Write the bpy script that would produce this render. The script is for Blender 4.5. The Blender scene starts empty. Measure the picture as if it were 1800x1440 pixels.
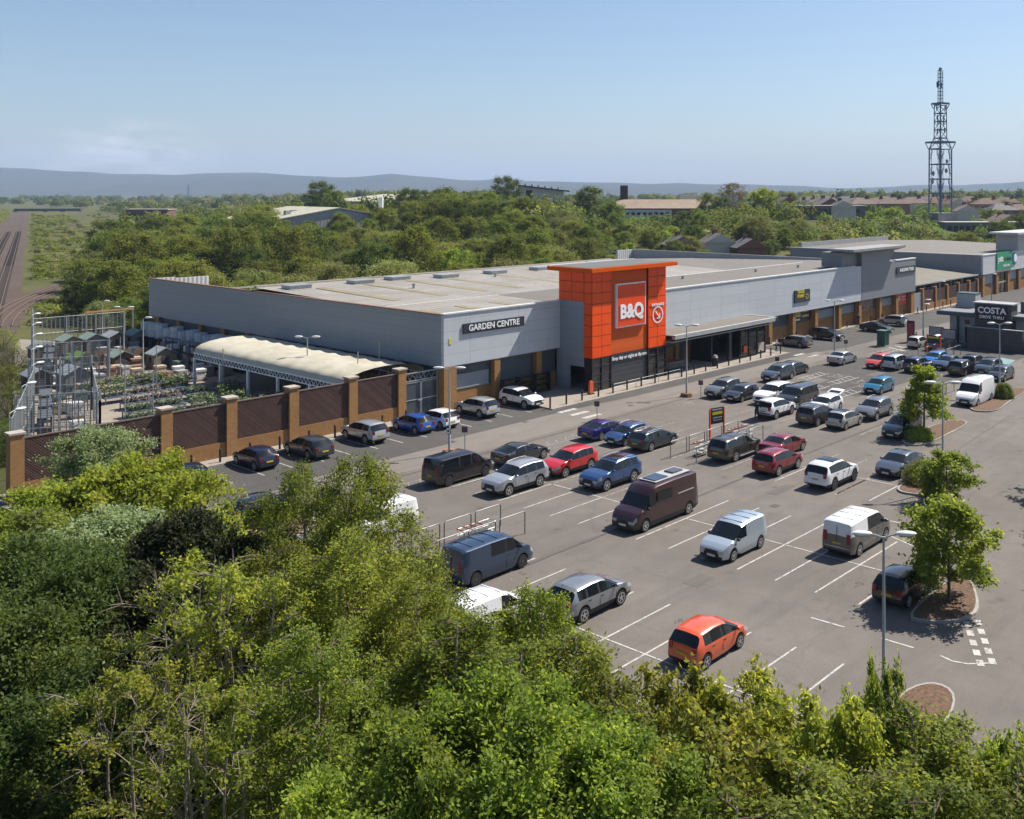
import bpy, math, random
import numpy as np
from math import sin, cos, pi, radians, sqrt, atan2
# world axes: X runs along the shop front (away to the right), Y runs into the building, Z up; metres; camera above the origin
SC = bpy.context.scene
COL = SC.collection
# ---------------------------------------------------------------- camera
cam = bpy.data.objects.new('camera', bpy.data.cameras.new('camera')); COL.objects.link(cam); SC.camera = cam
cam.location = (0, 0, 20.2); cam.rotation_euler = (radians(90), 0, radians(40.796 - 90))
cam.data.sensor_width = 36; cam.data.lens = 36 * 1738 / 1800
cam.data.shift_x = -170 / 1800; cam.data.shift_y = -382 / 1800
cam.data.clip_start = 0.5; cam.data.clip_end = 60000
# ---------------------------------------------------------------- sky, sun, exposure
SUN_DIR = np.array([6.1, -1.9, 7.9]); SUN_DIR /= np.linalg.norm(SUN_DIR)
EL = math.asin(SUN_DIR[2]); AZ = atan2(SUN_DIR[0], SUN_DIR[1])
wd = bpy.data.worlds.new('World'); SC.world = wd; wd.use_nodes = True
nt = wd.node_tree; bg = nt.nodes['Background']; bg.inputs['Strength'].default_value = 0.066
sky = nt.nodes.new('ShaderNodeTexSky'); sky.sky_type = 'NISHITA'; sky.sun_disc = False
sky.sun_elevation = EL; sky.sun_rotation = AZ; sky.altitude = 50; sky.air_density = 1.0; sky.dust_density = 1.0; sky.ozone_density = 3.6
# a few faint far clouds low over the hills, by direction
geo = nt.nodes.new('ShaderNodeTexCoord')
mp = nt.nodes.new('ShaderNodeMapping'); mp.inputs['Scale'].default_value = (1, 1, 4.0)
nz = nt.nodes.new('ShaderNodeTexNoise'); nz.inputs['Scale'].default_value = 22; nz.inputs['Detail'].default_value = 7; nz.inputs['Roughness'].default_value = 0.6
nt.links.new(geo.outputs['Generated'], mp.inputs[0]); nt.links.new(mp.outputs[0], nz.inputs['Vector'])
rp = nt.nodes.new('ShaderNodeValToRGB'); rp.color_ramp.elements[0].position = 0.42; rp.color_ramp.elements[1].position = 0.66
nt.links.new(nz.outputs['Fac'], rp.inputs[0])
vd = nt.nodes.new('ShaderNodeVectorMath'); vd.operation = 'DISTANCE'
msc = nt.nodes.new('ShaderNodeVectorMath'); msc.operation = 'MULTIPLY'; msc.inputs[1].default_value = (1, 1, 2.6)
nt.links.new(geo.outputs['Generated'], msc.inputs[0]); nt.links.new(msc.outputs[0], vd.inputs[0])
_ca = radians(40.796) + math.atan((1070 - 225) / 1738); vd.inputs[1].default_value = (cos(_ca), sin(_ca), 0.036 * 2.6)
mr = nt.nodes.new('ShaderNodeMapRange'); mr.inputs[1].default_value = 0.09; mr.inputs[2].default_value = 0.0; mr.inputs[3].default_value = 0; mr.inputs[4].default_value = 1.0
nt.links.new(vd.outputs['Value'], mr.inputs[0])
mu = nt.nodes.new('ShaderNodeMath'); mu.operation = 'MULTIPLY'
nt.links.new(mr.outputs[0], mu.inputs[0]); nt.links.new(rp.outputs[0], mu.inputs[1])
mx = nt.nodes.new('ShaderNodeMixRGB'); mx.inputs[2].default_value = (7.5, 7.3, 7.2, 1)
nt.links.new(mu.outputs[0], mx.inputs[0]); nt.links.new(sky.outputs[0], mx.inputs[1]); nt.links.new(mx.outputs[0], bg.inputs[0])
sun = bpy.data.objects.new('sun', bpy.data.lights.new('sun', 'SUN')); COL.objects.link(sun)
sun.data.energy = 4.7; sun.data.angle = radians(0.53); sun.data.color = (1.0, 0.93, 0.83)
sun.rotation_euler = (pi / 2 - EL, 0, atan2(SUN_DIR[1], SUN_DIR[0]) + pi / 2); sun.location = (0, 0, 200)
SC.view_settings.view_transform = 'Standard'; SC.view_settings.look = 'None'; SC.view_settings.exposure = 0.95; SC.view_settings.gamma = 1
SC.cycles.max_bounces = 6; SC.cycles.transparent_max_bounces = 12; SC.cycles.volume_bounces = 0
SC.cycles.diffuse_bounces = 3; SC.cycles.glossy_bounces = 2; SC.cycles.transmission_bounces = 4
SC.cycles.sample_clamp_indirect = 6
SC.cycles.use_adaptive_sampling = True; SC.cycles.adaptive_threshold = 0.02
SC.cycles.use_denoising = True

# ---------------------------------------------------------------- helpers
def tag(o, label=None, cat=None, group=None, kind=None):
    if label: o['label'] = label
    if cat: o['category'] = cat
    if group: o['group'] = group
    if kind: o['kind'] = kind
    return o
def empty(name, loc, label, cat, group=None, rz=0):
    o = bpy.data.objects.new(name, None); COL.objects.link(o); o.location = loc; o.rotation_euler = (0, 0, rz); o.empty_display_size = 0.3
    return tag(o, label, cat, group)
def children(o): return [c for c in bpy.data.objects if c.parent is o]
KIDS = {}
def link(name, me, parent=None, loc=None):
    o = bpy.data.objects.new(name, me); COL.objects.link(o)
    if parent is not None:
        o.parent = parent; KIDS.setdefault(parent.name, []).append(o)
    if loc is not None: o.location = loc
    return o
def dup(root, loc, rz=0, label=None, scale=None):
    def cp(o, par):
        c = o.copy(); COL.objects.link(c)
        if par is not None:
            c.parent = par; KIDS.setdefault(par.name, []).append(c)
        for k in KIDS.get(o.name, []): cp(k, c)
        return c
    kids = list(KIDS.get(root.name, []))
    r = root.copy(); COL.objects.link(r); r.location = loc; r.rotation_euler = (0, 0, rz)
    if scale is not None: r.scale = scale if hasattr(scale, '__len__') else (scale,) * 3
    for k in kids: cp(k, r)
    if label: r['label'] = label
    return r
class MB:
    def __init__(s): s.v = []; s.f = []; s.m = []; s.mi = 0
    def poly(s, pts):
        n = len(s.v); s.v += [tuple(p) for p in pts]; s.f.append(tuple(range(n, n + len(pts)))); s.m.append(s.mi)
    def box(s, x0, x1, y0, y1, z0, z1):
        n = len(s.v)
        s.v += [(x0, y0, z0), (x1, y0, z0), (x1, y1, z0), (x0, y1, z0), (x0, y0, z1), (x1, y0, z1), (x1, y1, z1), (x0, y1, z1)]
        for q in ((0, 3, 2, 1), (4, 5, 6, 7), (0, 1, 5, 4), (1, 2, 6, 5), (2, 3, 7, 6), (3, 0, 4, 7)):
            s.f.append(tuple(n + i for i in q)); s.m.append(s.mi)
        return s
    def obox(s, c, size, rz=0, rx=0):
        a, b, h = size[0] / 2, size[1] / 2, size[2] / 2; n = len(s.v)
        for x, y, z in ((-a, -b, -h), (a, -b, -h), (a, b, -h), (-a, b, -h), (-a, -b, h), (a, -b, h), (a, b, h), (-a, b, h)):
            y, z = y * cos(rx) - z * sin(rx), y * sin(rx) + z * cos(rx)
            s.v.append((c[0] + x * cos(rz) - y * sin(rz), c[1] + x * sin(rz) + y * cos(rz), c[2] + z))
        for q in ((0, 3, 2, 1), (4, 5, 6, 7), (0, 1, 5, 4), (1, 2, 6, 5), (2, 3, 7, 6), (3, 0, 4, 7)):
            s.f.append(tuple(n + i for i in q)); s.m.append(s.mi)
        return s
    def prism(s, pts, z0, z1):
        n = len(s.v); k = len(pts)
        s.v += [(p[0], p[1], z0) for p in pts] + [(p[0], p[1], z1) for p in pts]
        s.f.append(tuple(n + i for i in reversed(range(k)))); s.m.append(s.mi)
        s.f.append(tuple(n + k + i for i in range(k))); s.m.append(s.mi)
        for i in range(k):
            j = (i + 1) % k; s.f.append((n + i, n + j, n + k + j, n + k + i)); s.m.append(s.mi)
        return s
    def xprism(s, pts, x0, x1):      # outline in (y,z), extruded along x
        n = len(s.v); k = len(pts)
        s.v += [(x0, p[0], p[1]) for p in pts] + [(x1, p[0], p[1]) for p in pts]
        s.f.append(tuple(n + i for i in reversed(range(k)))); s.m.append(s.mi)
        s.f.append(tuple(n + k + i for i in range(k))); s.m.append(s.mi)
        for i in range(k):
            j = (i + 1) % k; s.f.append((n + i, n + j, n + k + j, n + k + i)); s.m.append(s.mi)
        return s
    def yprism(s, pts, y0, y1):      # outline in (x,z), extruded along y
        n = len(s.v); k = len(pts)
        s.v += [(p[0], y0, p[1]) for p in pts] + [(p[0], y1, p[1]) for p in pts]
        s.f.append(tuple(n + i for i in range(k))); s.m.append(s.mi)
        s.f.append(tuple(n + k + i for i in reversed(range(k)))); s.m.append(s.mi)
        for i in range(k):
            j = (i + 1) % k; s.f.append((n + j, n + i, n + k + i, n + k + j)); s.m.append(s.mi)
        return s
    def path(s, pts, rs, n=6, cap=True):
        pts = [np.array(p, float) for p in pts]
        if not hasattr(rs, '__len__'): rs = [rs] * len(pts)
        rings = []
        for i, p in enumerate(pts):
            d = pts[min(i + 1, len(pts) - 1)] - pts[max(i - 1, 0)]; d = d / (np.linalg.norm(d) + 1e-9)
            a = np.cross(d, (0, 0, 1) if abs(d[2]) < 0.9 else (1, 0, 0)); a /= np.linalg.norm(a); b = np.cross(d, a)
            k = len(s.v); rings.append(k)
            for j in range(n):
                t = 2 * pi * j / n; s.v.append(tuple(p + rs[i] * (cos(t) * a + sin(t) * b)))
        for i in range(len(pts) - 1):
            for j in range(n):
                k = (j + 1) % n
                s.f.append((rings[i] + k, rings[i] + j, rings[i + 1] + j, rings[i + 1] + k)); s.m.append(s.mi)
        if cap:
            s.f.append(tuple(rings[0] + j for j in range(n))); s.m.append(s.mi)
            s.f.append(tuple(rings[-1] + j for j in reversed(range(n)))); s.m.append(s.mi)
        return s
    def cyl(s, c, r, z0, z1, n=10, r1=None):
        return s.path([(c[0], c[1], z0), (c[0], c[1], z1)], [r, r if r1 is None else r1], n)
    def ball(s, c, r, n=8, m=5):
        r = r if hasattr(r, '__len__') else (r, r, r)
        k = len(s.v)
        for i in range(m + 1):
            t = pi * i / m - pi / 2
            for j in range(n):
                a = 2 * pi * j / n; s.v.append((c[0] + r[0] * cos(t) * cos(a), c[1] + r[1] * cos(t) * sin(a), c[2] + r[2] * sin(t)))
        for i in range(m):
            for j in range(n):
                l = (j + 1) % n; s.f.append((k + i * n + j, k + i * n + l, k + (i + 1) * n + l, k + (i + 1) * n + j)); s.m.append(s.mi)
        return s
    def mesh(s, name, mats, smooth=None):
        me = bpy.data.meshes.new(name); me.from_pydata(s.v, [], s.f)
        for m in (mats if isinstance(mats, (list, tuple)) else [mats]): me.materials.append(m)
        if isinstance(mats, (list, tuple)) and len(mats) > 1: me.polygons.foreach_set('material_index', s.m)
        if smooth:
            me.polygons.foreach_set('use_smooth', [True] * len(me.polygons)); me.set_sharp_from_angle(angle=radians(smooth))
        me.update(); return me
    def build(s, name, mats, parent=None, smooth=None, loc=None):
        return link(name, s.mesh(name, mats, smooth), parent, loc)
def textmesh(body, size, mat, parent, name, loc, rot, bold=0.0, align='CENTER', ext=0.02, sx=1.0):
    cu = bpy.data.curves.new('lettering', 'FONT'); cu.body = body; cu.size = size; cu.align_x = align; cu.align_y = 'CENTER'; cu.extrude = ext; cu.offset = bold; cu.resolution_u = 3
    t = bpy.data.objects.new('lettering_curve', cu); COL.objects.link(t)
    bpy.context.view_layer.update()
    me = bpy.data.meshes.new_from_object(t.evaluated_get(bpy.context.evaluated_depsgraph_get()))
    bpy.data.objects.remove(t); bpy.data.curves.remove(cu)
    me.materials.clear(); me.materials.append(mat)
    o = link(name, me, parent); o.location = loc; o.rotation_euler = rot; o.scale = (sx, 1, 1)
    return o
AU = radians(40.796)
def ray(px, d): a = math.atan((px - 1070) / 1738); x = d * math.tan(a); return d * cos(AU) + x * sin(AU), d * sin(AU) - x * cos(AU)
# ---------------------------------------------------------------- materials
def wear(m, amount, scale=3.2):
    t = NT(m); p = t.pos()[0]; a = t.noise(p, scale, 7, .75, amount, amount + .1); tr = t.new('BsdfTransparent'); mxs = t.new('MixShader'); o = [n for n in t.n.nodes if n.type == 'OUTPUT_MATERIAL'][0]
    t.link(a, mxs.inputs[0]); t.link(tr.outputs[0], mxs.inputs[1]); t.link(t.b.outputs[0], mxs.inputs[2]); t.link(mxs.outputs[0], o.inputs[0]); return m
MATS = {}
def lin(c): return tuple((x / 12.92 if x <= 0.04045 else ((x + 0.055) / 1.055) ** 2.4) for x in c)
def mat(name, c, rough=0.7, metal=0.0, var=0.12, scale=1.5, coat=0.0, spec=0.4, fine=0.0, bump=0.0):
    if name in MATS: return MATS[name]
    m = bpy.data.materials.new(name); m.use_nodes = True; n = m.node_tree; b = n.nodes['Principled BSDF']
    b.inputs['Roughness'].default_value = rough; b.inputs['Metallic'].default_value = metal; b.inputs['Specular IOR Level'].default_value = spec
    if coat: b.inputs['Coat Weight'].default_value = coat; b.inputs['Coat Roughness'].default_value = 0.04
    if var:
        g = n.nodes.new('ShaderNodeNewGeometry'); z = n.nodes.new('ShaderNodeTexNoise'); z.inputs['Scale'].default_value = scale; z.inputs['Detail'].default_value = 6; z.inputs['Roughness'].default_value = 0.65
        n.links.new(g.outputs['Position'], z.inputs['Vector'])
        r = n.nodes.new('ShaderNodeMapRange'); r.inputs[1].default_value = 0.3; r.inputs[2].default_value = 0.7; r.inputs[3].default_value = 1 - var; r.inputs[4].default_value = 1 + var
        n.links.new(z.outputs['Fac'], r.inputs[0])
        x = n.nodes.new('ShaderNodeVectorMath'); x.operation = 'SCALE'; x.inputs[0].default_value = c[:3]; n.links.new(r.outputs[0], x.inputs['Scale'])
        n.links.new(x.outputs[0], b.inputs['Base Color'])
        if bump:
            bp = n.nodes.new('ShaderNodeBump'); bp.inputs['Strength'].default_value = bump; bp.inputs['Distance'].default_value = 0.05
            n.links.new(z.outputs['Fac'], bp.inputs['Height']); n.links.new(bp.outputs[0], b.inputs['Normal'])
    else: b.inputs['Base Color'].default_value = (*c[:3], 1)
    MATS[name] = m; return m
class NT:   # small node helper
    def __init__(s, m): s.n = m.node_tree; s.b = s.n.nodes['Principled BSDF']
    def new(s, t, **k):
        q = s.n.nodes.new('ShaderNode' + t)
        for a, b in k.items():
            if a.startswith('i'): q.inputs[int(a[1:])].default_value = b
            else: setattr(q, a, b)
        return q
    def link(s, a, b): s.n.links.new(a, b)
    def math(s, op, a, b=None, c=None):
        q = s.n.nodes.new('ShaderNodeMath'); q.operation = op
        for i, x in enumerate((a, b, c)):
            if x is None: continue
            if isinstance(x, (int, float)): q.inputs[i].default_value = x
            else: s.link(x, q.inputs[i])
        return q.outputs[0]
    def mix(s, f, a, b, mode='MIX'):
        q = s.n.nodes.new('ShaderNodeMixRGB'); q.blend_type = mode
        for i, x in enumerate((f, a, b)):
            if isinstance(x, (int, float)): q.inputs[i].default_value = x
            elif isinstance(x, tuple): q.inputs[i].default_value = (*x[:3], 1)
            else: s.link(x, q.inputs[i])
        return q.outputs[0]
    def pos(s):
        g = s.new('NewGeometry'); x = s.new('SeparateXYZ'); s.link(g.outputs['Position'], x.inputs[0]); return g.outputs['Position'], x.outputs[0], x.outputs[1], x.outputs[2]
    def noise(s, vec, scale, detail=5, rough=0.6, lo=0.35, hi=0.65):
        z = s.new('TexNoise'); z.inputs['Scale'].default_value = scale; z.inputs['Detail'].default_value = detail; z.inputs['Roughness'].default_value = rough
        s.link(vec, z.inputs['Vector']); r = s.new('MapRange', i1=lo, i2=hi); s.link(z.outputs['Fac'], r.inputs[0]); return r.outputs[0]
def newmat(name, rough=0.8, spec=0.3, metal=0):
    m = bpy.data.materials.new(name); m.use_nodes = True; MATS[name] = m; t = NT(m)
    t.b.inputs['Roughness'].default_value = rough; t.b.inputs['Specular IOR Level'].default_value = spec; t.b.inputs['Metallic'].default_value = metal
    return m, t
def asphalt(name, base, warm, dark, cracks=0.35, spots=True):
    m, t = newmat(name, 0.9, 0.25)
    p, x, y, z = t.pos()
    big = t.noise(p, 0.06, 4); mid = t.noise(p, 0.5, 6); fine = t.noise(p, 9, 3)
    c = t.mix(big, base, warm)
    c = t.mix(t.math('MULTIPLY', mid, 0.35), c, dark)
    c = t.mix(t.math('MULTIPLY', fine, 0.12), c, (0.02, 0.02, 0.02))
    st = t.new('TexNoise', i2=0.9, i3=3); st.inputs['Scale'].default_value = 0.9
    vs = t.new('Mapping'); vs.inputs['Scale'].default_value = (0.12, 1, 1); t.link(p, vs.inputs[0]); t.link(vs.outputs[0], st.inputs['Vector'])
    sr = t.new('MapRange', i1=0.52, i2=0.75, i3=0, i4=0.45); t.link(st.outputs['Fac'], sr.inputs[0]); c = t.mix(sr.outputs[0], c, dark)
    if spots:   # oil drips
        vo = t.new('TexVoronoi'); vo.inputs['Scale'].default_value = 0.42; t.link(p, vo.inputs['Vector'])
        so = t.new('MapRange', i1=0.06, i2=0.16, i3=0.5, i4=0); t.link(vo.outputs['Distance'], so.inputs[0])
        c = t.mix(t.math('MULTIPLY', so.outputs[0], mid), c, (0.05, 0.045, 0.04))
    if cracks:
        vo = t.new('TexVoronoi', feature='DISTANCE_TO_EDGE'); vo.inputs['Scale'].default_value = 0.07
        wv = t.new('TexNoise'); wv.inputs['Scale'].default_value = 0.7; wv.inputs['Detail'].default_value = 4; t.link(p, wv.inputs['Vector'])
        ad = t.new('VectorMath', operation='MULTIPLY_ADD'); ad.inputs[1].default_value = (2.5, 2.5, 0); t.link(wv.outputs['Color'], ad.inputs[0]); t.link(p, ad.inputs[2]); t.link(ad.outputs[0], vo.inputs['Vector'])
        cr = t.new('MapRange', i1=0.0, i2=0.006, i3=cracks*.5, i4=0); t.link(vo.outputs['Distance'], cr.inputs[0]); c = t.mix(cr.outputs[0], c, (0.04, 0.04, 0.04))
    t.link(c, t.b.inputs['Base Color'])
    bp = t.new('Bump'); bp.inputs['Strength'].default_value = 0.25; bp.inputs['Distance'].default_value = 0.02; t.link(fine, bp.inputs['Height']); t.link(bp.outputs[0], t.b.inputs['Normal'])
    return m
def cladding(name, c, sz=1.05, sx=6.3, dark=0.72):
    m, t = newmat(name, 0.45, 0.45)
    p, x, y, z = t.pos(); h = t.math('ADD', x, y)
    a = t.math('PINGPONG', z, sz / 2); lz = t.math('LESS_THAN', a, 0.022)
    b = t.math('PINGPONG', h, sx / 2); lx = t.math('LESS_THAN', b, 0.035)
    ln = t.math('MAXIMUM', lz, lx)
    ids = t.new('TexWhiteNoise', noise_dimensions='2D'); cm = t.new('CombineXYZ')
    t.link(t.math('FLOOR', t.math('DIVIDE', h, sx)), cm.inputs[0]); t.link(t.math('FLOOR', t.math('DIVIDE', z, sz)), cm.inputs[1]); t.link(cm.outputs[0], ids.inputs['Vector'])
    v = t.math('MULTIPLY_ADD', ids.outputs['Value'], 0.06, 0.97)
    dirt = t.noise(p, 0.35, 5)
    mp = t.new('Mapping'); mp.inputs['Scale'].default_value = (2.2, 2.2, 0.12); t.link(p, mp.inputs[0]); streak = t.noise(mp.outputs[0], 1.0, 4, 0.6, 0.5, 0.8)
    q = t.mix(t.math('MULTIPLY', dirt, 0.10), c, tuple(k * 0.75 for k in c)); q = t.mix(t.math('MULTIPLY', streak, 0.2), q, tuple(k * 0.6 for k in c))
    sc = t.new('VectorMath', operation='SCALE'); t.link(q, sc.inputs[0]); t.link(v, sc.inputs['Scale'])
    t.link(t.mix(t.math('MULTIPLY', ln, 1 - dark), sc.outputs[0], (0.05, 0.05, 0.06)), t.b.inputs['Base Color'])
    return m
def brick(name, c1, c2, mortar):
    m, t = newmat(name, 0.9, 0.2)
    p, x, y, z = t.pos(); cm = t.new('CombineXYZ'); t.link(t.math('ADD', x, y), cm.inputs[0]); t.link(z, cm.inputs[1])
    br = t.new('TexBrick'); br.inputs['Scale'].default_value = 4.4; br.inputs['Mortar Size'].default_value = 0.012; br.inputs['Color1'].default_value = (*c1, 1); br.inputs['Color2'].default_value = (*c2, 1); br.inputs['Mortar'].default_value = (*mortar, 1)
    br.inputs['Brick Width'].default_value = 0.95; br.inputs['Row Height'].default_value = 0.33
    t.link(cm.outputs[0], br.inputs['Vector']); d = t.noise(p, 0.6, 5)
    t.link(t.mix(t.math('MULTIPLY', d, 0.3), br.outputs['Color'], tuple(k * 0.6 for k in c1)), t.b.inputs['Base Color'])
    return m
def ribbed(name, c, axis='x', pitch=0.35, rough=0.5, amp=0.5, var=0.2, c2=None, metal=0):
    m, t = newmat(name, rough, 0.35, metal)
    p, x, y, z = t.pos(); a = {'x': x, 'y': y, 'z': z, 'xy': t.math('ADD', x, y)}[axis]
    w = t.math('PINGPONG', a, pitch / 2); w = t.math('DIVIDE', w, pitch / 2)
    d = t.noise(p, 0.25, 6); d2 = t.noise(p, 1.7, 4)
    q = t.mix(t.math('MULTIPLY', d, var), c, c2 or tuple(k * 0.6 for k in c)); q = t.mix(t.math('MULTIPLY', d2, var * 0.7), q, tuple(k * 0.7 for k in c))
    t.link(q, t.b.inputs['Base Color'])
    bp = t.new('Bump'); bp.inputs['Strength'].default_value = amp; bp.inputs['Distance'].default_value = 0.058; t.link(w, bp.inputs['Height']); t.link(bp.outputs[0], t.b.inputs['Normal'])
    return m
def paint(name, c, metal=0.0, rough=0.28):
    key = 'car_paint_' + name
    if key in MATS: return MATS[key]
    m = mat(key, c, rough, metal, 0.0, coat=1.0, spec=0.5); return m
M = dict(
 white=mat('white_paint', (0.75, 0.75, 0.75), 0.6, var=0.06), galv=mat('galvanised_steel', (0.36, 0.38, 0.39), 0.45, 0.6, 0.15, 3),
 pole=mat('grey_pole_paint', (0.33, 0.35, 0.36), 0.5, 0.2, 0.1, 3), black=mat('black_paint', (0.02, 0.02, 0.022), 0.5, var=0.2), rubber=mat('tyre_rubber', (0.018, 0.018, 0.018), 0.85, var=0.2, scale=8),
 glass=mat('dark_glass', (0.010, 0.013, 0.017), 0.06, 0.0, 0.0, spec=0.5), screen=mat('car_window_glass', (0.008, 0.011, 0.014), 0.04, 0, 0, spec=0.45),
 rim=mat('alloy_rim', (0.5, 0.5, 0.52), 0.35, 0.7, 0), rimdark=mat('dark_alloy_rim', (0.10, 0.10, 0.11), 0.4, 0.6, 0), plastic=mat('black_trim_plastic', (0.02, 0.021, 0.023), 0.55, var=0.1),
 head=mat('headlamp_glass', (0.42, 0.45, 0.48), 0.12, 0.4, 0, spec=0.8), tail=mat('tail_lamp_red', (0.20, 0.008, 0.008), 0.2, 0, 0, spec=0.6),
 yplate=mat('yellow_number_plate', (0.55, 0.37, 0.02), 0.5, var=0), wplate=mat('white_number_plate', (0.66, 0.66, 0.62), 0.5, var=0),
 line=mat('white_line_paint', (0.37, 0.36, 0.34), 0.8, var=0.25, scale=2.5), linef=mat('faded_line_paint', (0.27, 0.255, 0.235), 0.85, var=0.2, scale=1.2),
 kerb=mat('concrete_kerb', (0.27, 0.255, 0.235), 0.9, var=0.2, scale=2), mulch=mat('bark_mulch', (0.105, 0.062, 0.038), 0.95, var=0.55, scale=6, bump=0.6),
 orange=mat('orange_paint', (0.60, 0.10, 0.02), 0.5, var=0.1), blueish=mat('blue_plastic', (0.03, 0.09, 0.3), 0.5, var=0.1),
 bark=mat('tree_bark', (0.085, 0.062, 0.045), 0.95, var=0.35, scale=6), birchbark=mat('pale_birch_bark', (0.33, 0.30, 0.26), 0.9, var=0.45, scale=5), twig=mat('bare_twig_bark', (0.24, 0.20, 0.16), 0.9, var=0.3, scale=5),
)
# ---------------------------------------------------------------- terrain, car park, roads
def hill(x, y):
    d = np.hypot(x, y); a = np.degrees(np.arctan2(y, x))   # camera faces 40.8 deg; smaller angle = right of the view
    f = lambda v: np.clip(v, 0, 1) ** 2 * (3 - 2 * np.clip(v, 0, 1))
    return 10.0 * f((d - 175) / 170) * f((67 - a) / 14) * f((y - 120) / 60) * (1 - .5 * np.exp(-((a - 39) / 5) ** 2))
def gh(x, y): return float(hill(np.float64(x), np.float64(y)))
xs = np.concatenate([np.linspace(-60, 700, 77), np.geomspace(760, 10900, 22)]); xs = np.concatenate([-np.geomspace(2300, 120, 10), xs])
ys = np.concatenate([-np.geomspace(3800, 80, 8), np.linspace(-30, 900, 94), np.geomspace(960, 11500, 22)])
X, Y = np.meshgrid(xs, ys); Z = hill(X, Y) - 0.06
me = bpy.data.meshes.new('ground'); nx = len(xs); ny = len(ys)
me.from_pydata(list(zip(X.ravel(), Y.ravel(), Z.ravel())), [], [(j * nx + i, j * nx + i + 1, (j + 1) * nx + i + 1, (j + 1) * nx + i) for j in range(ny - 1) for i in range(nx - 1)])
gm, t = newmat('rough_grass_ground', 0.95, 0.1)
p, x, y, z = t.pos(); a = t.noise(p, 0.02, 5); b = t.noise(p, 0.25, 6); c = t.noise(p, 2.5, 4)
q = t.mix(a, (0.05, 0.068, 0.018), (0.12, 0.105, 0.045)); q = t.mix(t.math('MULTIPLY', b, 0.6), q, (0.04, 0.058, 0.016)); q = t.mix(t.math('MULTIPLY', c, 0.4), q, (0.11, 0.095, 0.05))
t.link(q, t.b.inputs['Base Color'])
me.materials.append(gm); me.polygons.foreach_set('use_smooth', [True] * len(me.polygons)); tag(link('ground', me), kind='structure')
A_LIGHT = asphalt('worn_asphalt', (0.128, 0.114, 0.102), (0.162, 0.145, 0.131), (0.083, 0.074, 0.067))
A_DARK = asphalt('newer_asphalt', (0.066, 0.063, 0.061), (0.084, 0.08, 0.076), (0.046, 0.045, 0.044), 0.2)
A_ROAD = asphalt('pale_road_asphalt', (0.165, 0.148, 0.133), (0.19, 0.171, 0.153), (0.12, 0.108, 0.097), 0.25, False)
PAVE = asphalt('paving_slabs', (0.27, 0.235, 0.20), (0.30, 0.265, 0.225), (0.21, 0.185, 0.16), 0.0, False)
def sheet(name, poly, z, m, kind='structure'):
    b = MB(); b.poly([(px, py, z) for px, py in poly]); return tag(b.build(name, m), kind=kind)
sheet('car_park', [(26, 4), (260, 4), (260, 40), (215, 73.5), (22.6, 73.5), (22.6, 62), (24.6, 40), (26, 30)], 0.0, A_LIGHT)
# darker strip along the front bays, its edge stepped where old and new surfacing meet
sheet('front_bay_road', [(23.2, 60.8), (36.5, 60.8), (36.5, 61.6), (52.5, 61.6), (52.5, 62.6), (66, 62.7), (76, 62.0), (110, 62.0), (118, 60.5), (159, 60.5), (215, 62.5), (215, 72.5), (23.2, 72.5)], 0.004, A_DARK)
sheet('store_road', [(34.5, 57.6), (60, 57.9), (112, 58.3), (112, 61.9), (76, 61.9), (66, 62.6), (52.6, 62.5), (52.6, 61.5), (36.6, 61.5), (36.6, 60.7), (34.5, 60.7)], 0.008, A_ROAD)
sheet('far_bay_road', [(90, 45.2), (101, 44.6), (104, 40.6), (131, 40.5), (131, 47), (126, 52.4), (104, 57), (98, 57), (96, 51.5), (90.5, 51.5)], 0.004, A_DARK)
b = MB(); b.prism([(23.2, 69.6), (57.2, 69.6), (57.2, 69.2), (66, 69.2), (66, 63.9), (108.5, 63.9), (109, 69.0), (157.5, 69.0), (158.5, 68.4), (187, 68.4), (187, 73.5), (23.2, 73.5)], 0.0, 0.12); tag(b.build('front_pavement', PAVE), kind='structure')
b = MB()
b.prism([(23.2, 69.45), (57.1, 69.45), (57.1, 69.6), (23.2, 69.6)], 0.0, 0.124); b.prism([(65.85, 63.75), (108.6, 63.75), (108.6, 63.9), (65.85, 63.9)], 0.0, 0.124); b.prism([(109, 68.85), (157.5, 68.85), (157.5, 69.0), (109, 69.0)], 0.0, 0.124)
tag(b.build('pavement_kerb', M['kerb']), kind='structure')
# dark joints between surfacing strips, drain covers
b = MB()
def strip(b, p, q, w, z):
    d = np.array([q[0] - p[0], q[1] - p[1]], float); d /= np.hypot(*d); n = np.array([-d[1], d[0]]) * w / 2
    b.poly([(p[0] - n[0], p[1] - n[1], z), (q[0] - n[0], q[1] - n[1], z), (q[0] + n[0], q[1] + n[1], z), (p[0] + n[0], p[1] + n[1], z)])
rj = random.Random(3)
def joint(pts, w):
    for p, q in zip(pts[:-1], pts[1:]):
        n = 12
        for i in range(n):
            a = (p[0] + (q[0] - p[0]) * i / n, p[1] + (q[1] - p[1]) * i / n); c = (p[0] + (q[0] - p[0]) * (i + 1.06) / n, p[1] + (q[1] - p[1]) * (i + 1.06) / n)
            strip(b, a, c, w * rj.uniform(0.5, 1.3), 0.0165 + 0.0004 * (i % 2))
joint([(27, 38.4), (45, 38.35), (58, 38.45), (88, 38.2)], 0.22); joint([(34, 57.0), (50, 57.2), (63, 57.3), (78, 57.6)], 0.16); joint([(44, 52.2), (62, 52.0)], 0.05); joint([(62, 24.2), (70, 29.5), (92, 31)], 0.06)
for px, py in [(72.2, 59.6), (73.8, 59.8), (89.0, 36.6), (86.8, 36.2), (70.0, 27.4), (55.2, 33.5), (61.0, 62.4)]: strip(b, (px - 0.28, py), (px + 0.28, py), 0.5, 0.0205)
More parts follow.
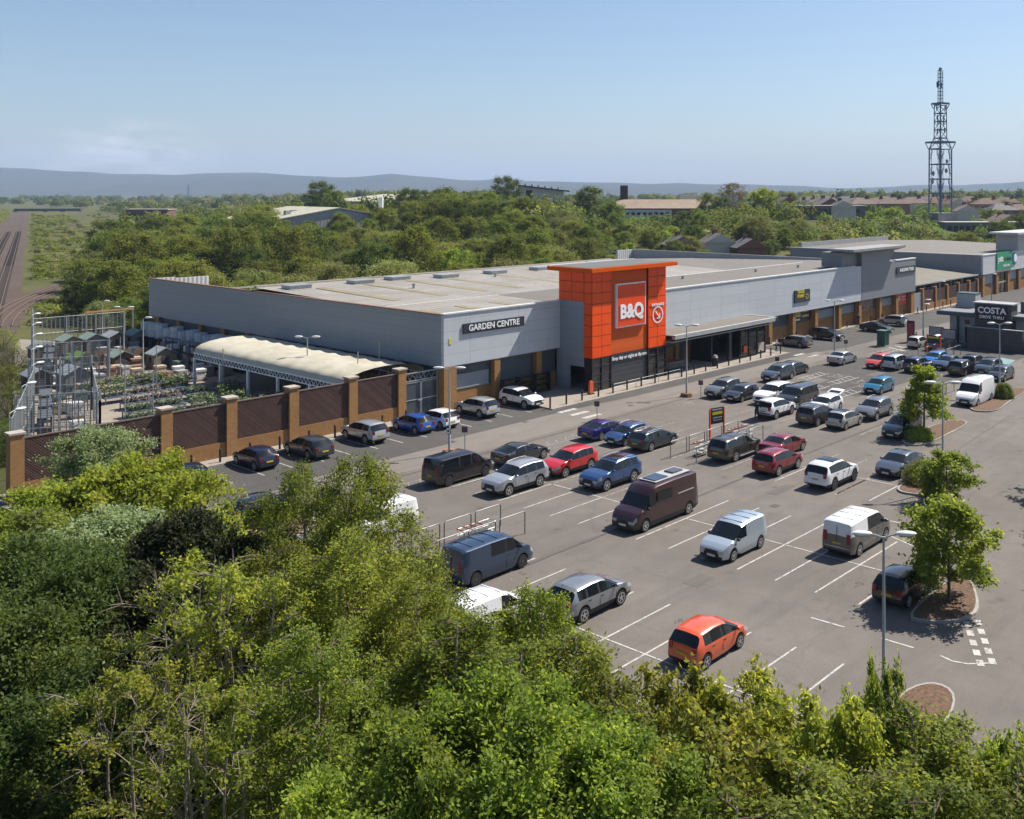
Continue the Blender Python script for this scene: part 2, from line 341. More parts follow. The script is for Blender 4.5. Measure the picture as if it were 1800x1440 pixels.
tag(b.build('tarmac_joints', mat('dark_joint_tar', (0.075, 0.07, 0.066), 0.85, var=0.3, scale=3)), kind='structure')
# darker repair patches and oil stains in the bays
PATCH = asphalt('patch_asphalt', (0.108, 0.099, 0.091), (0.128, 0.117, 0.108), (0.08, 0.073, 0.068), 0, False)
b = MB()
for i, (px, py, w, d) in enumerate([(41.2, 29.6, 1.6, .9), (57.2, 34.6, 2.6, .8), (71.5, 30.2, 1.2, 3.2), (56.4, 49.6, 3.2, .7), (88, 55.2, 2.4, 1.1), (72.6, 44.8, 1.1, 2.2), (101, 48.6, 3, 1.2), (58.6, 22.2, 1.4, 1.0)]): b.poly([(px, py, .0092 + i * .0001), (px + w, py + .05, .0092 + i * .0001), (px + w, py + d, .0092 + i * .0001), (px - .04, py + d, .0092 + i * .0001)])
tag(b.build('tarmac_patch', PATCH), kind='structure')
b = MB(); ro = random.Random(17)
for i in range(110):
    k = ro.choice([(31.2, 33.7), (36.3, 33.7), (46.9, 49), (51.8, 49), (62.2, 64), (67, 64), (78, 80), (83, 80)]); cx_, cy_ = k[0] + ro.uniform(-1.1, 1.1), 36.37 - 1.16 + 2.333 * ro.randint(-8, 7) + ro.gauss(0, .35)
    r0 = ro.uniform(.07, .3); z = .0104 + i * .000008; b.poly([(cx_ + r0 * ro.uniform(.55, 1.2) * cos(a * .7) * 1.2, cy_ + r0 * ro.uniform(.55, 1.1) * sin(a * .7), z) for a in range(9)])
tag(b.build('oil_stains', wear(mat('oil_stain', (0.07, 0.064, 0.059), .6, var=.3, scale=5), .5, 7)), kind='structure')
# markings
b = MB(); fb = MB(); W_ = 0.10
PV = [36.37 + 2.333 * k for k in range(-11, 6)]            # across-row positions of the bay lines
def bayline(x0, x1, y, bb=None, z=0.012): strip(bb or b, (x0, y), (x1, y), W_, z)
for y in PV:
    if 13.5 < y < 39.5:                                       # two nearest rows, back to back at x 33.75
        bayline(33.75, 38.65, y)
        if y > 16.5: bayline(28.9, 33.75, y)
    if 21.5 < y < 37: bayline(44.55, 49.45, y); bayline(49.45, 54.15, y)
    if 23 < y < 32.5: bayline(60.1, 64.4, y)
    if 30.9 < y < 38: bayline(59.9, 64.6, y); bayline(64.6, 69.3, y, fb)
strip(b, (33.75, 14), (33.75, 38.8), W_, 0.016); strip(b, (49.45, 22.5), (49.45, 36.4), W_, 0.016); strip(b, (64.45, 28.9), (64.45, 38), W_, 0.016)
for k in range(6):
    y = 40.75 + 2.32 * k
    bayline(44.3, 49.2, y); bayline(49.2, 54.0, y, fb)
    bayline(59.7, 64.6, y, fb); bayline(64.6, 69.4, y, fb); bayline(75.6, 80.4, y, fb); bayline(80.4, 85.2, y, fb); bayline(91, 96, y, fb); bayline(105.5, 110.3, y, fb); bayline(110.3, 115, y, fb)
strip(b, (49.2, 40.7), (49.2, 47.5), W_, 0.016)
bayline(75.6, 80.4, 37.9, fb); bayline(80.4, 85.2, 37.9, fb)
for i in range(13): strip(b, (34.9 + 2.43 * i, 64.6), (34.9 + 2.43 * i, 69.3), W_, 0.012)
for i in range(18): strip(fb, (112.4 + 2.5 * i, 64.3), (112.4 + 2.5 * i, 68.8), 0.11, 0.012)
for x0, y0 in [(66.7, 62.6), (66.6, 61.0), (66.5, 59.4), (108.5, 62.4), (108.8, 60.6)]: strip(b, (x0 - 1.15, y0), (x0 + 1.15, y0), 0.55, 0.0145)     # zebra strips
for k in range(5):                                              # give-way dashes by the near island
    for off in (0, 0.55):
        x0 = 46.2 - k * 0.86 + off * 0.9; y0 = 17.66 - k * 0.47 - off * 0.6; strip(b, (x0, y0), (x0 - 0.5, y0 - 0.27), 0.3, 0.013)
pr = [(42.05, 17.2), (41.9, 16.6), (42.1, 16.0), (42.75, 15.35)]
for p_, q_ in zip(pr[:-1], pr[1:]): strip(b, p_, q_, 0.12, 0.0125)
strip(b, (41.8, 23.4), (41.9, 21.7), 0.12, 0.0125); strip(b, (41.95, 19.9), (42.0, 18.4), 0.12, 0.0125)
strip(b, (57.25, 27.1), (57.35, 25.2), 0.12, 0.0125); strip(b, (55.0, 26), (53.9, 23.3), 0.12, 0.0125)
# disabled-bay hatching and symbols
def hatch(x0, x1, y0, y1, n, bb):
    strip(bb, (x0, y0), (x1, y0), 0.09, 0.0125); strip(bb, (x0, y1), (x1, y1), 0.09, 0.0125)
    for i in range(n):
        xa = x0 + (x1 - x0) * (i + 0.15) / n; strip(bb, (xa, y0), (xa + (x1 - x0) / n * 0.7, y1), 0.1, 0.0145)
for y in (46.8, 50.4, 54.0): hatch(86.6, 92.8, y - 0.6, y + 0.5, 6, b); hatch(94.5, 99.5, y - 0.6, y + 0.5, 5, b)
for cx_, cy_ in [(46.2, 55.2), (53.6, 55.4), (59.6, 55.6), (66.3, 55.8), (76.0, 56.0), (52.0, 54.0), (98.5, 52.2), (97, 48.6)]:
    for i in range(10):
        a0 = pi * 0.75 + 1.5 * pi * i / 10; a1 = pi * 0.75 + 1.5 * pi * (i + 1) / 10
        strip(fb, (cx_ + 0.9 * cos(a0), cy_ + 0.75 * sin(a0)), (cx_ + 0.9 * cos(a1), cy_ + 0.75 * sin(a1)), 0.12, 0.0125)
    strip(fb, (cx_ - 0.5, cy_), (cx_ + 1.5, cy_ + 0.25), 0.12, 0.0145); strip(fb, (cx_ + 0.7, cy_ + 0.1), (cx_ + 0.8, cy_ - 0.7), 0.12, 0.0125)
for cx_, cy_ in [(57.5, 55.6), (51.0, 55.3), (44.2, 55.0)]: hatch(cx_ - 2.2, cx_ + 2.0, cy_ - 0.55, cy_ + 0.45, 4, fb)
for x0 in (121.5, 119.6): strip(b, (x0, 53.5), (x0 + 1.6, 56.4), 0.35, 0.0125)
hatch(114.5, 121, 54.6, 55.9, 6, b)
# marked pay-lane triangle on the right
strip(b, (56.2, 17.6), (58.6, 17.2), 0.14, 0.0125); strip(b, (58.6, 17.2), (57.5, 15.5), 0.14, 0.0125); strip(b, (57.5, 15.5), (55.9, 16.2), 0.14, 0.0125)
tag(b.build('bay_markings', wear(M['line'], .36)), kind='structure'); tag(fb.build('worn_bay_markings', wear(M['linef'], .42)), kind='structure')
sheet('teal_bay_paint', [(114.3, 43.0), (119.4, 44.6), (122.6, 42.4), (121.8, 40.6), (116.5, 40.0)], 0.0185, mat('teal_ground_paint', (0.15, 0.245, 0.255), 0.85, var=0.2, scale=1))
# planting islands: kerb ring and mulch
def blobpoly(pts, k=2):
    for _ in range(k):
        o = []
        for i in range(len(pts)):
            a, c = np.array(pts[i], float), np.array(pts[(i + 1) % len(pts)], float); o += [a * .75 + c * .25, a * .25 + c * .75]
        pts = o
    return [tuple(p) for p in pts]
def island(pts):
    pts = blobpoly(pts); c = np.mean(pts, axis=0); b = MB(); b.prism(pts, -0.02, 0.13); tag(b.build('island_kerb', M['kerb']), kind='structure')
    inner = []
    for p in pts:
        d = c - np.array(p); inner.append(tuple(np.array(p) + d / np.hypot(*d) * 0.17))
    b = MB(); b.prism(inner, 0.0, 0.145); n0 = len(inner)
    tag(b.build('island_mulch', M['mulch']), kind='structure')
island([(44.6, 20.15), (44.7, 18.9), (46.0, 17.7), (48.0, 17.5), (52.6, 20.15)])
island([(75.0, 33.6), (76.0, 32.2), (84.6, 32.4), (86.6, 33.0), (85.8, 34.3), (77, 34.9)])
island([(90.6, 34.4), (91.6, 32.3), (97, 32.9), (105, 33.5), (104, 35.2), (94, 35.3)])
island([(62.8, 28.5), (63.6, 26.4), (67, 25.8), (69.2, 27.6), (68.6, 29.3), (64, 29.3)])
island([(30.6, 58.0), (29.2, 53.6), (30.6, 51.2), (34, 52.2), (36.4, 58.6), (33.6, 58.9)])
island([(37.2, 17.2), (39.6, 16.6), (39.2, 15.2), (35.6, 14.6), (31, 14.4), (31, 15.8)])
# ---------------------------------------------------------------- retail warehouse
CL = cladding('silver_cladding', (0.47, 0.495, 0.52)); CLG = cladding('grey_cladding', (0.19, 0.20, 0.22)); CLS = cladding('shade_darkened_cladding', (0.235, 0.255, 0.28), 1.05, 40)  # CLS: left wall's cladding, its shade put into a darker base colour
BR = brick('buff_brick', (0.34, 0.185, 0.075), (0.27, 0.135, 0.05), (0.26, 0.2, 0.13)); BRD = brick('tan_brick', (0.30, 0.16, 0.065), (0.24, 0.12, 0.045), (0.24, 0.18, 0.11))
ROOF = ribbed('weathered_roof_sheet', (0.29, 0.27, 0.245), 'x', 0.9, 0.6, 1.0, 0.85, (0.19, 0.17, 0.14)); ROOFG = ribbed('grey_roof_sheet', (0.15, 0.137, 0.12), 'x', 0.45, 0.7, 0.5, 0.3)
RLIGHT = mat('yellowed_rooflight_sheet', (0.23, 0.19, 0.10), 0.5, var=0.25, scale=0.9)
SHUT = ribbed('grey_roller_shutter', (0.26, 0.285, 0.31), 'z', 0.16, 0.4, 0.6, 0.12); SHUTD = ribbed('charcoal_shutter', (0.045, 0.05, 0.056), 'z', 0.5, 0.45, 0.25, 0.15)
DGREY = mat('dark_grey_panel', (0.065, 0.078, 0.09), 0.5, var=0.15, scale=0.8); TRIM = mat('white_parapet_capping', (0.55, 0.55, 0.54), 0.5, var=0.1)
RUST = mat('brown_capping', (0.20, 0.105, 0.065), 0.6, var=0.2); CHAR = mat('charcoal_frame', (0.028, 0.03, 0.034), 0.4, var=0.1)
ORP = mat('orange_cassette_panel', (0.80, 0.078, 0.004), 0.4, var=0.06, scale=0.6, spec=0.3); ORF = mat('deep_orange_sheet', (0.60, 0.088, 0.004), 0.55, var=0.06, spec=0.08); ORJ = mat('panel_joint_shadow_gap', (0.17, 0.02, 0.004), 0.7, var=0)
SIGNO = mat('sign_orange_face', (0.74, 0.062, 0.008), 0.35, var=0.03); SIGNW = mat('sign_white_letters', (0.8, 0.8, 0.8), 0.4, var=0); SIGND = mat('sign_charcoal_face', (0.028, 0.032, 0.04), 0.4, var=0.05)
R = empty('retail_warehouse', (58.6, 70.5, 0), 'long silver clad DIY warehouse with low pitched roof behind the orange entrance tower', 'building')
OFF = (-58.6, -70.5, 0)
def part(b, name, m, root=None, smooth=None):
    root = root or R; return b.build(name, m, root, smooth, loc=tuple(-x for x in root.location))
# walls
b = MB(); b.box(58.6, 58.95, 70.85, 130, 4.1, 8.9); part(b, 'left_cladding', CLS)
b = MB(); b.box(58.55, 59.0, 70.5, 130, 8.9, 9.0); part(b, 'left_capping', RUST)
b = MB(); b.box(58.6, 74.0, 70.5, 70.85, 4.15, 8.95); part(b, 'front_wing_cladding', CL)
b = MB(); b.box(58.52, 74.0, 70.42, 70.9, 8.95, 9.08); part(b, 'front_wing_capping', TRIM)
b = MB(); b.box(86.3, 138.6, 69.0, 69.35, 3.75, 9.0); part(b, 'main_front_cladding', CL)
b = MB(); b.box(86.3, 136.6, 68.92, 69.4, 9.0, 9.14); part(b, 'front_capping', TRIM)
b = MB(); b.box(138.6, 158.2, 68.97, 69.35, 3.75, 9.15); part(b, 'end_cladding', CLG); b = MB(); b.box(157.85, 158.2, 69.35, 130, 3.8, 8.45); part(b, 'end_parapet', ribbed('pale_parapet_sheet', (0.36, 0.36, 0.36), 'y', 0.6, 0.5, 0.7, 0.2))
b = MB(); b.box(150.5, 158.3, 68.9, 69.45, 9.15, 9.3); part(b, 'end_capping', TRIM)
b = MB(); b.box(58.9, 62.0, 129.7, 130.05, 4, 8.9); b.box(62.0, 66.6, 129.7, 130.05, 7.0, 8.75); b.box(153, 158, 129.7, 130.05, 4, 8.4); b.box(66.6, 153, 129.7, 130, 0, 6.4); part(b, 'rear_parapet', ribbed('ribbed_pale_panel', (0.5, 0.5, 0.49), 'x', 0.6, 0.5, 0.9, 0.15))
# dwarf brick walls and recessed bays
b = MB(); b.box(58.9, 74.0, 71.1, 71.4, 0, 1.7); b.box(86.2, 96.5, 70.2, 70.5, 0, 4.1); b.box(106.4, 157.8, 69.9, 70.2, 0, 2.05); b.box(157.5, 157.8, 70.2, 130, 0, 2.0); b.box(59.1, 59.4, 71.4, 129.7, 0, 2.2); part(b, 'brick_wall', BRD)
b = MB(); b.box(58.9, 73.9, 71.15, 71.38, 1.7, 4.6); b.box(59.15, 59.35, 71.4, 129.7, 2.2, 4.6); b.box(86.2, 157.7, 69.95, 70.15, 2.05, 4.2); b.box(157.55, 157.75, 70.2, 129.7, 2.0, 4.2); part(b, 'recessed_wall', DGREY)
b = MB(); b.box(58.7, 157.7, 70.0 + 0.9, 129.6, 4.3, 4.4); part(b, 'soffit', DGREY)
def pillar(x, y, w, d, z): b = MB(); b.box(x - w / 2, x + w / 2, y, y + d, 0, z); part(b, 'brick_pillar', BR)
pillar(59.35, 70.46, 1.5, 0.9, 4.15)
for x in (65.3, 71.0): pillar(x, 70.55, 0.75, 0.56, 4.15)
for x in (107.2, 112.9, 119.0, 125.2, 132.2, 138.6, 145.6, 151.6): pillar(x, 69.15, 0.8, 0.76, 3.75)
pillar(157.5, 69.1, 1.3, 0.8, 3.75)
for i in range(10):
    y = 77.5 + i * 5.6; b = MB(); b.box(58.72, 59.12, y - 0.45, y + 0.45, 0, 4.1); part(b, 'brick_pillar', BR)
def shutter(x0, x1, z0, z1, y=69.86): b = MB(); b.box(x0, x1, y, y + 0.08, z0, z1); return part(b, 'shutter', SHUT)
for x0, x1 in [(107.8, 112.2), (125.9, 131.4), (132.9, 137.9), (146.3, 150.9)]: shutter(x0, x1, 2.08, 3.2)
shutter(60.2, 64.6, 1.75, 3.15, 71.04)
b = MB(); b.box(119.7, 120.9, 69.8, 69.89, 0.12, 2.1); part(b, 'steel_door', DGREY)
# front display bay under the left wing: dark racking with potted plants is built with the yard stock
# roof
b = MB()
b.poly([(58.95, 70.85, 8.72), (74.0, 70.85, 8.72), (74.0, 80, 8.95), (58.95, 80, 8.95)]); b.poly([(58.95, 80.3, 8.75), (121, 80.3, 8.75), (121, 104, 9.43), (58.95, 104, 9.33)])
part(b, 'roof', ROOF)
b = MB(); b.poly([(74.0, 70.72, 8.72), (86.2, 70.72, 8.72), (86.2, 80, 8.95), (74.0, 80, 8.95)]); b.poly([(86.2, 69.35, 8.75), (157.8, 69.35, 8.75), (157.8, 80, 8.95), (86.2, 80, 8.95)])
b.poly([(121, 80.3, 8.75), (157.8, 80.3, 8.3), (157.8, 114, 7.3), (121, 104, 9.43)]); b.poly([(58.95, 104, 9.33), (121, 104, 9.43), (157.8, 114, 7.3), (157.8, 129.7, 6.4), (58.95, 129.7, 7.0)])
part(b, 'rear_roof', ROOFG)
b = MB(); b.box(58.95, 157.8, 80.0, 80.3, 8.4, 8.7); part(b, 'valley_gutter', mat('dark_gutter', (0.06, 0.06, 0.06), 0.7))
b = MB(); b.box(86.3, 140, 79.8, 80.05, 8.9, 9.0); b.box(58.95, 74, 79.85, 80.0, 8.9, 8.98); part(b, 'valley_flashing', TRIM)
b = MB(); b.box(58.95, 121, 103.8, 104.3, 9.3, 9.52); part(b, 'ridge_cap', mat('ridge_capping', (0.3, 0.27, 0.23), 0.7))
for x in (64.0, 70.4, 76.6, 82.0, 90, 97):      # sloping translucent strips
    b = MB(); z = lambda y: 8.75 + (y - 80.3) / 23.7 * 0.63 + 0.03
    b.poly([(x - 0.55, 84.5, z(84.5)), (x + 0.55, 84.5, z(84.5)), (x + 0.55, 99.0, z(99.0)), (x - 0.55, 99.0, z(99.0))]); part(b, 'rooflight_strip', RLIGHT)
for x in (60.0, 64.9, 69.6):
    b = MB(); z = lambda y: 8.72 + (y - 70.85) / 9.15 * 0.23 + 0.03
    b.poly([(x - 0.5, 71.6, z(71.6)), (x + 0.5, 71.6, z(71.6)), (x + 0.5, 76.0, z(76.0)), (x - 0.5, 76.0, z(76.0))]); part(b, 'rooflight_strip', RLIGHT)
for x, y in [(62.1, 100.6), (70.6, 100.4), (82.7, 99.0), (91.0, 98.8), (99.5, 98.6), (113, 100), (76.5, 101)]:
    b = MB(); b.box(x - 1.4, x + 1.4, y - 0.9, y + 0.9, 9.2, 9.62); b.box(x - 1.5, x + 1.5, y - 1.0, y + 1.0, 9.62, 9.68); part(b, 'roof_vent', M['galv'])
rr = random.Random(8)
for x, y in [(72, 92), (88, 95.5), (101, 93), (107, 90), (93, 76), (104, 77), (120, 76), (131, 75.5)]:
    z0 = 8.75 + max(0, y - 80.3) / 23.7 * 0.66; b = MB(); b.cyl((x, y), 0.16, z0 - 0.05, z0 + 0.45, 8); b.cyl((x, y), 0.24, z0 + 0.45, z0 + 0.55, 8); part(b, 'roof_cowl', M['galv'])
# orange entrance tower
TW = MB(); TW.box(74.35, 86.0, 66.4, 70.45, 3.4, 8.7); TW.box(74.35, 86.0, 66.4, 70.7, 8.7, 12.2); part(TW, 'tower_core', ORF)
def grid(x0, x1, z0, z1, nx, nz, y):
    b = MB(); b.box(x0, x1, y + 0.03, y + 0.28, z0, z1); o = part(b, 'tower_backing', ORJ)
    dx = (x1 - x0) / nx; dz = (z1 - z0) / nz; b = MB()
    for i in range(nx):
        for j in range(nz): b.box(x0 + i * dx + 0.03, x0 + (i + 1) * dx - 0.03, y, y + 0.06, z0 + j * dz + 0.03, z0 + (j + 1) * dz - 0.03)
    part(b, 'tower_cladding', ORP)
grid(74.05, 77.0, 3.45, 12.2, 2, 8, 66.1); grid(83.1, 86.2, 3.45, 12.2, 2, 8, 66.1)
for q in ((74.08, 74.34, 66.4, 70.7, 9.1, 12.2), (74.08, 74.34, 66.4, 67.2, 3.45, 9.1), (86.0, 86.17, 66.42, 70.7, 9.1, 12.2)): b = MB(); b.box(*q); part(b, 'tower_backing', ORJ)
b = MB()
for j in range(8):
    z0 = 3.45 + j * 1.094; b.box(74.02, 74.09, 66.16, 67.16, z0 + 0.03, z0 + 1.064)
    if z0 > 8.9:
        for (a_, c_) in ((67.2, 68.9), (68.9, 70.7)): b.box(74.02, 74.09, a_ + 0.03, c_ - 0.03, max(z0, 9.1) + 0.03, z0 + 1.064)
part(b, 'tower_cladding', ORP)
b = MB(); b.box(74.02, 74.33, 67.2, 71.0, 3.0, 9.1); b.box(74.02, 74.33, 69.3, 71.0, 0.12, 3.0); b.box(74.1, 74.3, 67.2, 69.3, 2.5, 3.0); part(b, 'tower_side_wall', cladding('mid_grey_cladding', (0.24, 0.265, 0.295), 1.05, 50))
b = MB()                                    # flared canopy slab
lo = [(74.0, 66.1), (86.2, 66.1), (86.2, 70.7), (74.0, 70.7)]; hi = [(73.1, 65.25), (87.2, 65.25), (87.2, 71.5), (73.1, 71.5)]
n = len(b.v); b.v += [(p[0], p[1], 12.05) for p in lo] + [(p[0], p[1], 12.18) for p in hi] + [(p[0], p[1], 12.58) for p in hi]
for i in range(4):
    j = (i + 1) % 4; b.f += [(n + i, n + j, n + 4 + j, n + 4 + i), (n + 4 + i, n + 4 + j, n + 8 + j, n + 8 + i)]; b.m += [0, 0]
b.f.append((n + 11, n + 8, n + 9, n + 10)); b.m.append(0); b.f.append((n + 3, n + 2, n + 1, n)); b.m.append(0)
part(b, 'tower_canopy', ORF)
b = MB(); b.box(73.4, 86.9, 65.6, 71.2, 12.585, 12.62); part(b, 'tower_roof', ribbed('dark_roof_felt', (0.12, 0.125, 0.125), 'x', 0.6, 0.8, 0.5, 0.35)); b = MB(); b.box(73.2, 87.1, 71.22, 71.45, 12.585, 12.66); part(b, 'tower_edge_trim', TRIM)
b = MB(); b.box(77.05, 83.05, 66.3, 66.42, 3.5, 12.0); part(b, 'tower_centre_panel', ribbed('orange_profiled_sheet', (0.58, 0.088, 0.005), 'z', 0.9, 0.7, 0.2, 0.08))
# charcoal base with glazing and central shutter
for q in ((74.05, 77.0, 66.18, 66.36, 0.12, 3.42), (83.1, 86.2, 66.18, 66.36, 0.12, 3.42), (74.06, 74.3, 66.37, 67.2, 0.12, 3.42), (86.0, 86.19, 66.37, 70, 0.12, 3.42)): b = MB(); b.box(*q); part(b, 'tower_glazing', mat('tinted_plum_glass', (0.03, 0.02, 0.022), 0.12, 0, 0.3, 0.5, spec=0.8))
for x0, x1 in ((74.0, 77.05), (83.05, 86.25)):
    b = MB()
    for k in range(3): xx = x0 + (x1 - x0 - 0.14) * k / 2; b.box(xx, xx + 0.14, 66.05, 66.2, 0.12, 3.44)
    for z in (0.12, 0.95, 1.78, 2.6, 3.34): b.box(x0, x1, 66.08, 66.19, z, z + 0.09)
    part(b, 'glazing_bars', CHAR)
b = MB(); b.box(77.05, 83.05, 66.26, 66.38, 0.12, 2.6); part(b, 'tower_shutter', SHUTD)
fb_ = MB(); fb_.box(77.05, 83.05, 66.2, 66.37, 2.6, 3.42); fas = part(fb_, 'tower_fascia', SIGND)
textmesh('Shop day or night at diy.com', 0.5, SIGNW, fas, 'lettering', (80.05, 66.17, 3.0), (pi / 2, 0, 0), 0.008)
b = MB(); b.box(77.75, 82.52, 66.0, 66.3, 6.15, 10.7); sg = part(b, 'store_sign', SIGNW)
b = MB(); b.box(77.87, 82.40, 65.97, 66.05, 6.27, 10.58); sf = part(b, 'store_sign_face', SIGNO)
textmesh('B&Q', 1.95, SIGNW, sf, 'lettering', (80.13, 65.95, 7.72), (pi / 2, 0, 0), 0.08, ext=0.04, sx=0.98)
b = MB()
for i in range(20):
    a0, a1 = 2 * pi * i / 20, 2 * pi * (i + 1) / 20
    b.poly([(84.7 + r_ * cos(a), 66.04, 6.93 + r_ * sin(a)) for r_, a in ((0.78, a0), (0.92, a0), (0.92, a1), (0.78, a1))][::-1])
b.obox((84.62, 66.035, 6.99), (0.95, 0.02, 0.13), 0); v0 = len(b.v) - 8
for i in range(v0, len(b.v)):
    x, y, z = b.v[i]; dx, dz = x - 84.62, z - 6.99; b.v[i] = (84.62 + dx * 0.7 + dz * 0.7, y, 6.99 - dx * 0.7 + dz * 0.7)
b.box(84.5, 85.06, 66.025, 66.045, 6.5, 6.63); b.box(84.97, 85.1, 66.025, 66.045, 6.5, 7.06)
en = part(b, 'entrance_arrow_sign', SIGNW); textmesh('ENTRANCE', 0.42, SIGNW, en, 'lettering', (84.7, 66.04, 8.0), (pi / 2, 0, 0), 0.008)
# garden centre sign on the left wing
b = MB(); b.box(60.84, 68.73, 70.36, 70.5, 6.98, 7.92); gs = part(b, 'garden_centre_sign', SIGND); textmesh('GARDEN CENTRE', 0.82, SIGNW, gs, 'lettering', (64.75, 70.34, 7.45), (pi / 2, 0, 0), 0.014)
b = MB(); b.box(59.2, 59.5, 70.46, 70.5, 6.2, 6.75); part(b, 'alarm_box', mat('yellow_box', (0.55, 0.5, 0.08), 0.5))
# trade counter and yard signs on the right
YEL = mat('sign_yellow', (0.65, 0.52, 0.03), 0.4, var=0)
b = MB(); b.box(118.6, 122.8, 68.86, 69.0, 5.05, 6.75); s_ = part(b, 'trade_sign', SIGND)
textmesh('TRADE\nPOINT', 0.62, YEL, s_, 'lettering', (120.2, 68.84, 6.2), (pi / 2, 0, 0), 0.02)
b = MB()
for i in range(6):
    a = 2 * pi * i / 6; pts = [(122.0 + 0.5 * cos(a + o) * k, 68.84, 5.75 + 0.5 * sin(a + o) * k) for o, k in ((0, 1), (pi / 6, 0.55), (-pi / 6, 0.55))]; b.poly([pts[0], pts[1], pts[2]])
b.v = [(x, 68.845, z) for x, y, z in b.v]; b.build('lettering', YEL, s_)
b = MB(); b.box(119.5, 124.4, 69.76, 69.9, 2.2, 4.0); s_ = part(b, 'trade_entrance_board', SIGND)
b = MB(); b.box(119.9, 121.6, 69.73, 69.77, 3.3, 3.8); b.build('lettering', mat('sign_amber', (0.6, 0.35, 0.12), 0.5, var=0.5, scale=6), s_); b = MB(); b.box(119.9, 121.7, 69.73, 69.77, 2.9, 3.2); b.box(122.2, 124.0, 69.73, 69.77, 3.45, 3.7); b.box(122.2, 124.0, 69.73, 69.77, 2.75, 3.0); b.build('lettering', YEL, s_); b = MB(); b.box(119.9, 121.5, 69.73, 69.77, 2.4, 2.6); b.build('lettering', SIGNW, s_)
b = MB(); b.box(139.5, 144.2, 69.76, 69.9, 1.85, 3.6); part(b, 'window_poster', mat('poster_photo_print', (0.20, 0.12, 0.085), 0.5, var=0.9, scale=2.2))
b = MB(); b.box(152.4, 156.3, 69.76, 69.9, 1.7, 3.55); s_ = part(b, 'window_poster', mat('poster_red_print', (0.60, 0.06, 0.035), 0.45, var=0.1))
for q in ((152.8, 154.0, 69.73, 69.77, 2.5, 3.2), (154.5, 156.0, 69.73, 69.77, 2.9, 3.1), (154.5, 156.0, 69.73, 69.77, 2.4, 2.6)): b = MB(); b.box(*q); b.build('lettering', mat('poster_pale_print', (0.7, 0.4, 0.35), 0.5, var=0.3, scale=4), s_)
b = MB(); b.box(150.7, 157.9, 68.83, 68.97, 7.0, 8.1); s_ = part(b, 'yard_sign', SIGND); textmesh('BUILDING YARD', 0.72, SIGNW, s_, 'lettering', (154.5, 68.81, 7.55), (pi / 2, 0, 0), 0.014)
# grey end tower with a flared slab
b = MB(); b.yprism([(138.6, 9.0), (138.6, 11.3), (150.5, 11.3), (148.0, 9.0)], 68.95, 73); part(b, 'end_tower', CLG)
b = MB(); lo = [(138.4, 68.95), (150.6, 68.95), (150.6, 73), (138.4, 73)]; hi = [(133.0, 67.4), (150.9, 67.4), (150.9, 71.5), (133.0, 71.5)]
n = len(b.v); b.v += [(p[0], p[1], 10.9) for p in lo] + [(p[0], p[1], 11.4) for p in hi] + [(p[0], p[1], 11.75) for p in hi]
for i in range(4):
    j = (i + 1) % 4; b.f += [(n + i, n + j, n + 4 + j, n + 4 + i), (n + 4 + i, n + 4 + j, n + 8 + j, n + 8 + i)]; b.m += [0, 0]
b.f.append((n + 11, n + 8, n + 9, n + 10)); b.m.append(0); part(b, 'end_tower_slab', mat('mid_grey_fascia', (0.24, 0.24, 0.24), 0.6, var=0.1))
b = MB(); b.box(133.6, 138.6, 69.6, 73, 9.0, 11.2); part(b, 'end_tower_side', CLG)
# entrance canopy and glazed lobby
b = MB(); b.box(86.3, 107.5, 64.95, 69.0, 4.45, 4.5); b.box(86.3, 107.5, 64.9, 65.35, 4.1, 4.55); b.box(107.1, 107.55, 64.9, 69.0, 4.1, 4.58); b.box(86.3, 107.0, 65.35, 69.0, 3.7, 3.8); part(b, 'entrance_canopy', mat('canopy_grey_metal', (0.34, 0.34, 0.33), 0.5, var=0.12))
b = MB(); b.box(86.4, 107.0, 65.4, 68.98, 4.504, 4.52); part(b, 'canopy_roof', ribbed('canopy_roof_sheet', (0.15, 0.138, 0.12), 'x', 0.5, 0.7, 0.4, 0.3))
b = MB(); b.box(101.2, 106.6, 66.15, 66.2, 0.12, 3.7); b.box(106.6, 106.65, 66.2, 69.8, 0.12, 3.7); part(b, 'lobby_glazing', M['glass'])
b = MB()
for x in (101.0, 102.8, 104.7, 106.5): b.box(x, x + 0.16, 66.05, 66.16, 0.12, 3.72)
for z in (0.12, 1.2, 2.4, 3.6): b.box(101.0, 106.66, 66.08, 66.15, z, z + 0.1)
part(b, 'lobby_frame', CHAR); b = MB(); b.box(98.6, 99.1, 66.1, 66.5, 0.12, 3.7); part(b, 'canopy_post', CHAR); b = MB(); b.box(96.4, 96.7, 67.2, 70.2, 0.12, 3.7); part(b, 'canopy_screen', CHAR)
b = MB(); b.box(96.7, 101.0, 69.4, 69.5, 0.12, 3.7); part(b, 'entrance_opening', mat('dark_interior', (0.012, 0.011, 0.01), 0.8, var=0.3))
b = MB(); b.box(101.6, 102.4, 66.0, 66.05, 0.7, 1.5); part(b, 'lobby_poster', M['orange'])
b = MB(); b.box(104.9, 106.2, 66.02, 66.06, 0.4, 1.5); part(b, 'lobby_poster', mat('pale_notice', (0.4, 0.33, 0.3), 0.6))
b = MB(); b.box(93.0, 93.7, 69.9, 70.19, 0, 3.7); part(b, 'brick_pillar', BR); b = MB(); b.box(94.0, 94.8, 70.1, 70.19, 0.12, 2.2); part(b, 'steel_door', DGREY)
b = MB(); b.box(87.6, 89.0, 70.1, 70.19, 1.3, 2.3); part(b, 'wall_notice', mat('faded_red_notice', (0.35, 0.08, 0.06), 0.6))
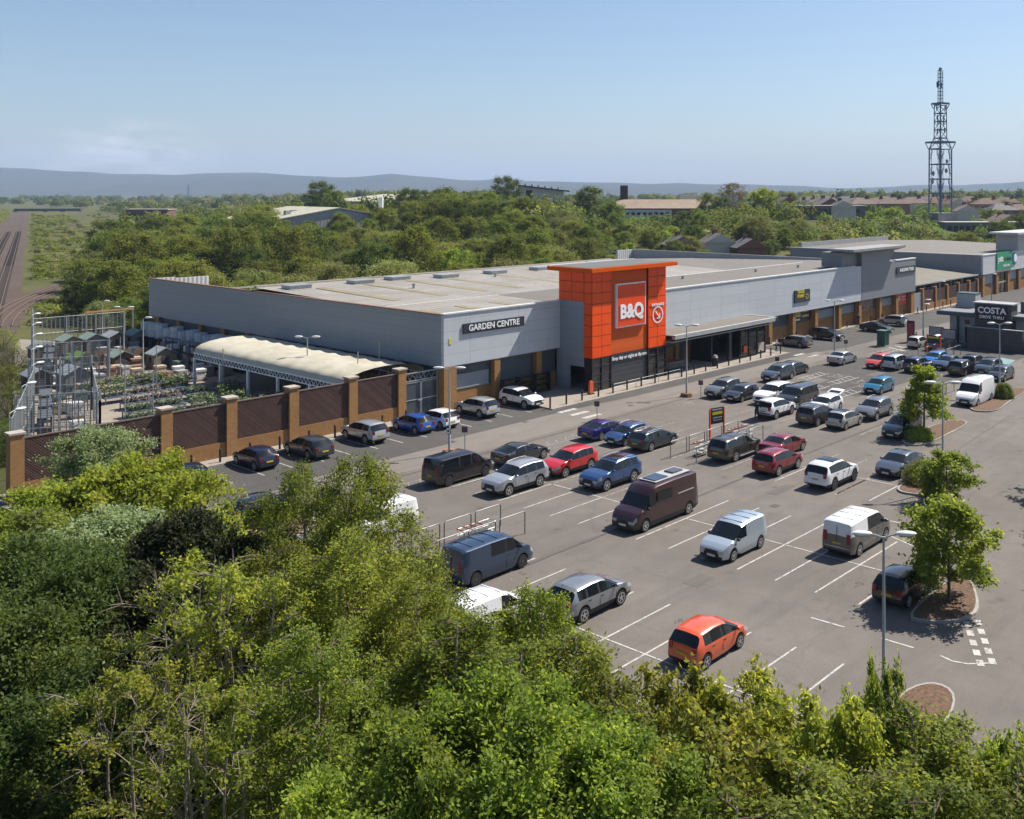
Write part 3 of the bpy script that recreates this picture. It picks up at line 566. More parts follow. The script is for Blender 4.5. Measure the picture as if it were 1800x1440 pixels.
# things standing at the front
def trolley_mesh():
    b = MB()
    for z in (0.35, 0.65, 1.0): 
        w = 0.24 + 0.06 * z; l = 0.36 + 0.12 * z
        for (p, q) in (((-l, -w), (l, -w)), ((l, -w), (l, w)), ((l, w), (-l, w)), ((-l, w), (-l, -w))): b.path([(p[0], p[1], z), (q[0], q[1], z)], 0.014, 4)
    for i in range(7):
        x = -0.45 + 0.15 * i
        for s in (-1, 1): b.path([(x * 0.85, s * 0.26, 0.35), (x, s * 0.3, 1.0)], 0.008, 3)
    for sx in (-1, 1):
        for sy in (-1, 1): b.path([(sx * 0.36, sy * 0.25, 0.35), (sx * 0.38, sy * 0.25, 0.08)], 0.014, 4)
    b.poly([(-0.4, -0.26, 0.35), (0.4, -0.26, 0.35), (0.4, 0.26, 0.35), (-0.4, 0.26, 0.35)])
    return b
TR = empty('shopping_trolley', (88.2, 67.2, 0.12), 'metal shopping trolley with orange handle in the nest beneath the canopy nearest the tower', 'trolley', 'shopping trolleys')
trolley_mesh().build('basket', M['galv'], TR); b = MB(); b.path([(-0.5, -0.3, 1.05), (-0.5, 0.3, 1.05)], 0.03, 6); b.build('handle', M['orange'], TR); b = MB()
for sx in (-1, 1):
    for sy in (-1, 1): b.path([(sx * 0.38, sy * 0.25 - 0.02, 0.07), (sx * 0.38, sy * 0.25 + 0.02, 0.07)], 0.07, 8)
b.build('castors', M['rubber'], TR)
TL = 'metal shopping trolley with orange handle nested in the row beneath the entrance canopy'
TR['label'] = TL
for i in range(13): dup(TR, (88.2 + 0.42 * (i % 7 + 1), 67.2 + 0.75 * (i // 7), 0.12), 0, TL)
BN = empty('litter_bin', (94.6, 65.4, 0.12), 'dark litter bin with pale hood beneath the entrance canopy', 'bin'); b = MB(); b.cyl((0, 0), 0.34, 0, 0.95, 12); b.build('bin_body', M['black'], BN); b = MB(); b.cyl((0, 0), 0.36, 0.95, 1.25, 12, 0.2); b.build('hood', mat('bin_hood_grey', (0.3, 0.28, 0.28), 0.5), BN)
OB = empty('traffic_barrier', (73.3, 65.6, 0.12), 'orange plastic barrier standing upright by the foot of the orange tower', 'barrier'); b = MB(); b.box(-0.25, 0.25, -0.12, 0.12, 0.1, 1.2); b.box(-0.18, 0.18, -0.1, 0.1, 1.2, 1.3); b.build('panel', M['orange'], OB); b = MB(); b.box(-0.3, 0.3, -0.25, 0.25, 0, 0.1); b.build('foot', M['black'], OB)
# bollards
def bollard(loc, first=[None], lab=''):
    if first[0] is None:
        r = empty('bollard', loc, lab, 'bollard', 'black bollards along the shop front'); b = MB(); b.cyl((0, 0), 0.085, 0, 0.92, 8); b.build('post', M['black'], r); b = MB(); b.cyl((0, 0), 0.10, 0.92, 1.0, 8, 0.06); b.build('cap', M['plastic'], r); first[0] = r; return r
    return dup(first[0], loc, 0, lab)
BL1 = 'black metal bollard on the kerb between the white crossover bars and the entrance canopy'; BL2 = 'black metal bollard at the foot of the brick and timber garden wall'; BL3 = 'black metal bollard on the kerb right of the entrance canopy'
for x in (66.1, 68.3, 70.5, 72.9, 75.1, 77.3, 79.6, 81.9, 84.2, 86.6, 88.9, 91.1, 93.4, 95.7, 98.0, 100.3, 102.6, 104.9, 107.2): bollard((x, 64.25, 0.12), lab=BL1)
for x in (34.6, 36.8, 39.2, 41.7, 44.3, 46.7, 49.1, 51.4, 53.9, 56.4): bollard((x, 69.95, 0.12), lab=BL2)
for x in (109.6, 112.5, 116.2, 119.5, 123.0, 127.0, 130.6, 134.2, 138, 142, 146, 150, 154, 158, 161.5, 165, 168.5, 172): bollard((x, 69.1 if x < 158 else 68.5, 0.12), lab=BL3)
TB = empty('guard_rail', (79.5, 64.25, 0), 'low tubular guard rail linking bollards in front of the charcoal shutter', 'railing'); b = MB(); b.path([(-4.3, 0.14, 0.6), (7.0, 0.14, 0.6)], 0.025, 5); b.path([(-4.3, 0.14, 0.95), (7.0, 0.14, 0.95)], 0.025, 5); b.build('rail', M['galv'], TB)
b = MB()
for x in (-4.3, -0.6, 3.2, 7.0): b.cyl((x, 0.14), 0.03, 0.1, 0.97, 6)
b.build('post', M['galv'], TB)
# ---------------------------------------------------------------- garden wall, gate
def diagslat():
    m, t = newmat('dark_diagonal_slats', 0.8, 0.2); p, x, y, z = t.pos()
    w = t.math('PINGPONG', t.math('ADD', x, t.math('MULTIPLY', z, 1.15)), 0.11); g = t.math('LESS_THAN', w, 0.02); d = t.noise(p, 2.2, 6)
    cm = t.new('CombineXYZ'); t.link(t.math('FLOOR', t.math('DIVIDE', t.math('ADD', x, t.math('MULTIPLY', z, 1.15)), 0.22)), cm.inputs[0]); wn = t.new('TexWhiteNoise', noise_dimensions='2D'); t.link(cm.outputs[0], wn.inputs['Vector'])
    c = t.mix(wn.outputs['Value'], (0.042, 0.020, 0.017), (0.075, 0.040, 0.034)); c = t.mix(t.math('MULTIPLY', d, 0.5), c, (0.028, 0.017, 0.014)); c = t.mix(t.math('MULTIPLY', g, 0.8), c, (0.15, 0.10, 0.085))
    t.link(c, t.b.inputs['Base Color']); return m
SLAT = diagslat(); CAPS = mat('stone_cap', (0.34, 0.30, 0.25), 0.85, var=0.2)
GW = empty('garden_wall', (40, 71.2, 0), 'buff brick wall with dark diagonal timber panels enclosing the garden yard', 'wall')
px_ = [23.5, 33.3, 38.3, 43.6, 49.2, 54.3]
for i, x in enumerate(px_):
    b = MB(); b.box(x - 0.42, x + 0.42, 70.95, 71.75, 0, 4.45); p_ = part(b, 'brick_pier', BR, GW); b = MB(); b.box(x - 0.5, x + 0.5, 70.87, 71.83, 4.45, 4.58); b.build('pier_cap', CAPS, p_)
    if i: 
        x0 = px_[i - 1] + 0.42; x1 = x - 0.42
        b = MB(); b.box(x0, x1, 71.1, 71.45, 0, 1.25); part(b, 'brick_wall', BRD, GW)
        b = MB(); b.box(x0, x1, 71.15, 71.25, 1.25, 4.1); pn = part(b, 'timber_panel', SLAT, GW); b = MB(); b.box(x0, x1, 71.12, 71.28, 4.1, 4.18); b.build('panel_rail', mat('weathered_rail', (0.13, 0.10, 0.085), 0.8), pn)
GT = empty('yard_gate', (56.6, 71.3, 0), 'grey steel mesh double gate between garden wall and the building corner', 'gate')
for s in (-1, 1):
    b = MB(); x0, x1 = (-1.85, -0.05) if s < 0 else (0.05, 1.85)
    for x in (x0, x1): b.box(x - 0.05, x + 0.05, -0.05, 0.05, 0.1, 3.1)
    for z in (0.12, 1.5, 3.05): b.box(x0, x1, -0.04, 0.04, z, z + 0.08)
    lf = b.build('gate_leaf', M['galv'], GT); b = MB(); b.box(x0 + 0.05, x1 - 0.05, 0.0, 0.02, 0.2, 3.05); b.build('infill', mat('tinted_polycarbonate', (0.06, 0.075, 0.085), 0.2, var=0.2), lf)
b = MB(); b.box(-1.95, -1.85, -0.06, 0.06, 0, 4.0); b.box(1.85, 1.95, -0.06, 0.06, 0, 4.0); b.box(-1.85, 1.85, -0.05, 0.05, 3.2, 3.3); b.box(-1.85, 1.85, -0.05, 0.05, 3.9, 4.0)
for i in range(6): b.path([(-1.85 + i * 0.62, 0, 3.3), (-1.85 + i * 0.62 + 0.31, 0, 3.9), (-1.85 + i * 0.62 + 0.62, 0, 3.3)], 0.03, 4)
b.build('gate_header', M['galv'], GT)
b = MB(); b.box(-0.3, 0.1, -0.08, -0.05, 1.4, 1.55); b.build('notice', SIGNW, GT)
# ---------------------------------------------------------------- building yard wall and roof on the right
YD = empty('building_yard', (158.3, 69.5, 0), 'low roofed timber store yard with buff brick piers right of the warehouse', 'yard')
yx = [162.2, 167.6, 172.8, 178.0, 183.2, 187.4]
for i, x in enumerate(yx):
    b = MB(); b.box(x - 0.3, x + 0.3, 69.3, 69.9, 0, 3.8); part(b, 'brick_pier', BR, YD)
    if i:
        b = MB(); b.box(yx[i - 1] + 0.3, x - 0.3, 69.4, 69.75, 0, 1.2); part(b, 'brick_wall', BRD, YD); b = MB(); b.box(yx[i - 1] + 0.3, x - 0.3, 69.5, 69.62, 1.2, 3.3); part(b, 'timber_panel', SLAT, YD)
b = MB(); b.box(158.6, 161.8, 69.5, 69.6, 0.1, 3.2); part(b, 'steel_gate', M['galv'], YD)
b = MB(); b.poly([(158.25, 70.0, 4.5), (189, 70.0, 4.5), (189, 100, 6.5), (158.25, 100, 6.5)]); part(b, 'roof', ribbed('mossy_roof_sheet', (0.17, 0.155, 0.125), 'y', 1.6, 0.8, 0.5, 0.4), YD)
b = MB(); b.box(158.25, 189, 69.9, 70.1, 4.3, 4.55); part(b, 'gutter', mat('gutter_grey', (0.3, 0.3, 0.29), 0.5), YD)
b = MB(); b.box(158.3, 189, 76, 76.2, 0.1, 4.8); part(b, 'rear_wall', DGREY, YD)
rs = random.Random(5)
for i in range(14):
    x = 163.5 + i * 1.75; h = rs.uniform(2.6, 4.1); w = rs.uniform(0.7, 1.3); b = MB(); b.box(x, x + w, 72.2, 73.6, 0.0, h)
    tag(b.build('timber_stack', mat(rs.choice(['board_stack_pale', 'board_stack_brown', 'board_stack_grey']), (0.3, 0.27, 0.22) if i % 3 else (0.14, 0.10, 0.07), 0.8, var=0.3, scale=3)), 'stack of upright boards behind the timber panels beneath the mossy yard roof', 'timber stack', 'board stacks in the building yard')
# ---------------------------------------------------------------- second retail block (right)
R2 = empty('second_retail_unit', (190.9, 72, 0), 'grey and white clad retail unit with green sign at far right', 'building')
CLW = cladding('white_cladding', (0.50, 0.515, 0.53))
b = MB(); b.box(190.9, 240, 69.7, 70.0, 4.3, 8.0); part(b, 'front_cladding', CLW, R2)
b = MB(); b.box(190.9, 191.2, 70.0, 112, 3.7, 8.0); part(b, 'side_cladding', CLG, R2)
b = MB(); b.box(190.8, 191.3, 70.1, 112, 8.0, 8.14); b.box(190.8, 240, 69.6, 70.1, 8.0, 8.14); part(b, 'capping', TRIM, R2)
b = MB(); b.box(191.0, 240, 70.3, 70.6, 0, 2.2); b.box(191.3, 191.5, 70.6, 111, 0, 2.0); part(b, 'brick_wall', BRD, R2)
b = MB(); b.box(191.4, 240, 70.35, 70.55, 2.2, 4.4); b.box(191.35, 191.5, 70.6, 111, 2.0, 3.9); part(b, 'recessed_wall', DGREY, R2)
for x in (191.6, 199.0, 205.5, 212, 218.5, 225): b = MB(); b.box(x - 0.6, x + 0.6, 69.8, 70.32, 0, 4.3); part(b, 'brick_pier', BR, R2)
for x in (193.0, 206.6, 213, 219.6): b = MB(); b.box(x, x + 4.3, 70.2, 70.33, 2.3, 4.2); part(b, 'shutter', SHUT, R2)
b = MB(); b.box(199.8, 204.7, 70.2, 70.34, 0.1, 4.2); part(b, 'glazed_entrance', M['glass'], R2); b = MB()
for x in (199.7, 202.2, 204.7): b.box(x, x + 0.15, 70.08, 70.2, 0.1, 4.3)
for z in (2.0, 4.2): b.box(199.7, 204.8, 70.1, 70.19, z, z + 0.35)
part(b, 'entrance_frame', mat('entrance_frame_buff', (0.4, 0.3, 0.2), 0.6), R2)
b = MB(); b.poly([(191.3, 70.1, 7.7), (240, 70.1, 7.7), (240, 100, 8.3), (191.3, 100, 8.3)]); b.poly([(191.3, 100, 8.3), (240, 100, 8.3), (240, 112, 7.9), (191.3, 112, 7.9)]); part(b, 'roof', ROOFG, R2)
b = MB(); b.box(196.0, 240, 112, 112.4, 6, 8.9); part(b, 'rear_parapet', ribbed('grey_ribbed_panel', (0.3, 0.3, 0.3), 'x', 0.6, 0.6, 0.8, 0.15), R2)
b = MB(); b.box(210.0, 240, 69.5, 74, 8.14, 11.5); part(b, 'raised_gable', mat('grey_render', (0.38, 0.38, 0.38), 0.6, var=0.08), R2); b = MB(); b.box(207.5, 240, 68.6, 74.6, 11.5, 11.9); part(b, 'gable_slab', mat('pale_grey_fascia', (0.42, 0.42, 0.42), 0.5), R2)
GRN = mat('sign_green_face', (0.02, 0.26, 0.12), 0.4, var=0.03)
b = MB(); b.box(197.9, 206.6, 69.5, 69.72, 4.8, 8.25); s_ = part(b, 'pet_store_sign', GRN, R2); textmesh('pets', 1.7, SIGNW, s_, 'lettering', (199.9, 69.48, 6.9), (pi / 2, 0, 0), 0.03); textmesh('at home', 1.25, mat('sign_dark_green', (0.005, 0.07, 0.04), 0.4, var=0), s_, 'lettering', (204.1, 69.48, 6.85), (pi / 2, 0, 0), 0.03); textmesh('vets for pets', 0.7, SIGNW, s_, 'lettering', (203.2, 69.48, 5.5), (pi / 2, 0, 0), 0.01)
b = MB(); b.path([(208.3, 69.55, 6.6), (208.3, 69.75, 6.6)], 1.25, 20); s_ = part(b, 'round_sign', mat('round_sign_blue', (0.03, 0.12, 0.38), 0.4, var=0), R2); b = MB(); b.path([(208.6, 69.5, 6.7), (208.6, 69.56, 6.7)], 0.85, 16); b.build('lettering', SIGNW, s_)
# ---------------------------------------------------------------- drive-through coffee shop
K = empty('coffee_shop', (131, 44, 0), 'single storey grey drive through coffee shop with dark sign and teal eaves', 'building')
GRR = mat('light_grey_render', (0.36, 0.36, 0.37), 0.7, var=0.07); TEAL = mat('dark_teal_fascia', (0.035, 0.07, 0.08), 0.5, var=0.1); SLB = brick('dark_grey_stone', (0.085, 0.08, 0.08), (0.11, 0.10, 0.10), (0.06, 0.06, 0.06))
b = MB(); b.box(131, 143, 30, 52.3, 0, 3.75); part(b, 'wall', GRR, K)
b = MB(); b.box(129.7, 144, 29, 53.6, 3.75, 4.25); part(b, 'eaves', TEAL, K); b = MB(); b.box(129.9, 143.8, 29.2, 53.4, 4.25, 4.31); part(b, 'roof', mat('grey_membrane_roof', (0.16, 0.165, 0.175), 0.8, var=0.2), K)
b = MB(); b.box(134, 143, 30, 44, 4.31, 5.8); part(b, 'upper_roof', mat('slate_grey_sheet', (0.10, 0.105, 0.12), 0.6, var=0.1), K)
b = MB(); b.box(135.2, 137.2, 50.4, 53.0, 4.31, 6.2); part(b, 'roof_plant', GRR, K); b = MB(); b.box(135.15, 137.25, 50.35, 53.05, 6.2, 6.32); part(b, 'roof_plant_cap', TEAL, K)
b = MB(); b.box(129.3, 131.6, 43.6, 48.3, 0, 5.7); tw_ = part(b, 'sign_tower', SLB, K); b = MB(); b.box(129.1, 131.8, 43.4, 48.5, 5.7, 5.85); part(b, 'tower_cap', mat('grey_cap', (0.3, 0.3, 0.31), 0.6), K)
PLUM = mat('sign_plum_face', (0.035, 0.012, 0.022), 0.35, var=0)
b = MB(); b.box(129.15, 129.3, 44.1, 48.0, 3.6, 5.45); s_ = part(b, 'coffee_sign', PLUM, K); textmesh('COSTA', 1.12, SIGNW, s_, 'lettering', (129.13, 46.05, 4.85), (pi / 2, 0, -pi / 2), 0.03); textmesh('DRIVE THRU', 0.56, SIGNW, s_, 'lettering', (129.13, 46.05, 4.0), (pi / 2, 0, -pi / 2), 0.008)
b = MB(); b.box(130.94, 131.0, 49.0, 50.2, 0.1, 2.3); b.box(130.94, 131.0, 49.6, 50.3, 2.6, 3.2); b.box(130.94, 131.0, 40.8, 42.0, 1.8, 3.0); b.box(130.94, 131.0, 36, 38, 1.0, 3.0); part(b, 'window', M['glass'], K)
b = MB(); b.box(130.7, 130.95, 51.0, 51.25, 0, 3.75); part(b, 'downpipe', CHAR, K)
SW = empty('screen_wall', (127.6, 45, 0), 'dark grey stone screen wall in front of the coffee shop bin store', 'wall'); b = MB(); b.box(-0.2, 0.2, -3.4, 3.6, 0, 2.75); b.box(0.2, 3.0, 3.3, 3.6, 0, 2.75); b.build('wall_panel', SLB, SW); b = MB(); b.box(-0.25, 0.25, -3.45, 3.65, 2.75, 2.82); b.build('coping', mat('grey_cap', (0.3, 0.3, 0.31), 0.6), SW)
GC = empty('utility_cabinet', (121.9, 57.6, 0), 'tall dark green utility cabinet on the pale store road', 'cabinet'); b = MB(); b.box(-0.65, 0.65, -0.55, 0.55, 0.1, 2.0); b.build('cabinet_body', mat('green_cabinet_paint', (0.025, 0.075, 0.058), 0.5, var=0.15), GC); b = MB(); b.box(-0.72, 0.72, -0.62, 0.62, 2.0, 2.08); b.build('cabinet_top', mat('green_cabinet_top', (0.06, 0.13, 0.10), 0.5), GC); b = MB(); b.box(-0.75, 0.75, -0.65, 0.65, 0, 0.1); b.build('plinth', M['kerb'], GC); b = MB(); b.box(-0.03, 0.03, -0.58, -0.54, 0.15, 1.95); b.build('door_seam', M['black'], GC)
TT = empty('totem_sign', (127.4, 56.2, 0), 'slim dark plum totem sign at the coffee shop entrance', 'sign'); b = MB(); b.box(-0.12, 0.12, -0.5, 0.5, 0, 2.9); b.build('totem_body', PLUM, TT); b = MB(); b.box(-0.14, -0.12, -0.4, 0.4, 0.9, 2.6); b.build('sign_panel', mat('totem_red_panel', (0.25, 0.05, 0.05), 0.5, var=0.4, scale=3), TT)
for i, (x, y, lab) in enumerate([(129.6, 53.6, 'pale menu board in black frame left of the coffee shop corner'), (128.4, 51.4, 'pale menu board in black frame close to the coffee shop door')]):
    q = empty('menu_board', (x, y, 0), lab, 'menu board', 'menu boards at the drive through'); b = MB(); b.box(-0.06, 0.06, -1.0, 1.0, 0.75, 2.1); b.build('frame', M['black'], q); b = MB(); b.box(-0.08, -0.06, -0.9, 0.9, 0.85, 2.0); b.build('menu_panel', mat('menu_paper', (0.34, 0.30, 0.30), 0.6, var=0.25, scale=3), q); b = MB(); b.box(-0.05, 0.05, -0.8, -0.7, 0, 0.75); b.box(-0.05, 0.05, 0.7, 0.8, 0, 0.75); b.build('leg', M['black'], q)
# ---------------------------------------------------------------- vehicles
def interp(pts, x):
    return float(np.interp(x, [p[0] for p in pts], [p[1] for p in pts]))
# x runs from the tail (0) to the nose (L)
SPEC = dict(
 hatch=dict(L=4.05, W=1.76, H=1.46, wb=2.53, fo=0.82, wr=0.32, top=[(0, .55), (.04, .78), (.10, .96), (.50, 1.36), (.72, 1.42), (1.5, 1.46), (2.1, 1.42), (2.42, 1.34), (3.18, .97), (3.6, .88), (3.9, .74), (4.05, 0.69)], belt=[(0, .98), (2.2, .93), (3.2, .90)], rw=(.10, .50), ws=(2.42, 3.18), sg=(.62, 2.98), pil=(1.05, 1.88)),
 city=dict(L=4.0, W=1.70, H=1.54, wb=2.53, fo=0.78, wr=0.31, top=[(0, .5), (.03, .80), (.08, 1.0), (.36, 1.42), (.55, 1.49), (1.4, 1.54), (2.0, 1.50), (2.3, 1.43), (3.2, .99), (3.6, .88), (3.88, .72), (4.0, 0.67)], belt=[(0, 1.02), (2.0, .97), (3.2, .92)], rw=(.08, .36), ws=(2.3, 3.2), sg=(.5, 3.05), pil=(1.0, 1.85)),
 suv=dict(L=4.5, W=1.86, H=1.66, wb=2.68, fo=0.92, wr=0.37, top=[(0, .6), (.04, .90), (.09, 1.08), (.42, 1.52), (.62, 1.61), (1.6, 1.66), (2.25, 1.62), (2.58, 1.54), (3.42, 1.12), (3.95, 1.03), (4.35, .88), (4.5, 0.79)], belt=[(0, 1.14), (2.2, 1.07), (3.4, 1.04)], rw=(.09, .42), ws=(2.58, 3.42), sg=(.55, 3.2), pil=(1.15, 2.0)),
 bigsuv=dict(L=4.8, W=1.94, H=1.78, wb=2.88, fo=0.92, wr=0.40, top=[(0, .62), (.04, .98), (.08, 1.16), (.36, 1.62), (.55, 1.72), (1.6, 1.78), (2.4, 1.74), (2.72, 1.66), (3.52, 1.22), (4.2, 1.12), (4.65, .97), (4.8, 0.83)], belt=[(0, 1.22), (2.2, 1.16), (3.5, 1.13)], rw=(.08, .36), ws=(2.72, 3.52), sg=(.5, 3.3), pil=(1.25, 2.15)),
 saloon=dict(L=4.7, W=1.84, H=1.44, wb=2.8, fo=0.88, wr=0.33, top=[(0, .55), (.05, .85), (.12, .98), (.62, 1.04), (1.35, 1.37), (1.7, 1.43), (2.2, 1.44), (2.75, 1.36), (3.55, .98), (4.1, .88), (4.55, .74), (4.7, 0.69)], belt=[(0, 1.0), (.6, 1.0), (2.2, .95), (3.5, .91)], rw=(.62, 1.35), ws=(2.75, 3.55), sg=(1.05, 3.35), pil=(2.15,)),
 coupe=dict(L=4.75, W=1.88, H=1.39, wb=2.83, fo=0.84, wr=0.35, top=[(0, .55), (.05, .86), (.12, 1.0), (.32, 1.03), (1.3, 1.33), (1.8, 1.39), (2.2, 1.38), (2.6, 1.31), (3.4, .97), (4.1, .87), (4.6, .72), (4.75, 0.67)], belt=[(0, 1.0), (2.2, .93), (3.4, .90)], rw=(.32, 1.3), ws=(2.6, 3.4), sg=(1.0, 3.2), pil=(2.05,)),
 estate=dict(L=4.7, W=1.84, H=1.49, wb=2.82, fo=0.88, wr=0.34, top=[(0, .55), (.05, .82), (.10, .98), (.55, 1.38), (.8, 1.45), (1.9, 1.49), (2.4, 1.45), (2.75, 1.37), (3.55, .99), (4.1, .89), (4.55, .75), (4.7, 0.69)], belt=[(0, 1.0), (2.2, .95), (3.5, .91)], rw=(.10, .55), ws=(2.75, 3.55), sg=(.68, 3.35), pil=(1.3, 2.2)),
 mpv=dict(L=4.6, W=1.83, H=1.68, wb=2.74, fo=0.92, wr=0.33, top=[(0, .55), (.03, .9), (.07, 1.08), (.28, 1.56), (.45, 1.63), (1.6, 1.68), (2.3, 1.64), (2.6, 1.56), (3.6, 1.06), (4.1, .95), (4.48, .8), (4.6, 0.72)], belt=[(0, 1.08), (2.2, 1.02), (3.6, .98)], rw=(.07, .28), ws=(2.6, 3.6), sg=(.38, 3.35), pil=(1.2, 2.1)),
 smallvan=dict(L=4.4, W=1.83, H=1.83, wb=2.73, fo=0.90, wr=0.33, van=1, top=[(0, .55), (.02, 1.1), (.05, 1.3), (.14, 1.74), (.3, 1.80), (1.5, 1.83), (2.35, 1.78), (2.62, 1.70), (3.45, 1.12), (4.0, .98), (4.3, .82), (4.4, 0.73)], belt=[(0, 1.12), (3.45, 1.04)], rw=(9, 9), ws=(2.62, 3.45), sg=(2.2, 3.2), pil=()),
 midvan=dict(L=5.1, W=1.94, H=1.98, wb=3.25, fo=0.90, wr=0.35, van=1, top=[(0, .55), (.02, 1.2), (.04, 1.4), (.12, 1.88), (.28, 1.95), (2, 1.98), (3.2, 1.95), (3.5, 1.86), (4.28, 1.26), (4.75, 1.08), (5.0, .86), (5.1, 0.75)], belt=[(0, 1.24), (4.3, 1.16)], rw=(9, 9), ws=(3.5, 4.28), sg=(3.0, 4.05), pil=()),
 crewvan=dict(L=5.1, W=1.94, H=1.98, wb=3.3, fo=0.90, wr=0.35, van=1, top=[(0, .55), (.02, 1.2), (.04, 1.4), (.12, 1.88), (.28, 1.95), (2, 1.98), (3.2, 1.95), (3.5, 1.86), (4.28, 1.26), (4.75, 1.08), (5.0, .86), (5.1, 0.75)], belt=[(0, 1.24), (4.3, 1.16)], rw=(9, 9), ws=(3.5, 4.28), sg=(1.95, 4.05), pil=(3.0,)),
 busvan=dict(L=5.2, W=1.94, H=1.92, wb=3.35, fo=0.90, wr=0.36, van=1, top=[(0, .55), (.03, 1.1), (.05, 1.3), (.2, 1.82), (.36, 1.89), (2, 1.92), (3.2, 1.89), (3.5, 1.8), (4.3, 1.24), (4.85, 1.06), (5.1, .86), (5.2, 0.75)], belt=[(0, 1.2), (4.3, 1.13)], rw=(.05, .2), ws=(3.5, 4.3), sg=(.35, 4.05), pil=(1.9, 3.0)),
 highvan=dict(L=6.4, W=2.0, H=2.52, wb=4.33, fo=1.0, wr=0.36, van=1, top=[(0, .6), (.02, 1.5), (.04, 1.85), (.12, 2.4), (.3, 2.48), (2.5, 2.52), (4.2, 2.48), (4.62, 2.34), (4.95, 1.98), (5.5, 1.34), (6.0, 1.16), (6.3, .92), (6.4, 0.77)], belt=[(0, 1.45), (4.8, 1.38), (5.5, 1.24)], rw=(9, 9), ws=(4.95, 5.5), sg=(4.4, 5.3), pil=(), gh=2.1),
 transit=dict(L=5.5, W=1.98, H=2.38, wb=3.45, fo=0.95, wr=0.35, van=1, top=[(0, .6), (.02, 1.5), (.04, 1.8), (.12, 2.26), (.3, 2.34), (2.4, 2.38), (3.4, 2.34), (3.75, 2.2), (4.0, 2.0), (4.62, 1.3), (5.1, 1.12), (5.4, .9), (5.5, 0.77)], belt=[(0, 1.4), (4.0, 1.3), (4.6, 1.2)], rw=(9, 9), ws=(4.0, 4.62), sg=(3.5, 4.4), pil=(), gh=2.05),
 pickup=dict(L=5.25, W=1.82, H=1.79, wb=3.0, fo=0.85, wr=0.39, top=[(0, .7), (.03, 1.05), (.08, 1.16), (.34, 1.66), (.5, 1.72), (1.6, 1.73), (1.72, 1.76), (2.6, 1.79), (2.95, 1.72), (3.1, 1.68), (3.85, 1.2), (4.5, 1.1), (5.08, .98), (5.25, 0.85)], belt=[(0, 1.16), (3.85, 1.1)], rw=(.08, .34), ws=(3.1, 3.85), sg=(.45, 3.7), pil=(1.68, 2.75)),
)
CARM = {}
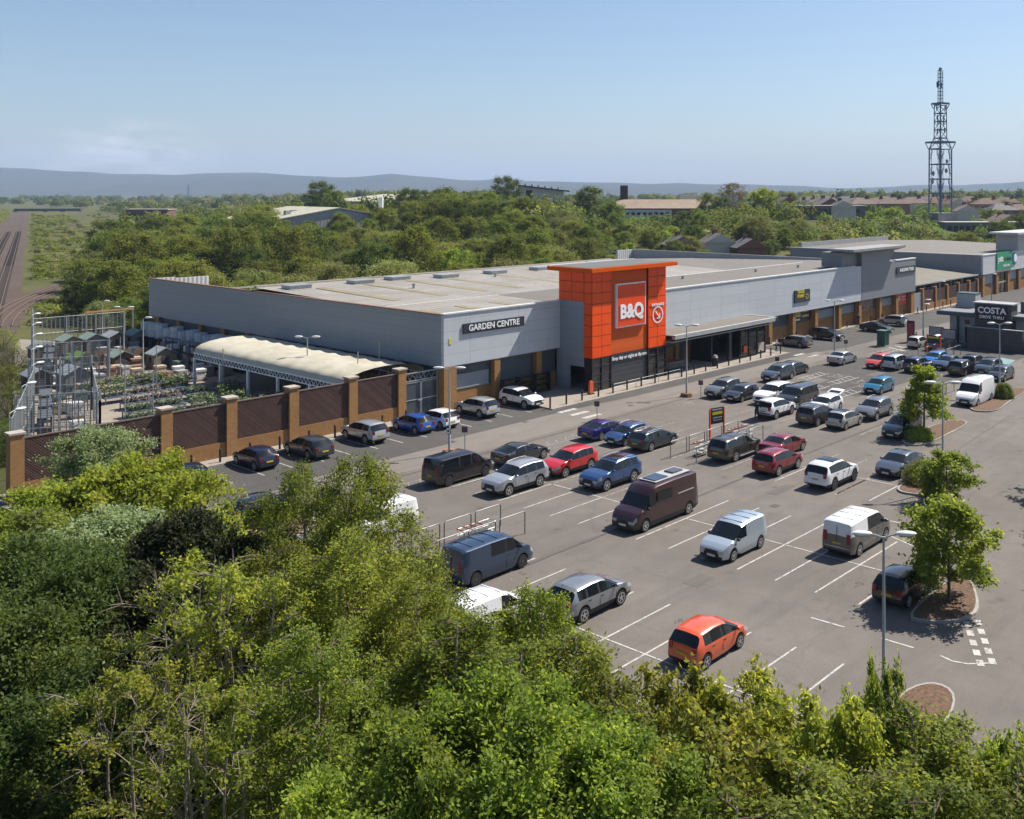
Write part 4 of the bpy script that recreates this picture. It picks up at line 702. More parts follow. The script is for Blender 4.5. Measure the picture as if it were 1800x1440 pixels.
def car_meshes(kind, opt=()):
    key = (kind,) + tuple(opt)
    if key in CARM: return CARM[key]
    s = SPEC[kind]; L, W = s['L'], s['W']; gc = 0.21 if kind not in ('suv', 'bigsuv', 'pickup') else 0.27
    fa = L - s['fo']; ra = fa - s['wb']; R_ = s['wr'] + 0.075; van = s.get('van')
    st = set([0, L, .04, .12, L - .04, L - .12, L - .25, L - .42, .22, .36]); st |= {p[0] for p in s['top']}
    for a in (ra, fa):
        for k in range(9): st.add(a - R_ + R_ * k / 4)
    st |= {s['sg'][0], s['sg'][1], s['ws'][0], s['ws'][1]} | {p + d for p in s['pil'] for d in (-.05, .05)}
    if 'sunroof' in opt: st |= {s['ws'][0] - 1.5, s['ws'][0] - .12}
    st = sorted(x for x in st if 0 <= x <= L)
    st = [x for i, x in enumerate(st) if i == 0 or x - st[i - 1] > 0.012]
    V = []; NR = 13
    for x in st:
        d0, d1 = min(1, x / 0.55), min(1, (L - x) / 0.8)
        pl = 1 - (0.10 if van else 0.13) * (1 - d0) ** 2.2 - 0.17 * (1 - d1) ** 2.2
        hw = W / 2 * pl; zt = interp(s['top'], x); zb = min(interp(s['belt'], x), zt - 0.015); g = max(0, zt - zb)
        ar = 0
        for a in (ra, fa):
            if abs(x - a) < R_: ar = max(ar, s['wr'] + sqrt(max(0, R_ ** 2 - (x - a) ** 2)) - 0.0)
        z0 = max(gc + (0.10 * (1 - d0) + 0.06 * (1 - d1)), ar); z1 = max(z0 + 0.03, gc + 0.16 + 0.1 * (zb - gc)); z2 = max(z1 + 0.03, gc + (zb - gc) * 0.70)
        zb = max(zb, z2 + 0.01)
        if zt < zb + .01: zt = zb + .01; g = .01
        tum = (0.90 if van else 0.79); gm = 0.42; k = min(1, g / gm); rw_ = hw * (0.965 - (0.965 - tum) * k)
        ze = zt - 0.075 * min(1, g / 0.22)
        half = [(hw * 0.93, z0), (hw * 0.985, z1), (hw, z2), (hw * 0.968, zb), (rw_ if g > .1 else hw * .92, max(ze, zb + .004)), (rw_ * 0.86, zt), (0, zt + 0.025)]
        ring = [(x, -h, z) for h, z in half] + [(x, h, z) for h, z in half[-2::-1]]
        V += ring
    F = {}
    def add(k, f): F.setdefault(k, []).append(f)
    def inr(x0, x1, a, b): return x0 >= a - 1e-4 and x1 <= b + 1e-4
    for i in range(len(st) - 1):
        x0, x1 = st[i], st[i + 1]; xm = (x0 + x1) / 2; g = interp(s['top'], xm) - interp(s['belt'], xm)
        for j in range(NR - 1):
            f = (i * NR + j, (i + 1) * NR + j, (i + 1) * NR + j + 1, i * NR + j + 1); r = j if j < 6 else 11 - j; k = 'body'
            if r == 0: k = 'sill' if ('clad' in opt or kind in ('suv', 'bigsuv', 'pickup')) else 'body'
            if r == 3 and inr(x0, x1, *s['sg']) and g > .12:
                k = 'side_window' if not any(abs(xm - p) < .051 for p in s['pil']) else 'door_pillar'
            if r in (4, 5) and inr(x0, x1, *s['ws']): k = 'windscreen'
            if r in (4, 5) and inr(x0, x1, *s['rw']): k = 'rear_window' if 'open' not in opt else None
            if r == 2 and x0 >= L - (.43 if not van else .26): k = 'headlight'
            if van and kind != 'busvan' and r == 3 and x1 <= .13: k = 'body'
            if r == 5 and 'sunroof' in opt and inr(x0, x1, s['ws'][0] - 1.5, s['ws'][0] - .12): k = 'sunroof'
            if 'twotone' in opt and k == 'body' and (r <= 2 or (x1 <= .13 and V[f[2]][2] < 1.25)): k = 'lower_body'
            if k: add(k, f)
    n = len(st) - 1
    for j in range(6):
        a, b_ = j, j + 1; f0 = (a, b_, 12 - b_, 12 - a) if b_ != 6 else (5, 6, 7)
        k = 'bumper' if j == 0 else 'body'
        if 'open' in opt and j in (2, 3, 4, 5): k = 'boot'
        if 'twotone' in opt and j in (1, 2): k = 'lower_body'
        add(k, f0[::-1] if False else f0)
        o = n * NR; f1 = tuple(o + q for q in f0)[::-1]; k = {0: 'bumper'}.get(j, 'body')
        if j in (1, 2):      # front face: lamps or wing panels at the corners, grille between
            m0 = len(V)
            for row in (j, j + 1):
                x_, y_, z_ = V[o + row]
                for fy in (-1, 1): V.append((x_, fy * abs(y_) * (.56 if j == 2 else .66), z_))
            add('grille', (m0, m0 + 1, m0 + 3, m0 + 2)); kk = 'headlight' if j == 2 else 'body'
            add(kk, (o + j, m0, m0 + 2, o + j + 1)); add(kk, (m0 + 1, o + 12 - j, o + 11 - j, m0 + 3))
        else: add(k, f1)
    out = {}
    def mk(nm, faces, smooth=38):
        idx = sorted({q for f in faces for q in f}); mp_ = {q: i for i, q in enumerate(idx)}
        me = bpy.data.meshes.new(nm); me.from_pydata([(V[q][0] - L / 2, V[q][1], V[q][2]) for q in idx], [], [tuple(mp_[q] for q in f) for f in faces])
        me.polygons.foreach_set('use_smooth', [True] * len(me.polygons)); me.set_sharp_from_angle(angle=radians(smooth)); me.materials.append(M['plastic']); me.update(); return me
    parts = []   # (name, mesh, material key or None for paint, loc)
    mats = dict(side_window='screen', windscreen='screen', rear_window='screen', headlight='head', tail_light='tail', bumper='plastic', door_pillar='plastic', grille='plastic', sunroof='glass', sill='plastic', boot='plastic', lower_body='LOWER', body='PAINT')
    for k, fs in F.items():
        if k in ('headlight', 'tail_light', 'side_window', 'door_pillar'):
            for sgn in (-1, 1):
                ff = [f for f in fs if V[f[0]][1] * sgn > 0]
                if ff: parts.append((k, mk(k, ff), mats[k], None))
        else: parts.append((k, mk(k, fs), mats[k], None))
    b = MB(); b.box(-L / 2 + .35, L / 2 - .4, -W / 2 + .22, W / 2 - .22, gc - .02, .62); b.box(-L / 2 + .12, L / 2 - .15, -W / 2 + .28, W / 2 - .28, gc + .08, .5); parts.append(('underbody', b.mesh('underbody', M['plastic']), 'plastic', None))
    for nm, x, m_ in (('number_plate', -L / 2 - .012, 'yplate'), ('number_plate', L / 2 + .012, 'wplate')):
        zc = gc + (interp(s['belt'], 0) - gc) * (.55 if x < 0 else .22); b = MB(); b.box(x - .012, x + .012, -.26, .26, zc - .055, zc + .055); parts.append((nm, b.mesh(nm, M[m_]), m_, None))
    xm_ = s['ws'][1] - L / 2 - .28; zm = interp(s['belt'], s['ws'][1]) + .09
    for sgn in (-1, 1):
        b = MB(); b.ball((xm_, sgn * (W / 2 + .06), zm), (.08, .12, .09), 8, 4); parts.append(('wing_mirror', b.mesh('wing_mirror', M['plastic'], 60), 'MIRROR', None))
    zb0 = interp(s['belt'], 0)
    for sgn in (-1, 1):
        b = MB(); t0 = zb0 - .30 if not van else zb0 - .42; xr = next(p_[0] for p_ in s['top'] if p_[1] >= t0 + .05) - L / 2
        b.prism([(xr - .035, sgn * W * .31), (xr - .01, sgn * W * .425), (xr + .17, sgn * W * .447), (xr + .17, sgn * W * .31)], t0, zb0 - .03 if not van else zb0 + .12); parts.append(('tail_light', b.mesh('tail_light', M['tail']), 'tail', None))
    if van and s['rw'][0] == 9:
        b = MB(); b.box(-L / 2 + .0, -L / 2 + .03, -.008, .008, .6, s['H'] - .25); parts.append(('rear_door_seam', b.mesh('rear_door_seam', M['plastic']), 'plastic', None))
        for k_ in range(3): b = MB(); xx = -L / 2 + .8 + k_ * L * .17; zr_ = interp(s['top'], xx + L / 2) + .012; b.box(xx, xx + .05, -W * .36, W * .36, zr_, zr_ + .03); parts.append(('roof_rib', b.mesh('roof_rib', M['plastic']), 'PAINT', None))
    # seams: door gaps and handles
    if s['pil'] or van:
        b = MB(); cuts = [s['ws'][1] - .22] + list(s['pil'])
        for sgn in (-1, 1):
            for x in cuts:
                if abs(x - ra) < R_ * .9 or abs(x - fa) < R_ * .7: continue
                b.box(x - L / 2 - .01, x - L / 2 + .01, sgn * (W / 2 + .001) - .004, sgn * (W / 2 + .001) + .004, gc + .2, gc + (interp(s['belt'], x) - gc) * .72)
            for x in cuts[1:] if s['pil'] else cuts: b.box(x - L / 2 + .06, x - L / 2 + .26, sgn * (W / 2 - .004) - .012, sgn * (W / 2 - .004) + .012, interp(s['belt'], x) - .17, interp(s['belt'], x) - .13)
        parts.append(('door_trim', b.mesh('door_trim', M['plastic']), 'plastic', None))
    if 'rails' in opt:
        for sgn in (-1, 1):
            b = MB(); x0, x1 = .7 - L / 2, s['ws'][0] - L / 2 - .15; y = sgn * W / 2 * .70; z0, z1 = interp(s['top'], .7) + .04, interp(s['top'], s['ws'][0] - .15) + .04
            b.path([(x0, y, z0 - .05), (x0 + .12, y, z0 + .02), ((x0 + x1) / 2, y, s['H'] + .05), (x1 - .1, y, z1 + .02), (x1, y, z1 - .05)], .022, 5); parts.append(('roof_rail', b.mesh('roof_rail', M['rim']), 'rim', None))
    if 'steps' in opt:
        for sgn in (-1, 1):
            b = MB(); b.box(ra + .5 - L / 2, fa - .5 - L / 2, sgn * (W / 2 - .02) - .06, sgn * (W / 2 - .02) + .06, gc + .02, gc + .07); parts.append(('side_step', b.mesh('side_step', M['rim']), 'rim', None))
    # wheels
    wr = s['wr']; bt = MB(); bt.path([(0, -.1, 0), (0, .1, 0)], wr, 18); tyre = bt.mesh('wheel', M['rubber'], 40)
    br_ = MB(); br_.path([(0, -.108, 0), (0, -.02, 0)], wr * .24, 10); br_.path([(0, .02, 0), (0, .108, 0)], wr * .24, 10)
    for sd in (-1, 1):
        y = sd * .106
        for i in range(16):
            a0, a1 = 2 * pi * i / 16, 2 * pi * (i + 1) / 16; q = [(r_ * cos(a), y, r_ * sin(a)) for r_, a in ((wr * .60, a0), (wr * .72, a0), (wr * .72, a1), (wr * .60, a1))]; br_.poly(q if sd < 0 else q[::-1])
        for i in range(5):
            a = 2 * pi * i / 5 + .3; w = wr * .085; q = [(r_ * cos(a) - t_ * sin(a), y, r_ * sin(a) + t_ * cos(a)) for r_, t_ in ((wr * .2, -w), (wr * .62, -w * .8), (wr * .62, w * .8), (wr * .2, w))]; br_.poly(q if sd < 0 else q[::-1])
    rim = br_.mesh('rim', M['rim'], 40)
    wheels = [(tyre, rim, (x - L / 2, sgn * (W / 2 - .115), wr)) for x in (ra, fa) for sgn in (-1, 1)]
    CARM[key] = (parts, wheels, s, ra); return CARM[key]
def override(o, m): o.material_slots[0].link = 'OBJECT'; o.material_slots[0].material = m
def car(kind, col, anchor, u, v, head, label, opt=(), rim='rim', name=None, lower=None, mirror=None, cat=None, group='vehicles parked in the car park'):
    """u,v: ground contact of the visible rear ('r') or front ('f') wheel; head E/W/N/S"""
    parts, wheels, s, ra = car_meshes(kind, opt); L, W = s['L'], s['W']; off = (L / 2 - ra) if anchor == 'r' else (L / 2 - s['fo']); h = W / 2 - .02
    if head == 'E': c = (u + off if anchor == 'r' else u - off, v + h); rz = 0
    if head == 'W': c = (u - off if anchor == 'r' else u + off, v + h); rz = pi
    if head == 'N': c = (u + h, v + off if anchor == 'r' else v - off); rz = pi / 2
    if head == 'S': c = (u + h, v - off if anchor == 'r' else v + off); rz = -pi / 2
    nm = name or ('parked_van' if s.get('van') else 'parked_car')
    r = empty(nm, (c[0], c[1], 0.02), label, cat or ('van' if s.get('van') else 'car'), group, rz)
    for n_, me, mk_, loc in parts:
        o = link(n_, me, r)
        if mk_ == 'PAINT': override(o, col)
        elif mk_ == 'LOWER': override(o, lower)
        elif mk_ == 'MIRROR': override(o, col if not s.get('van') and mirror is None else (mirror or M['plastic']))
        else: override(o, M[mk_])
    for ty, ri, loc in wheels:
        w = link('wheel', ty, r, loc); q = link('rim', ri, w); override(q, M[rim])
    return r
P = dict(white=paint('white', (0.72, 0.73, 0.74)), black=paint('black', (0.008, 0.008, 0.010)), silver=paint('silver', (0.42, 0.44, 0.46), .55, .32), grey=paint('mid_grey', (0.17, 0.18, 0.19), .5, .3), dgrey=paint('dark_grey', (0.05, 0.054, 0.06), .5, .28), navy=paint('navy', (0.008, 0.012, 0.045), .3), blue=paint('bright_blue', (0.012, 0.075, 0.34), .3), mblue=paint('metallic_blue', (0.03, 0.085, 0.23), .5), sblue=paint('slate_blue', (0.034, 0.060, 0.11), .5, .3), lblue=paint('vivid_blue', (0.01, 0.17, 0.52), .3), teal=paint('teal_blue', (0.008, 0.16, 0.27), .4), dgreen=paint('dark_green_grey', (0.022, 0.037, 0.045), .5), red=paint('bright_red', (0.45, 0.012, 0.014)), dred=paint('dark_red', (0.22, 0.008, 0.014), .3), maroon=paint('maroon', (0.034, 0.008, 0.010), .3, .3), orange=paint('coral_orange', (0.60, 0.085, 0.022)), tomato=paint('tomato_red', (0.50, 0.045, 0.03)), brown=paint('brown_grey', (0.075, 0.066, 0.055), .5), pearl=paint('pearl_grey', (0.36, 0.36, 0.34), .3), purple=paint('deep_blue_violet', (0.020, 0.018, 0.16), .3), ice=paint('ice_silver', (0.40, 0.47, 0.53), .45, .32), bluegrey=paint('blue_grey', (0.07, 0.088, 0.115), .5), steel=paint('steel_grey', (0.23, 0.245, 0.26), .5, .3), cream=paint('cream_white', (0.52, 0.50, 0.45)))
G1 = 'cars nosed in along the garden wall and shop front'; G2 = 'vehicles in the main car park rows'; G3 = 'cars by the coffee shop'
# nosed in along the front
car('coupe', P['navy'], 'r', 31.9, 65.8, 'N', 'dark navy soft top coupe nearest the left end of the garden wall', group=G1)
car('hatch', P['navy'], 'r', 37.4, 66.2, 'N', 'small navy hatchback with pale alloy wheels parked between the soft top and the dark estate', group=G1)
car('estate', P['dgrey'], 'r', 41.6, 65.9, 'N', 'dark grey estate half hidden by the birch top at the garden wall', group=G1)
car('suv', P['silver'], 'r', 47.1, 66.4, 'N', 'silver compact crossover nosed towards the garden wall left of the bright blue hatchback', group=G1)
car('hatch', P['blue'], 'r', 51.75, 66.0, 'N', 'bright blue hatchback in front of the yard gate', group=G1)
car('hatch', P['white'], 'r', 54.3, 65.85, 'N', 'white hatchback behind the first lamp post beside the blue hatchback', group=G1)
car('suv', P['silver'], 'r', 59.2, 66.35, 'N', 'silver sport utility car nosed in before the grey shutter under the garden centre sign', group=G1)
car('suv', P['white'], 'f', 64.55, 66.1, 'S', 'white crossover backed up to the dark display bay, facing outwards', group=G1)
# nearest rows
car('suv', P['black'], 'r', 31.0, 54.9, 'E', 'black crossover beside the bush island, mostly behind the birch', group=G2)
car('busvan', P['black'], 'r', 44.2, 52.6, 'E', 'glossy black passenger van by the speed sign lamp post', group=G2, rim='rimdark')
car('coupe', P['dgrey'], 'f', 53.5, 52.65, 'E', 'dark grey four door coupe behind the big silver sport utility', group=G2)
car('bigsuv', P['silver'], 'f', 45.35, 47.85, 'W', 'large silver sport utility with black grille next to the red one', ('rails',), group=G2)
car('suv', P['red'], 'f', 50.95, 47.98, 'W', 'bright red sport utility car facing the camera', group=G2)
car('bigsuv', P['mblue'], 'f', 50.45, 43.68, 'W', 'metallic blue sport utility with dark glass roof and alloy wheels', ('sunroof', 'rails'), group=G2)
car('coupe', P['purple'], 'r', 60.45, 52.9, 'E', 'deep violet blue coupe left of the two other blue cars near the striped bays', group=G2)
car('hatch', P['mblue'], 'f', 60.35, 50.3, 'W', 'mid blue hatchback squeezed between the violet coupe and the dark estate', ('rails',), group=G2)
car('estate', P['dgreen'], 'r', 60.45, 47.75, 'E', 'dark green grey estate beside the long trolley shelter', ('rails',), group=G2)
car('highvan', P['maroon'], 'f', 45.9, 36.7, 'W', 'maroon high roof camper van with solar panel on its roof', ('clad',), group=G2, name='camper_van')
CAMP = [o for o in bpy.data.objects if o.name.startswith('camper_van')][-1]
b = MB(); b.box(-2.7, .85, -.66, .66, 2.545, 2.58); b.build('roof_rack_tray', mat('pale_roof_tray', (0.33, 0.34, 0.35), 0.5), CAMP); b = MB(); b.box(-.6, .7, -.5, .5, 2.60, 2.64); b.build('solar_panel', mat('solar_panel_blue', (0.03, 0.05, 0.08), 0.15, spec=0.7), CAMP); b = MB(); b.box(-2.3, -1.3, -.35, .35, 2.59, 2.68); b.build('roof_vent', mat('vent_smoke', (0.07, 0.08, 0.09), 0.3), CAMP)
for sg in (-1, 1): b = MB(); b.box(-.4, 1.1, sg * 1.0 - .012, sg * 1.0 + .012, 1.52, 2.05); b.build('side_window', M['screen'], CAMP); b = MB(); b.box(-2.6, -1.0, sg * .985 - .02, sg * .985 + .02, 1.52, 1.57); b.build('slide_rail', M['rim'], CAMP)
car('smallvan', P['ice'], 'f', 45.35, 30.1, 'W', 'small silver panel van alone in the middle bays', group=G2)
car('crewvan', P['white'], 'r', 50.55, 25.25, 'E', 'two tone van, white above and grey below, by the nearest lamp post', ('twotone',), group=G2, lower=paint('van_lower_grey', (0.09, 0.088, 0.085), .3))
car('bigsuv', P['white'], 'r', 60.7, 32.15, 'E', 'white sport utility with black glass roof panel and dark rear glass', ('sunroof',), group=G2, rim='rimdark')
car('suv', P['dred'], 'r', 61.05, 36.7, 'E', 'dark red crossover parked next to the dark red saloon', group=G2)
car('saloon', P['dred'], 'f', 68.45, 39.0, 'E', 'dark red saloon beside the pickup truck', group=G2)
car('pickup', P['brown'], 'r', 62.3, 41.15, 'E', 'brown grey double cab pickup with canopy and chrome side steps', ('steps',), group=G2, name='parked_pickup', cat='pickup truck')
car('crewvan', P['sblue'], 'r', 33.9, 38.2, 'E', 'slate blue van parked against the near trolley shelter', group=G2, rim='rimdark')
car('suv', P['steel'], 'r', 34.3, 31.1, 'E', 'steel grey crossover coupe behind the orange hatchback row end', group=G2)
car('smallvan', P['white'], 'r', 29.6, 33.2, 'E', 'small white van mostly behind the near tree tops', group=G2)
car('city', P['orange'], 'r', 34.4, 24.18, 'E', 'coral orange hatchback in the nearest row', group=G2)
car('hatch', P['black'], 'r', 45.85, 20.3, 'E', 'black hatchback beneath the island tree, next to the bark bed', group=G2)
car('smallvan', P['white'], 'f', 34.2, 47.6, 'W', 'white van showing behind the birch twigs near the black passenger van', group=G2)
car('saloon', P['bluegrey'], 'f', 66.4, 29.9, 'W', 'blue grey saloon facing us beside the round clipped shrub', group=G2)
car('mpv', P['dgreen'], 'f', 76.9, 34.4, 'W', 'dark green people carrier in the shade of the lime green island tree', group=G2)
car('suv', P['grey'], 'f', 81.6, 39.1, 'W', 'mid grey crossover directly left of the lime green tree crown', ('rails',), group=G2)
car('hatch', P['pearl'], 'r', 76.6, 39.5, 'E', 'pearl grey hatchback with dark roof right of the dark open row, beside the grey crossover', ('sunroof',), group=G2)
car('suv', P['dgrey'], 'r', 76.3, 42.0, 'E', 'dark grey sport utility between the pearl hatchback and the white cars', ('rails',), group=G2)
car('hatch', P['white'], 'f', 80.9, 43.6, 'W', 'white hatchback with its tailgate raised, bonnet towards us', ('open',), group=G2)
WOPEN = [o for o in bpy.data.objects if o.name.startswith('parked_car')]
car('busvan', P['dgrey'], 'f', 80.9, 46.7, 'W', 'charcoal passenger van among the white cars', group=G2)
car('bigsuv', P['white'], 'f', 81.0, 49.3, 'W', 'large white sport utility behind the charcoal passenger van', group=G2)
car('suv', P['white'], 'r', 76.25, 46.1, 'E', 'white crossover with boot lid open and a person loading it', ('open',), group=G2)
car('hatch', P['teal'], 'f', 92.4, 43.8, 'W', 'teal blue hatchback alone behind the lime green island tree', group=G2)
car('suv', P['grey'], 'f', 80.4, 54.6, 'W', 'dark silver crossover first of a pair right of the slim second lamp post', group=G2)
car('hatch', P['dgrey'], 'f', 80.25, 52.3, 'W', 'charcoal hatchback second of the pair in front of the shop entrance', group=G2)
car('suv', P['bluegrey'], 'f', 91.1, 54.8, 'W', 'slate grey crossover left of the hatched disabled bays', group=G2)
car('hatch', P['black'], 'f', 98.0, 55.4, 'E', 'black hatchback with raised rear spoiler behind the slate crossover', group=G2)
car('saloon', P['silver'], 'r', 105.2, 54.55, 'E', 'silver saloon driving along the pale lane', group=G2)
car('city', P['tomato'], 'f', 105.7, 50.2, 'W', 'tomato red small car facing us in the far row', group=G3)
car('mpv', P['ice'], 'r', 106.2, 48.2, 'E', 'ice blue people carrier beside the tomato red small car', group=G3)
car('suv', P['navy'], 'r', 106.2, 45.7, 'E', 'dark navy crossover mostly behind the top of the lime green tree', group=G3)
car('hatch', P['lblue'], 'f', 111.9, 46.0, 'W', 'vivid sky blue hatchback before the trolley rails', group=G3)
car('saloon', P['sblue'], 'f', 110.0, 43.9, 'W', 'slate blue saloon right of the vivid blue hatchback', group=G3)
car('mpv', P['black'], 'r', 107.7, 41.2, 'E', 'black tailgate estate in front of the teal painted bay', group=G3)
car('hatch', P['black'], 'f', 115.4, 41.9, 'E', 'black hatchback behind the black estate near the teal painted bay', group=G3)
car('suv', P['dgreen'], 'f', 109.6, 39.0, 'W', 'dark blue green crossover behind the right hand lamp post', group=G3)
car('hatch', P['black'], 'f', 107.2, 36.8, 'W', 'black small car with chrome grille at the end of the far row', group=G3)
car('transit', P['white'], 'f', 93.0, 34.4, 'W', 'white high panel van beside the shrub island', group=G2)
car('city', P['cream'], 'r', 122.5, 52.75, 'E', 'cream small car with black windows near the totem sign', group=G3)
RB = car('estate', P['bluegrey'], 'r', 122.6, 50.15, 'E', 'blue grey estate carrying a silver roof box', ('rails',), group=G3)
b = MB(); b.ball((-.2, 0, 1.72), (1.0, .42, .2), 12, 6); b.build('roof_box', M['rim'], RB, 60)
car('hatch', P['navy'], 'f', 122.0, 37.5, 'W', 'dark navy hatchback at the right edge beside the teal bay', group=G3)
car('estate', P['grey'], 'r', 113.25, 65.0, 'N', 'bronze grey hatchback nosed in just right of the glazed lobby', group=G1)
car('suv', P['black'], 'f', 121.4, 64.6, 'S', 'black sport utility backed up below the trade board', group=G1)
car('coupe', P['black'], 'f', 132.8, 62.6, 'S', 'long black coupe backed in before the photo poster', group=G1)
car('suv', P['silver'], 'r', 140.6, 64.0, 'N', 'silver crossover nosed in beneath the grey end tower', group=G1)
car('saloon', P['black'], 'r', 170.0, 63.2, 'N', 'black saloon in front of the timber yard panels', group=G1)
car('estate', P['dgrey'], 'r', 203, 60, 'E', 'dark grey estate outside the green signed shop', group='cars at the far retail unit')
car('hatch', P['black'], 'r', 209, 63, 'E', 'black hatchback outside the green signed shop', group='cars at the far retail unit')
# raised tailgates, boot clutter, loader
def tailgate(label_part, near):
    r = [o for o in bpy.data.objects if o.get('label') == near][0]; s = SPEC['suv' if 'crossover' in near else 'hatch']; L = s['L']; zr = interp(s['top'], s['rw'][1]); w = s['W'] / 2 * .78; x = s['rw'][1] - L / 2
    b = MB(); b.prism([(0, -w), (-1.05, -w * .95), (-1.15, 0), (-1.05, w * .95), (0, w)], -.05, .03); o = b.build('tailgate', M['white'], r); o.location = (x, 0, zr + .03); o.rotation_euler = (0, radians(14), 0); override(o, P['white'])
    b = MB(); b.prism([(-.1, -w * .8), (-.6, -w * .8), (-.6, w * .8), (-.1, w * .8)], .032, .04); g = b.build('tailgate_glass', M['screen'], o)
    b = MB(); b.box(.06 - L / 2, .5 - L / 2, -w, w, .5, .62); b.box(.5 - L / 2, .55 - L / 2, -w, w, .6, zr - .1); b.build('boot_interior', M['black'], r)
tailgate('', 'white hatchback with its tailgate raised, bonnet towards us'); tailgate('', 'white crossover with boot lid open and a person loading it')
# ---------------------------------------------------------------- lamp posts, signs, shelters
LAMPH = mat('lamp_head_white', (0.6, 0.61, 0.62), 0.35, var=0.04)
LG = 'car park lamp posts'
def lamp(x, y, h, ang, label, heads=2, arm=0.55, group=LG, r=0.075):
    o = empty('lamp_post', (x, y, 0), label, 'lamp post', group)
    b = MB(); b.path([(0, 0, 0), (0, 0, 1.4), (0, 0, 1.45), (0, 0, h)], [r * 1.35, r * 1.35, r, r * .65], 8); b.build('pole', M['pole'], o, 50)
    b = MB(); b.box(-.14, .14, -.14, .14, 0, .05); b.build('base_plate', M['galv'], o)
    c, s = cos(ang), sin(ang); b = MB()
    for sg in ((-1, 1) if heads == 2 else (1,)): b.path([(0, 0, h - .05), (sg * c * arm * .5, sg * s * arm * .5, h + .05), (sg * c * arm, sg * s * arm, h + .1)], .035, 6)
    b.build('arm', M['pole'], o, 50)
    for sg in ((-1, 1) if heads == 2 else (1,)):
        b = MB(); n0 = 0; d = sg
        b.ball((0, 0, 0), (.42, .17, .1), 10, 6); q = b.build('lamp_head', LAMPH, o, 60); q.location = (d * c * (arm + .3), d * s * (arm + .3), h + .13); q.rotation_euler = (0, 0, ang)
        b = MB(); b.box(-.26, .26, -.1, .1, -.115, -.085); b.build('lens', mat('lamp_lens', (0.4, 0.4, 0.38), 0.2), q)
    return o
def roundel(o, z, ang, txt):
    b = MB(); b.path([(-.09, 0, z), (-.11, 0, z)], .30, 18); d = b.build('speed_sign', M['black'], o); b = MB(); b.path([(-.112, 0, z), (-.122, 0, z)], .235, 18); b.build('sign_face', SIGNW, d)
    textmesh(txt, 0.24, M['black'], d, 'lettering', (-.128, 0, z), (pi / 2, 0, ang), 0.01)
AH = radians(-50)
L1 = lamp(49.85, 59.3, 6.5, AH, 'double headed lamp post with round speed sign in front of the building corner'); roundel(L1, 1.75, -pi / 2, '10')
b = MB(); b.cyl((0, 0), .6, 0, .28, 10, .5); b.build('base_collar', mat('orange_brown_collar', (0.3, 0.13, 0.06), 0.7), L1)
L2 = lamp(79.05, 58.05, 6.95, AH, 'slim double headed lamp post standing in a low planter left of the entrance canopy'); b = MB(); b.cyl((0, 0), .65, 0, .35, 8, .55); b.build('base_collar', mat('planter_brown', (0.16, 0.09, 0.05), 0.8, var=.4, scale=6), L2)
L3 = lamp(112.8, 59.8, 6.45, AH, 'double headed lamp post with speed sign before the right hand brick bays'); roundel(L3, 1.6, -pi / 2, '10')
L4 = lamp(65.5, 26.64, 7.2, AH, 'dark lamp post with round speed sign behind the near island tree'); roundel(L4, 2.1, -pi / 2, '10')
lamp(100.4, 35.0, 7.0, AH, 'double headed lamp post rising from the small shrub bed by the white panel van')
lamp(35.7, 16.84, 6.95, AH, 'nearest double headed lamp post, its base hidden by leaves')
lamp(130.2, 55.6, 5.4, AH, 'single headed thin lamp post before the coffee shop', 1, .3, r=.05); lamp(129.2, 55.3, 4.9, AH, 'thin pole lamp left of the coffee shop corner', 1, .3, r=.05)
lamp(186.5, 66.5, 4.8, AH, 'single headed lamp post in front of the second retail unit corner', 1, .3); lamp(163, 66.8, 5.0, AH, 'slim lamp post in front of the timber yard panels', 1, .3, r=.05)
def signpost(x, y, h, label, w=.46):
    o = empty('sign_post', (x, y, 0), label, 'sign post', 'small sign posts along the lane'); b = MB(); b.cyl((0, 0), .04, 0, h, 6); b.build('post', M['pole'], o); b = MB(); b.obox((-.05, -.02, h - .22), (.04, w, .46), radians(35)); q = b.build('sign_plate', mat('sign_plate_purple_grey', (0.07, 0.06, 0.09), 0.5, var=.2, scale=5), o)
    b = MB(); b.obox((-.09, -.04, h - .16), (.02, w * .7, .1), radians(35)); b.build('lettering', mat('sign_red_band', (0.25, 0.07, 0.07), 0.5), q); return o
signpost(50.3, 58.0, 2.2, 'parking notice post beside the first speed sign lamp post'); signpost(65.4, 57.8, 1.75, 'parking notice post behind the deep violet coupe'); signpost(79.3, 56.5, 1.75, 'parking notice post right of the slim second lamp post'); signpost(96.4, 58.2, 1.7, 'parking notice post in front of the glazed lobby'); signpost(113.7, 58.7, 1.6, 'red topped sign post beside the third lamp post')
# trolley shelters
def shelter(x, y, n, step, rows, label, h=1.15, skip=()):
    SHM = mat('shelter_grey_tube', (0.14, 0.145, 0.15), .45, .4); o = empty('trolley_shelter', (x, y, 0), label, 'trolley bay', 'trolley bays')
    for j, dy in enumerate(rows):
        for i in range(n):
            if (j, i) in skip: continue
            a = i * step; e = a + step * .86; b = MB(); b.path([(a, dy, 0), (a, dy, h - .12), (a + .05, dy, h - .03), (a + .15, dy, h), (e - .15, dy, h), (e - .05, dy, h - .03), (e, dy, h - .12), (e, dy, 0)], .035, 6); f = b.build('hoop', SHM, o, 60)
            b = MB(); b.path([(a, dy, h * .45), (e, dy, h * .45)], .022, 5); b.build('mid_rail', SHM, f)
    return o
shelter(59.9, 45.5, 4, 2.4, (0, -2.4), 'long galvanised trolley bay with hooped rails beside the pickup truck', 1.25)
shelter(34.3, 44.05, 3, 2.35, (0, -2.1), 'galvanised trolley bay with hooped rails behind the slate blue van', 1.35)
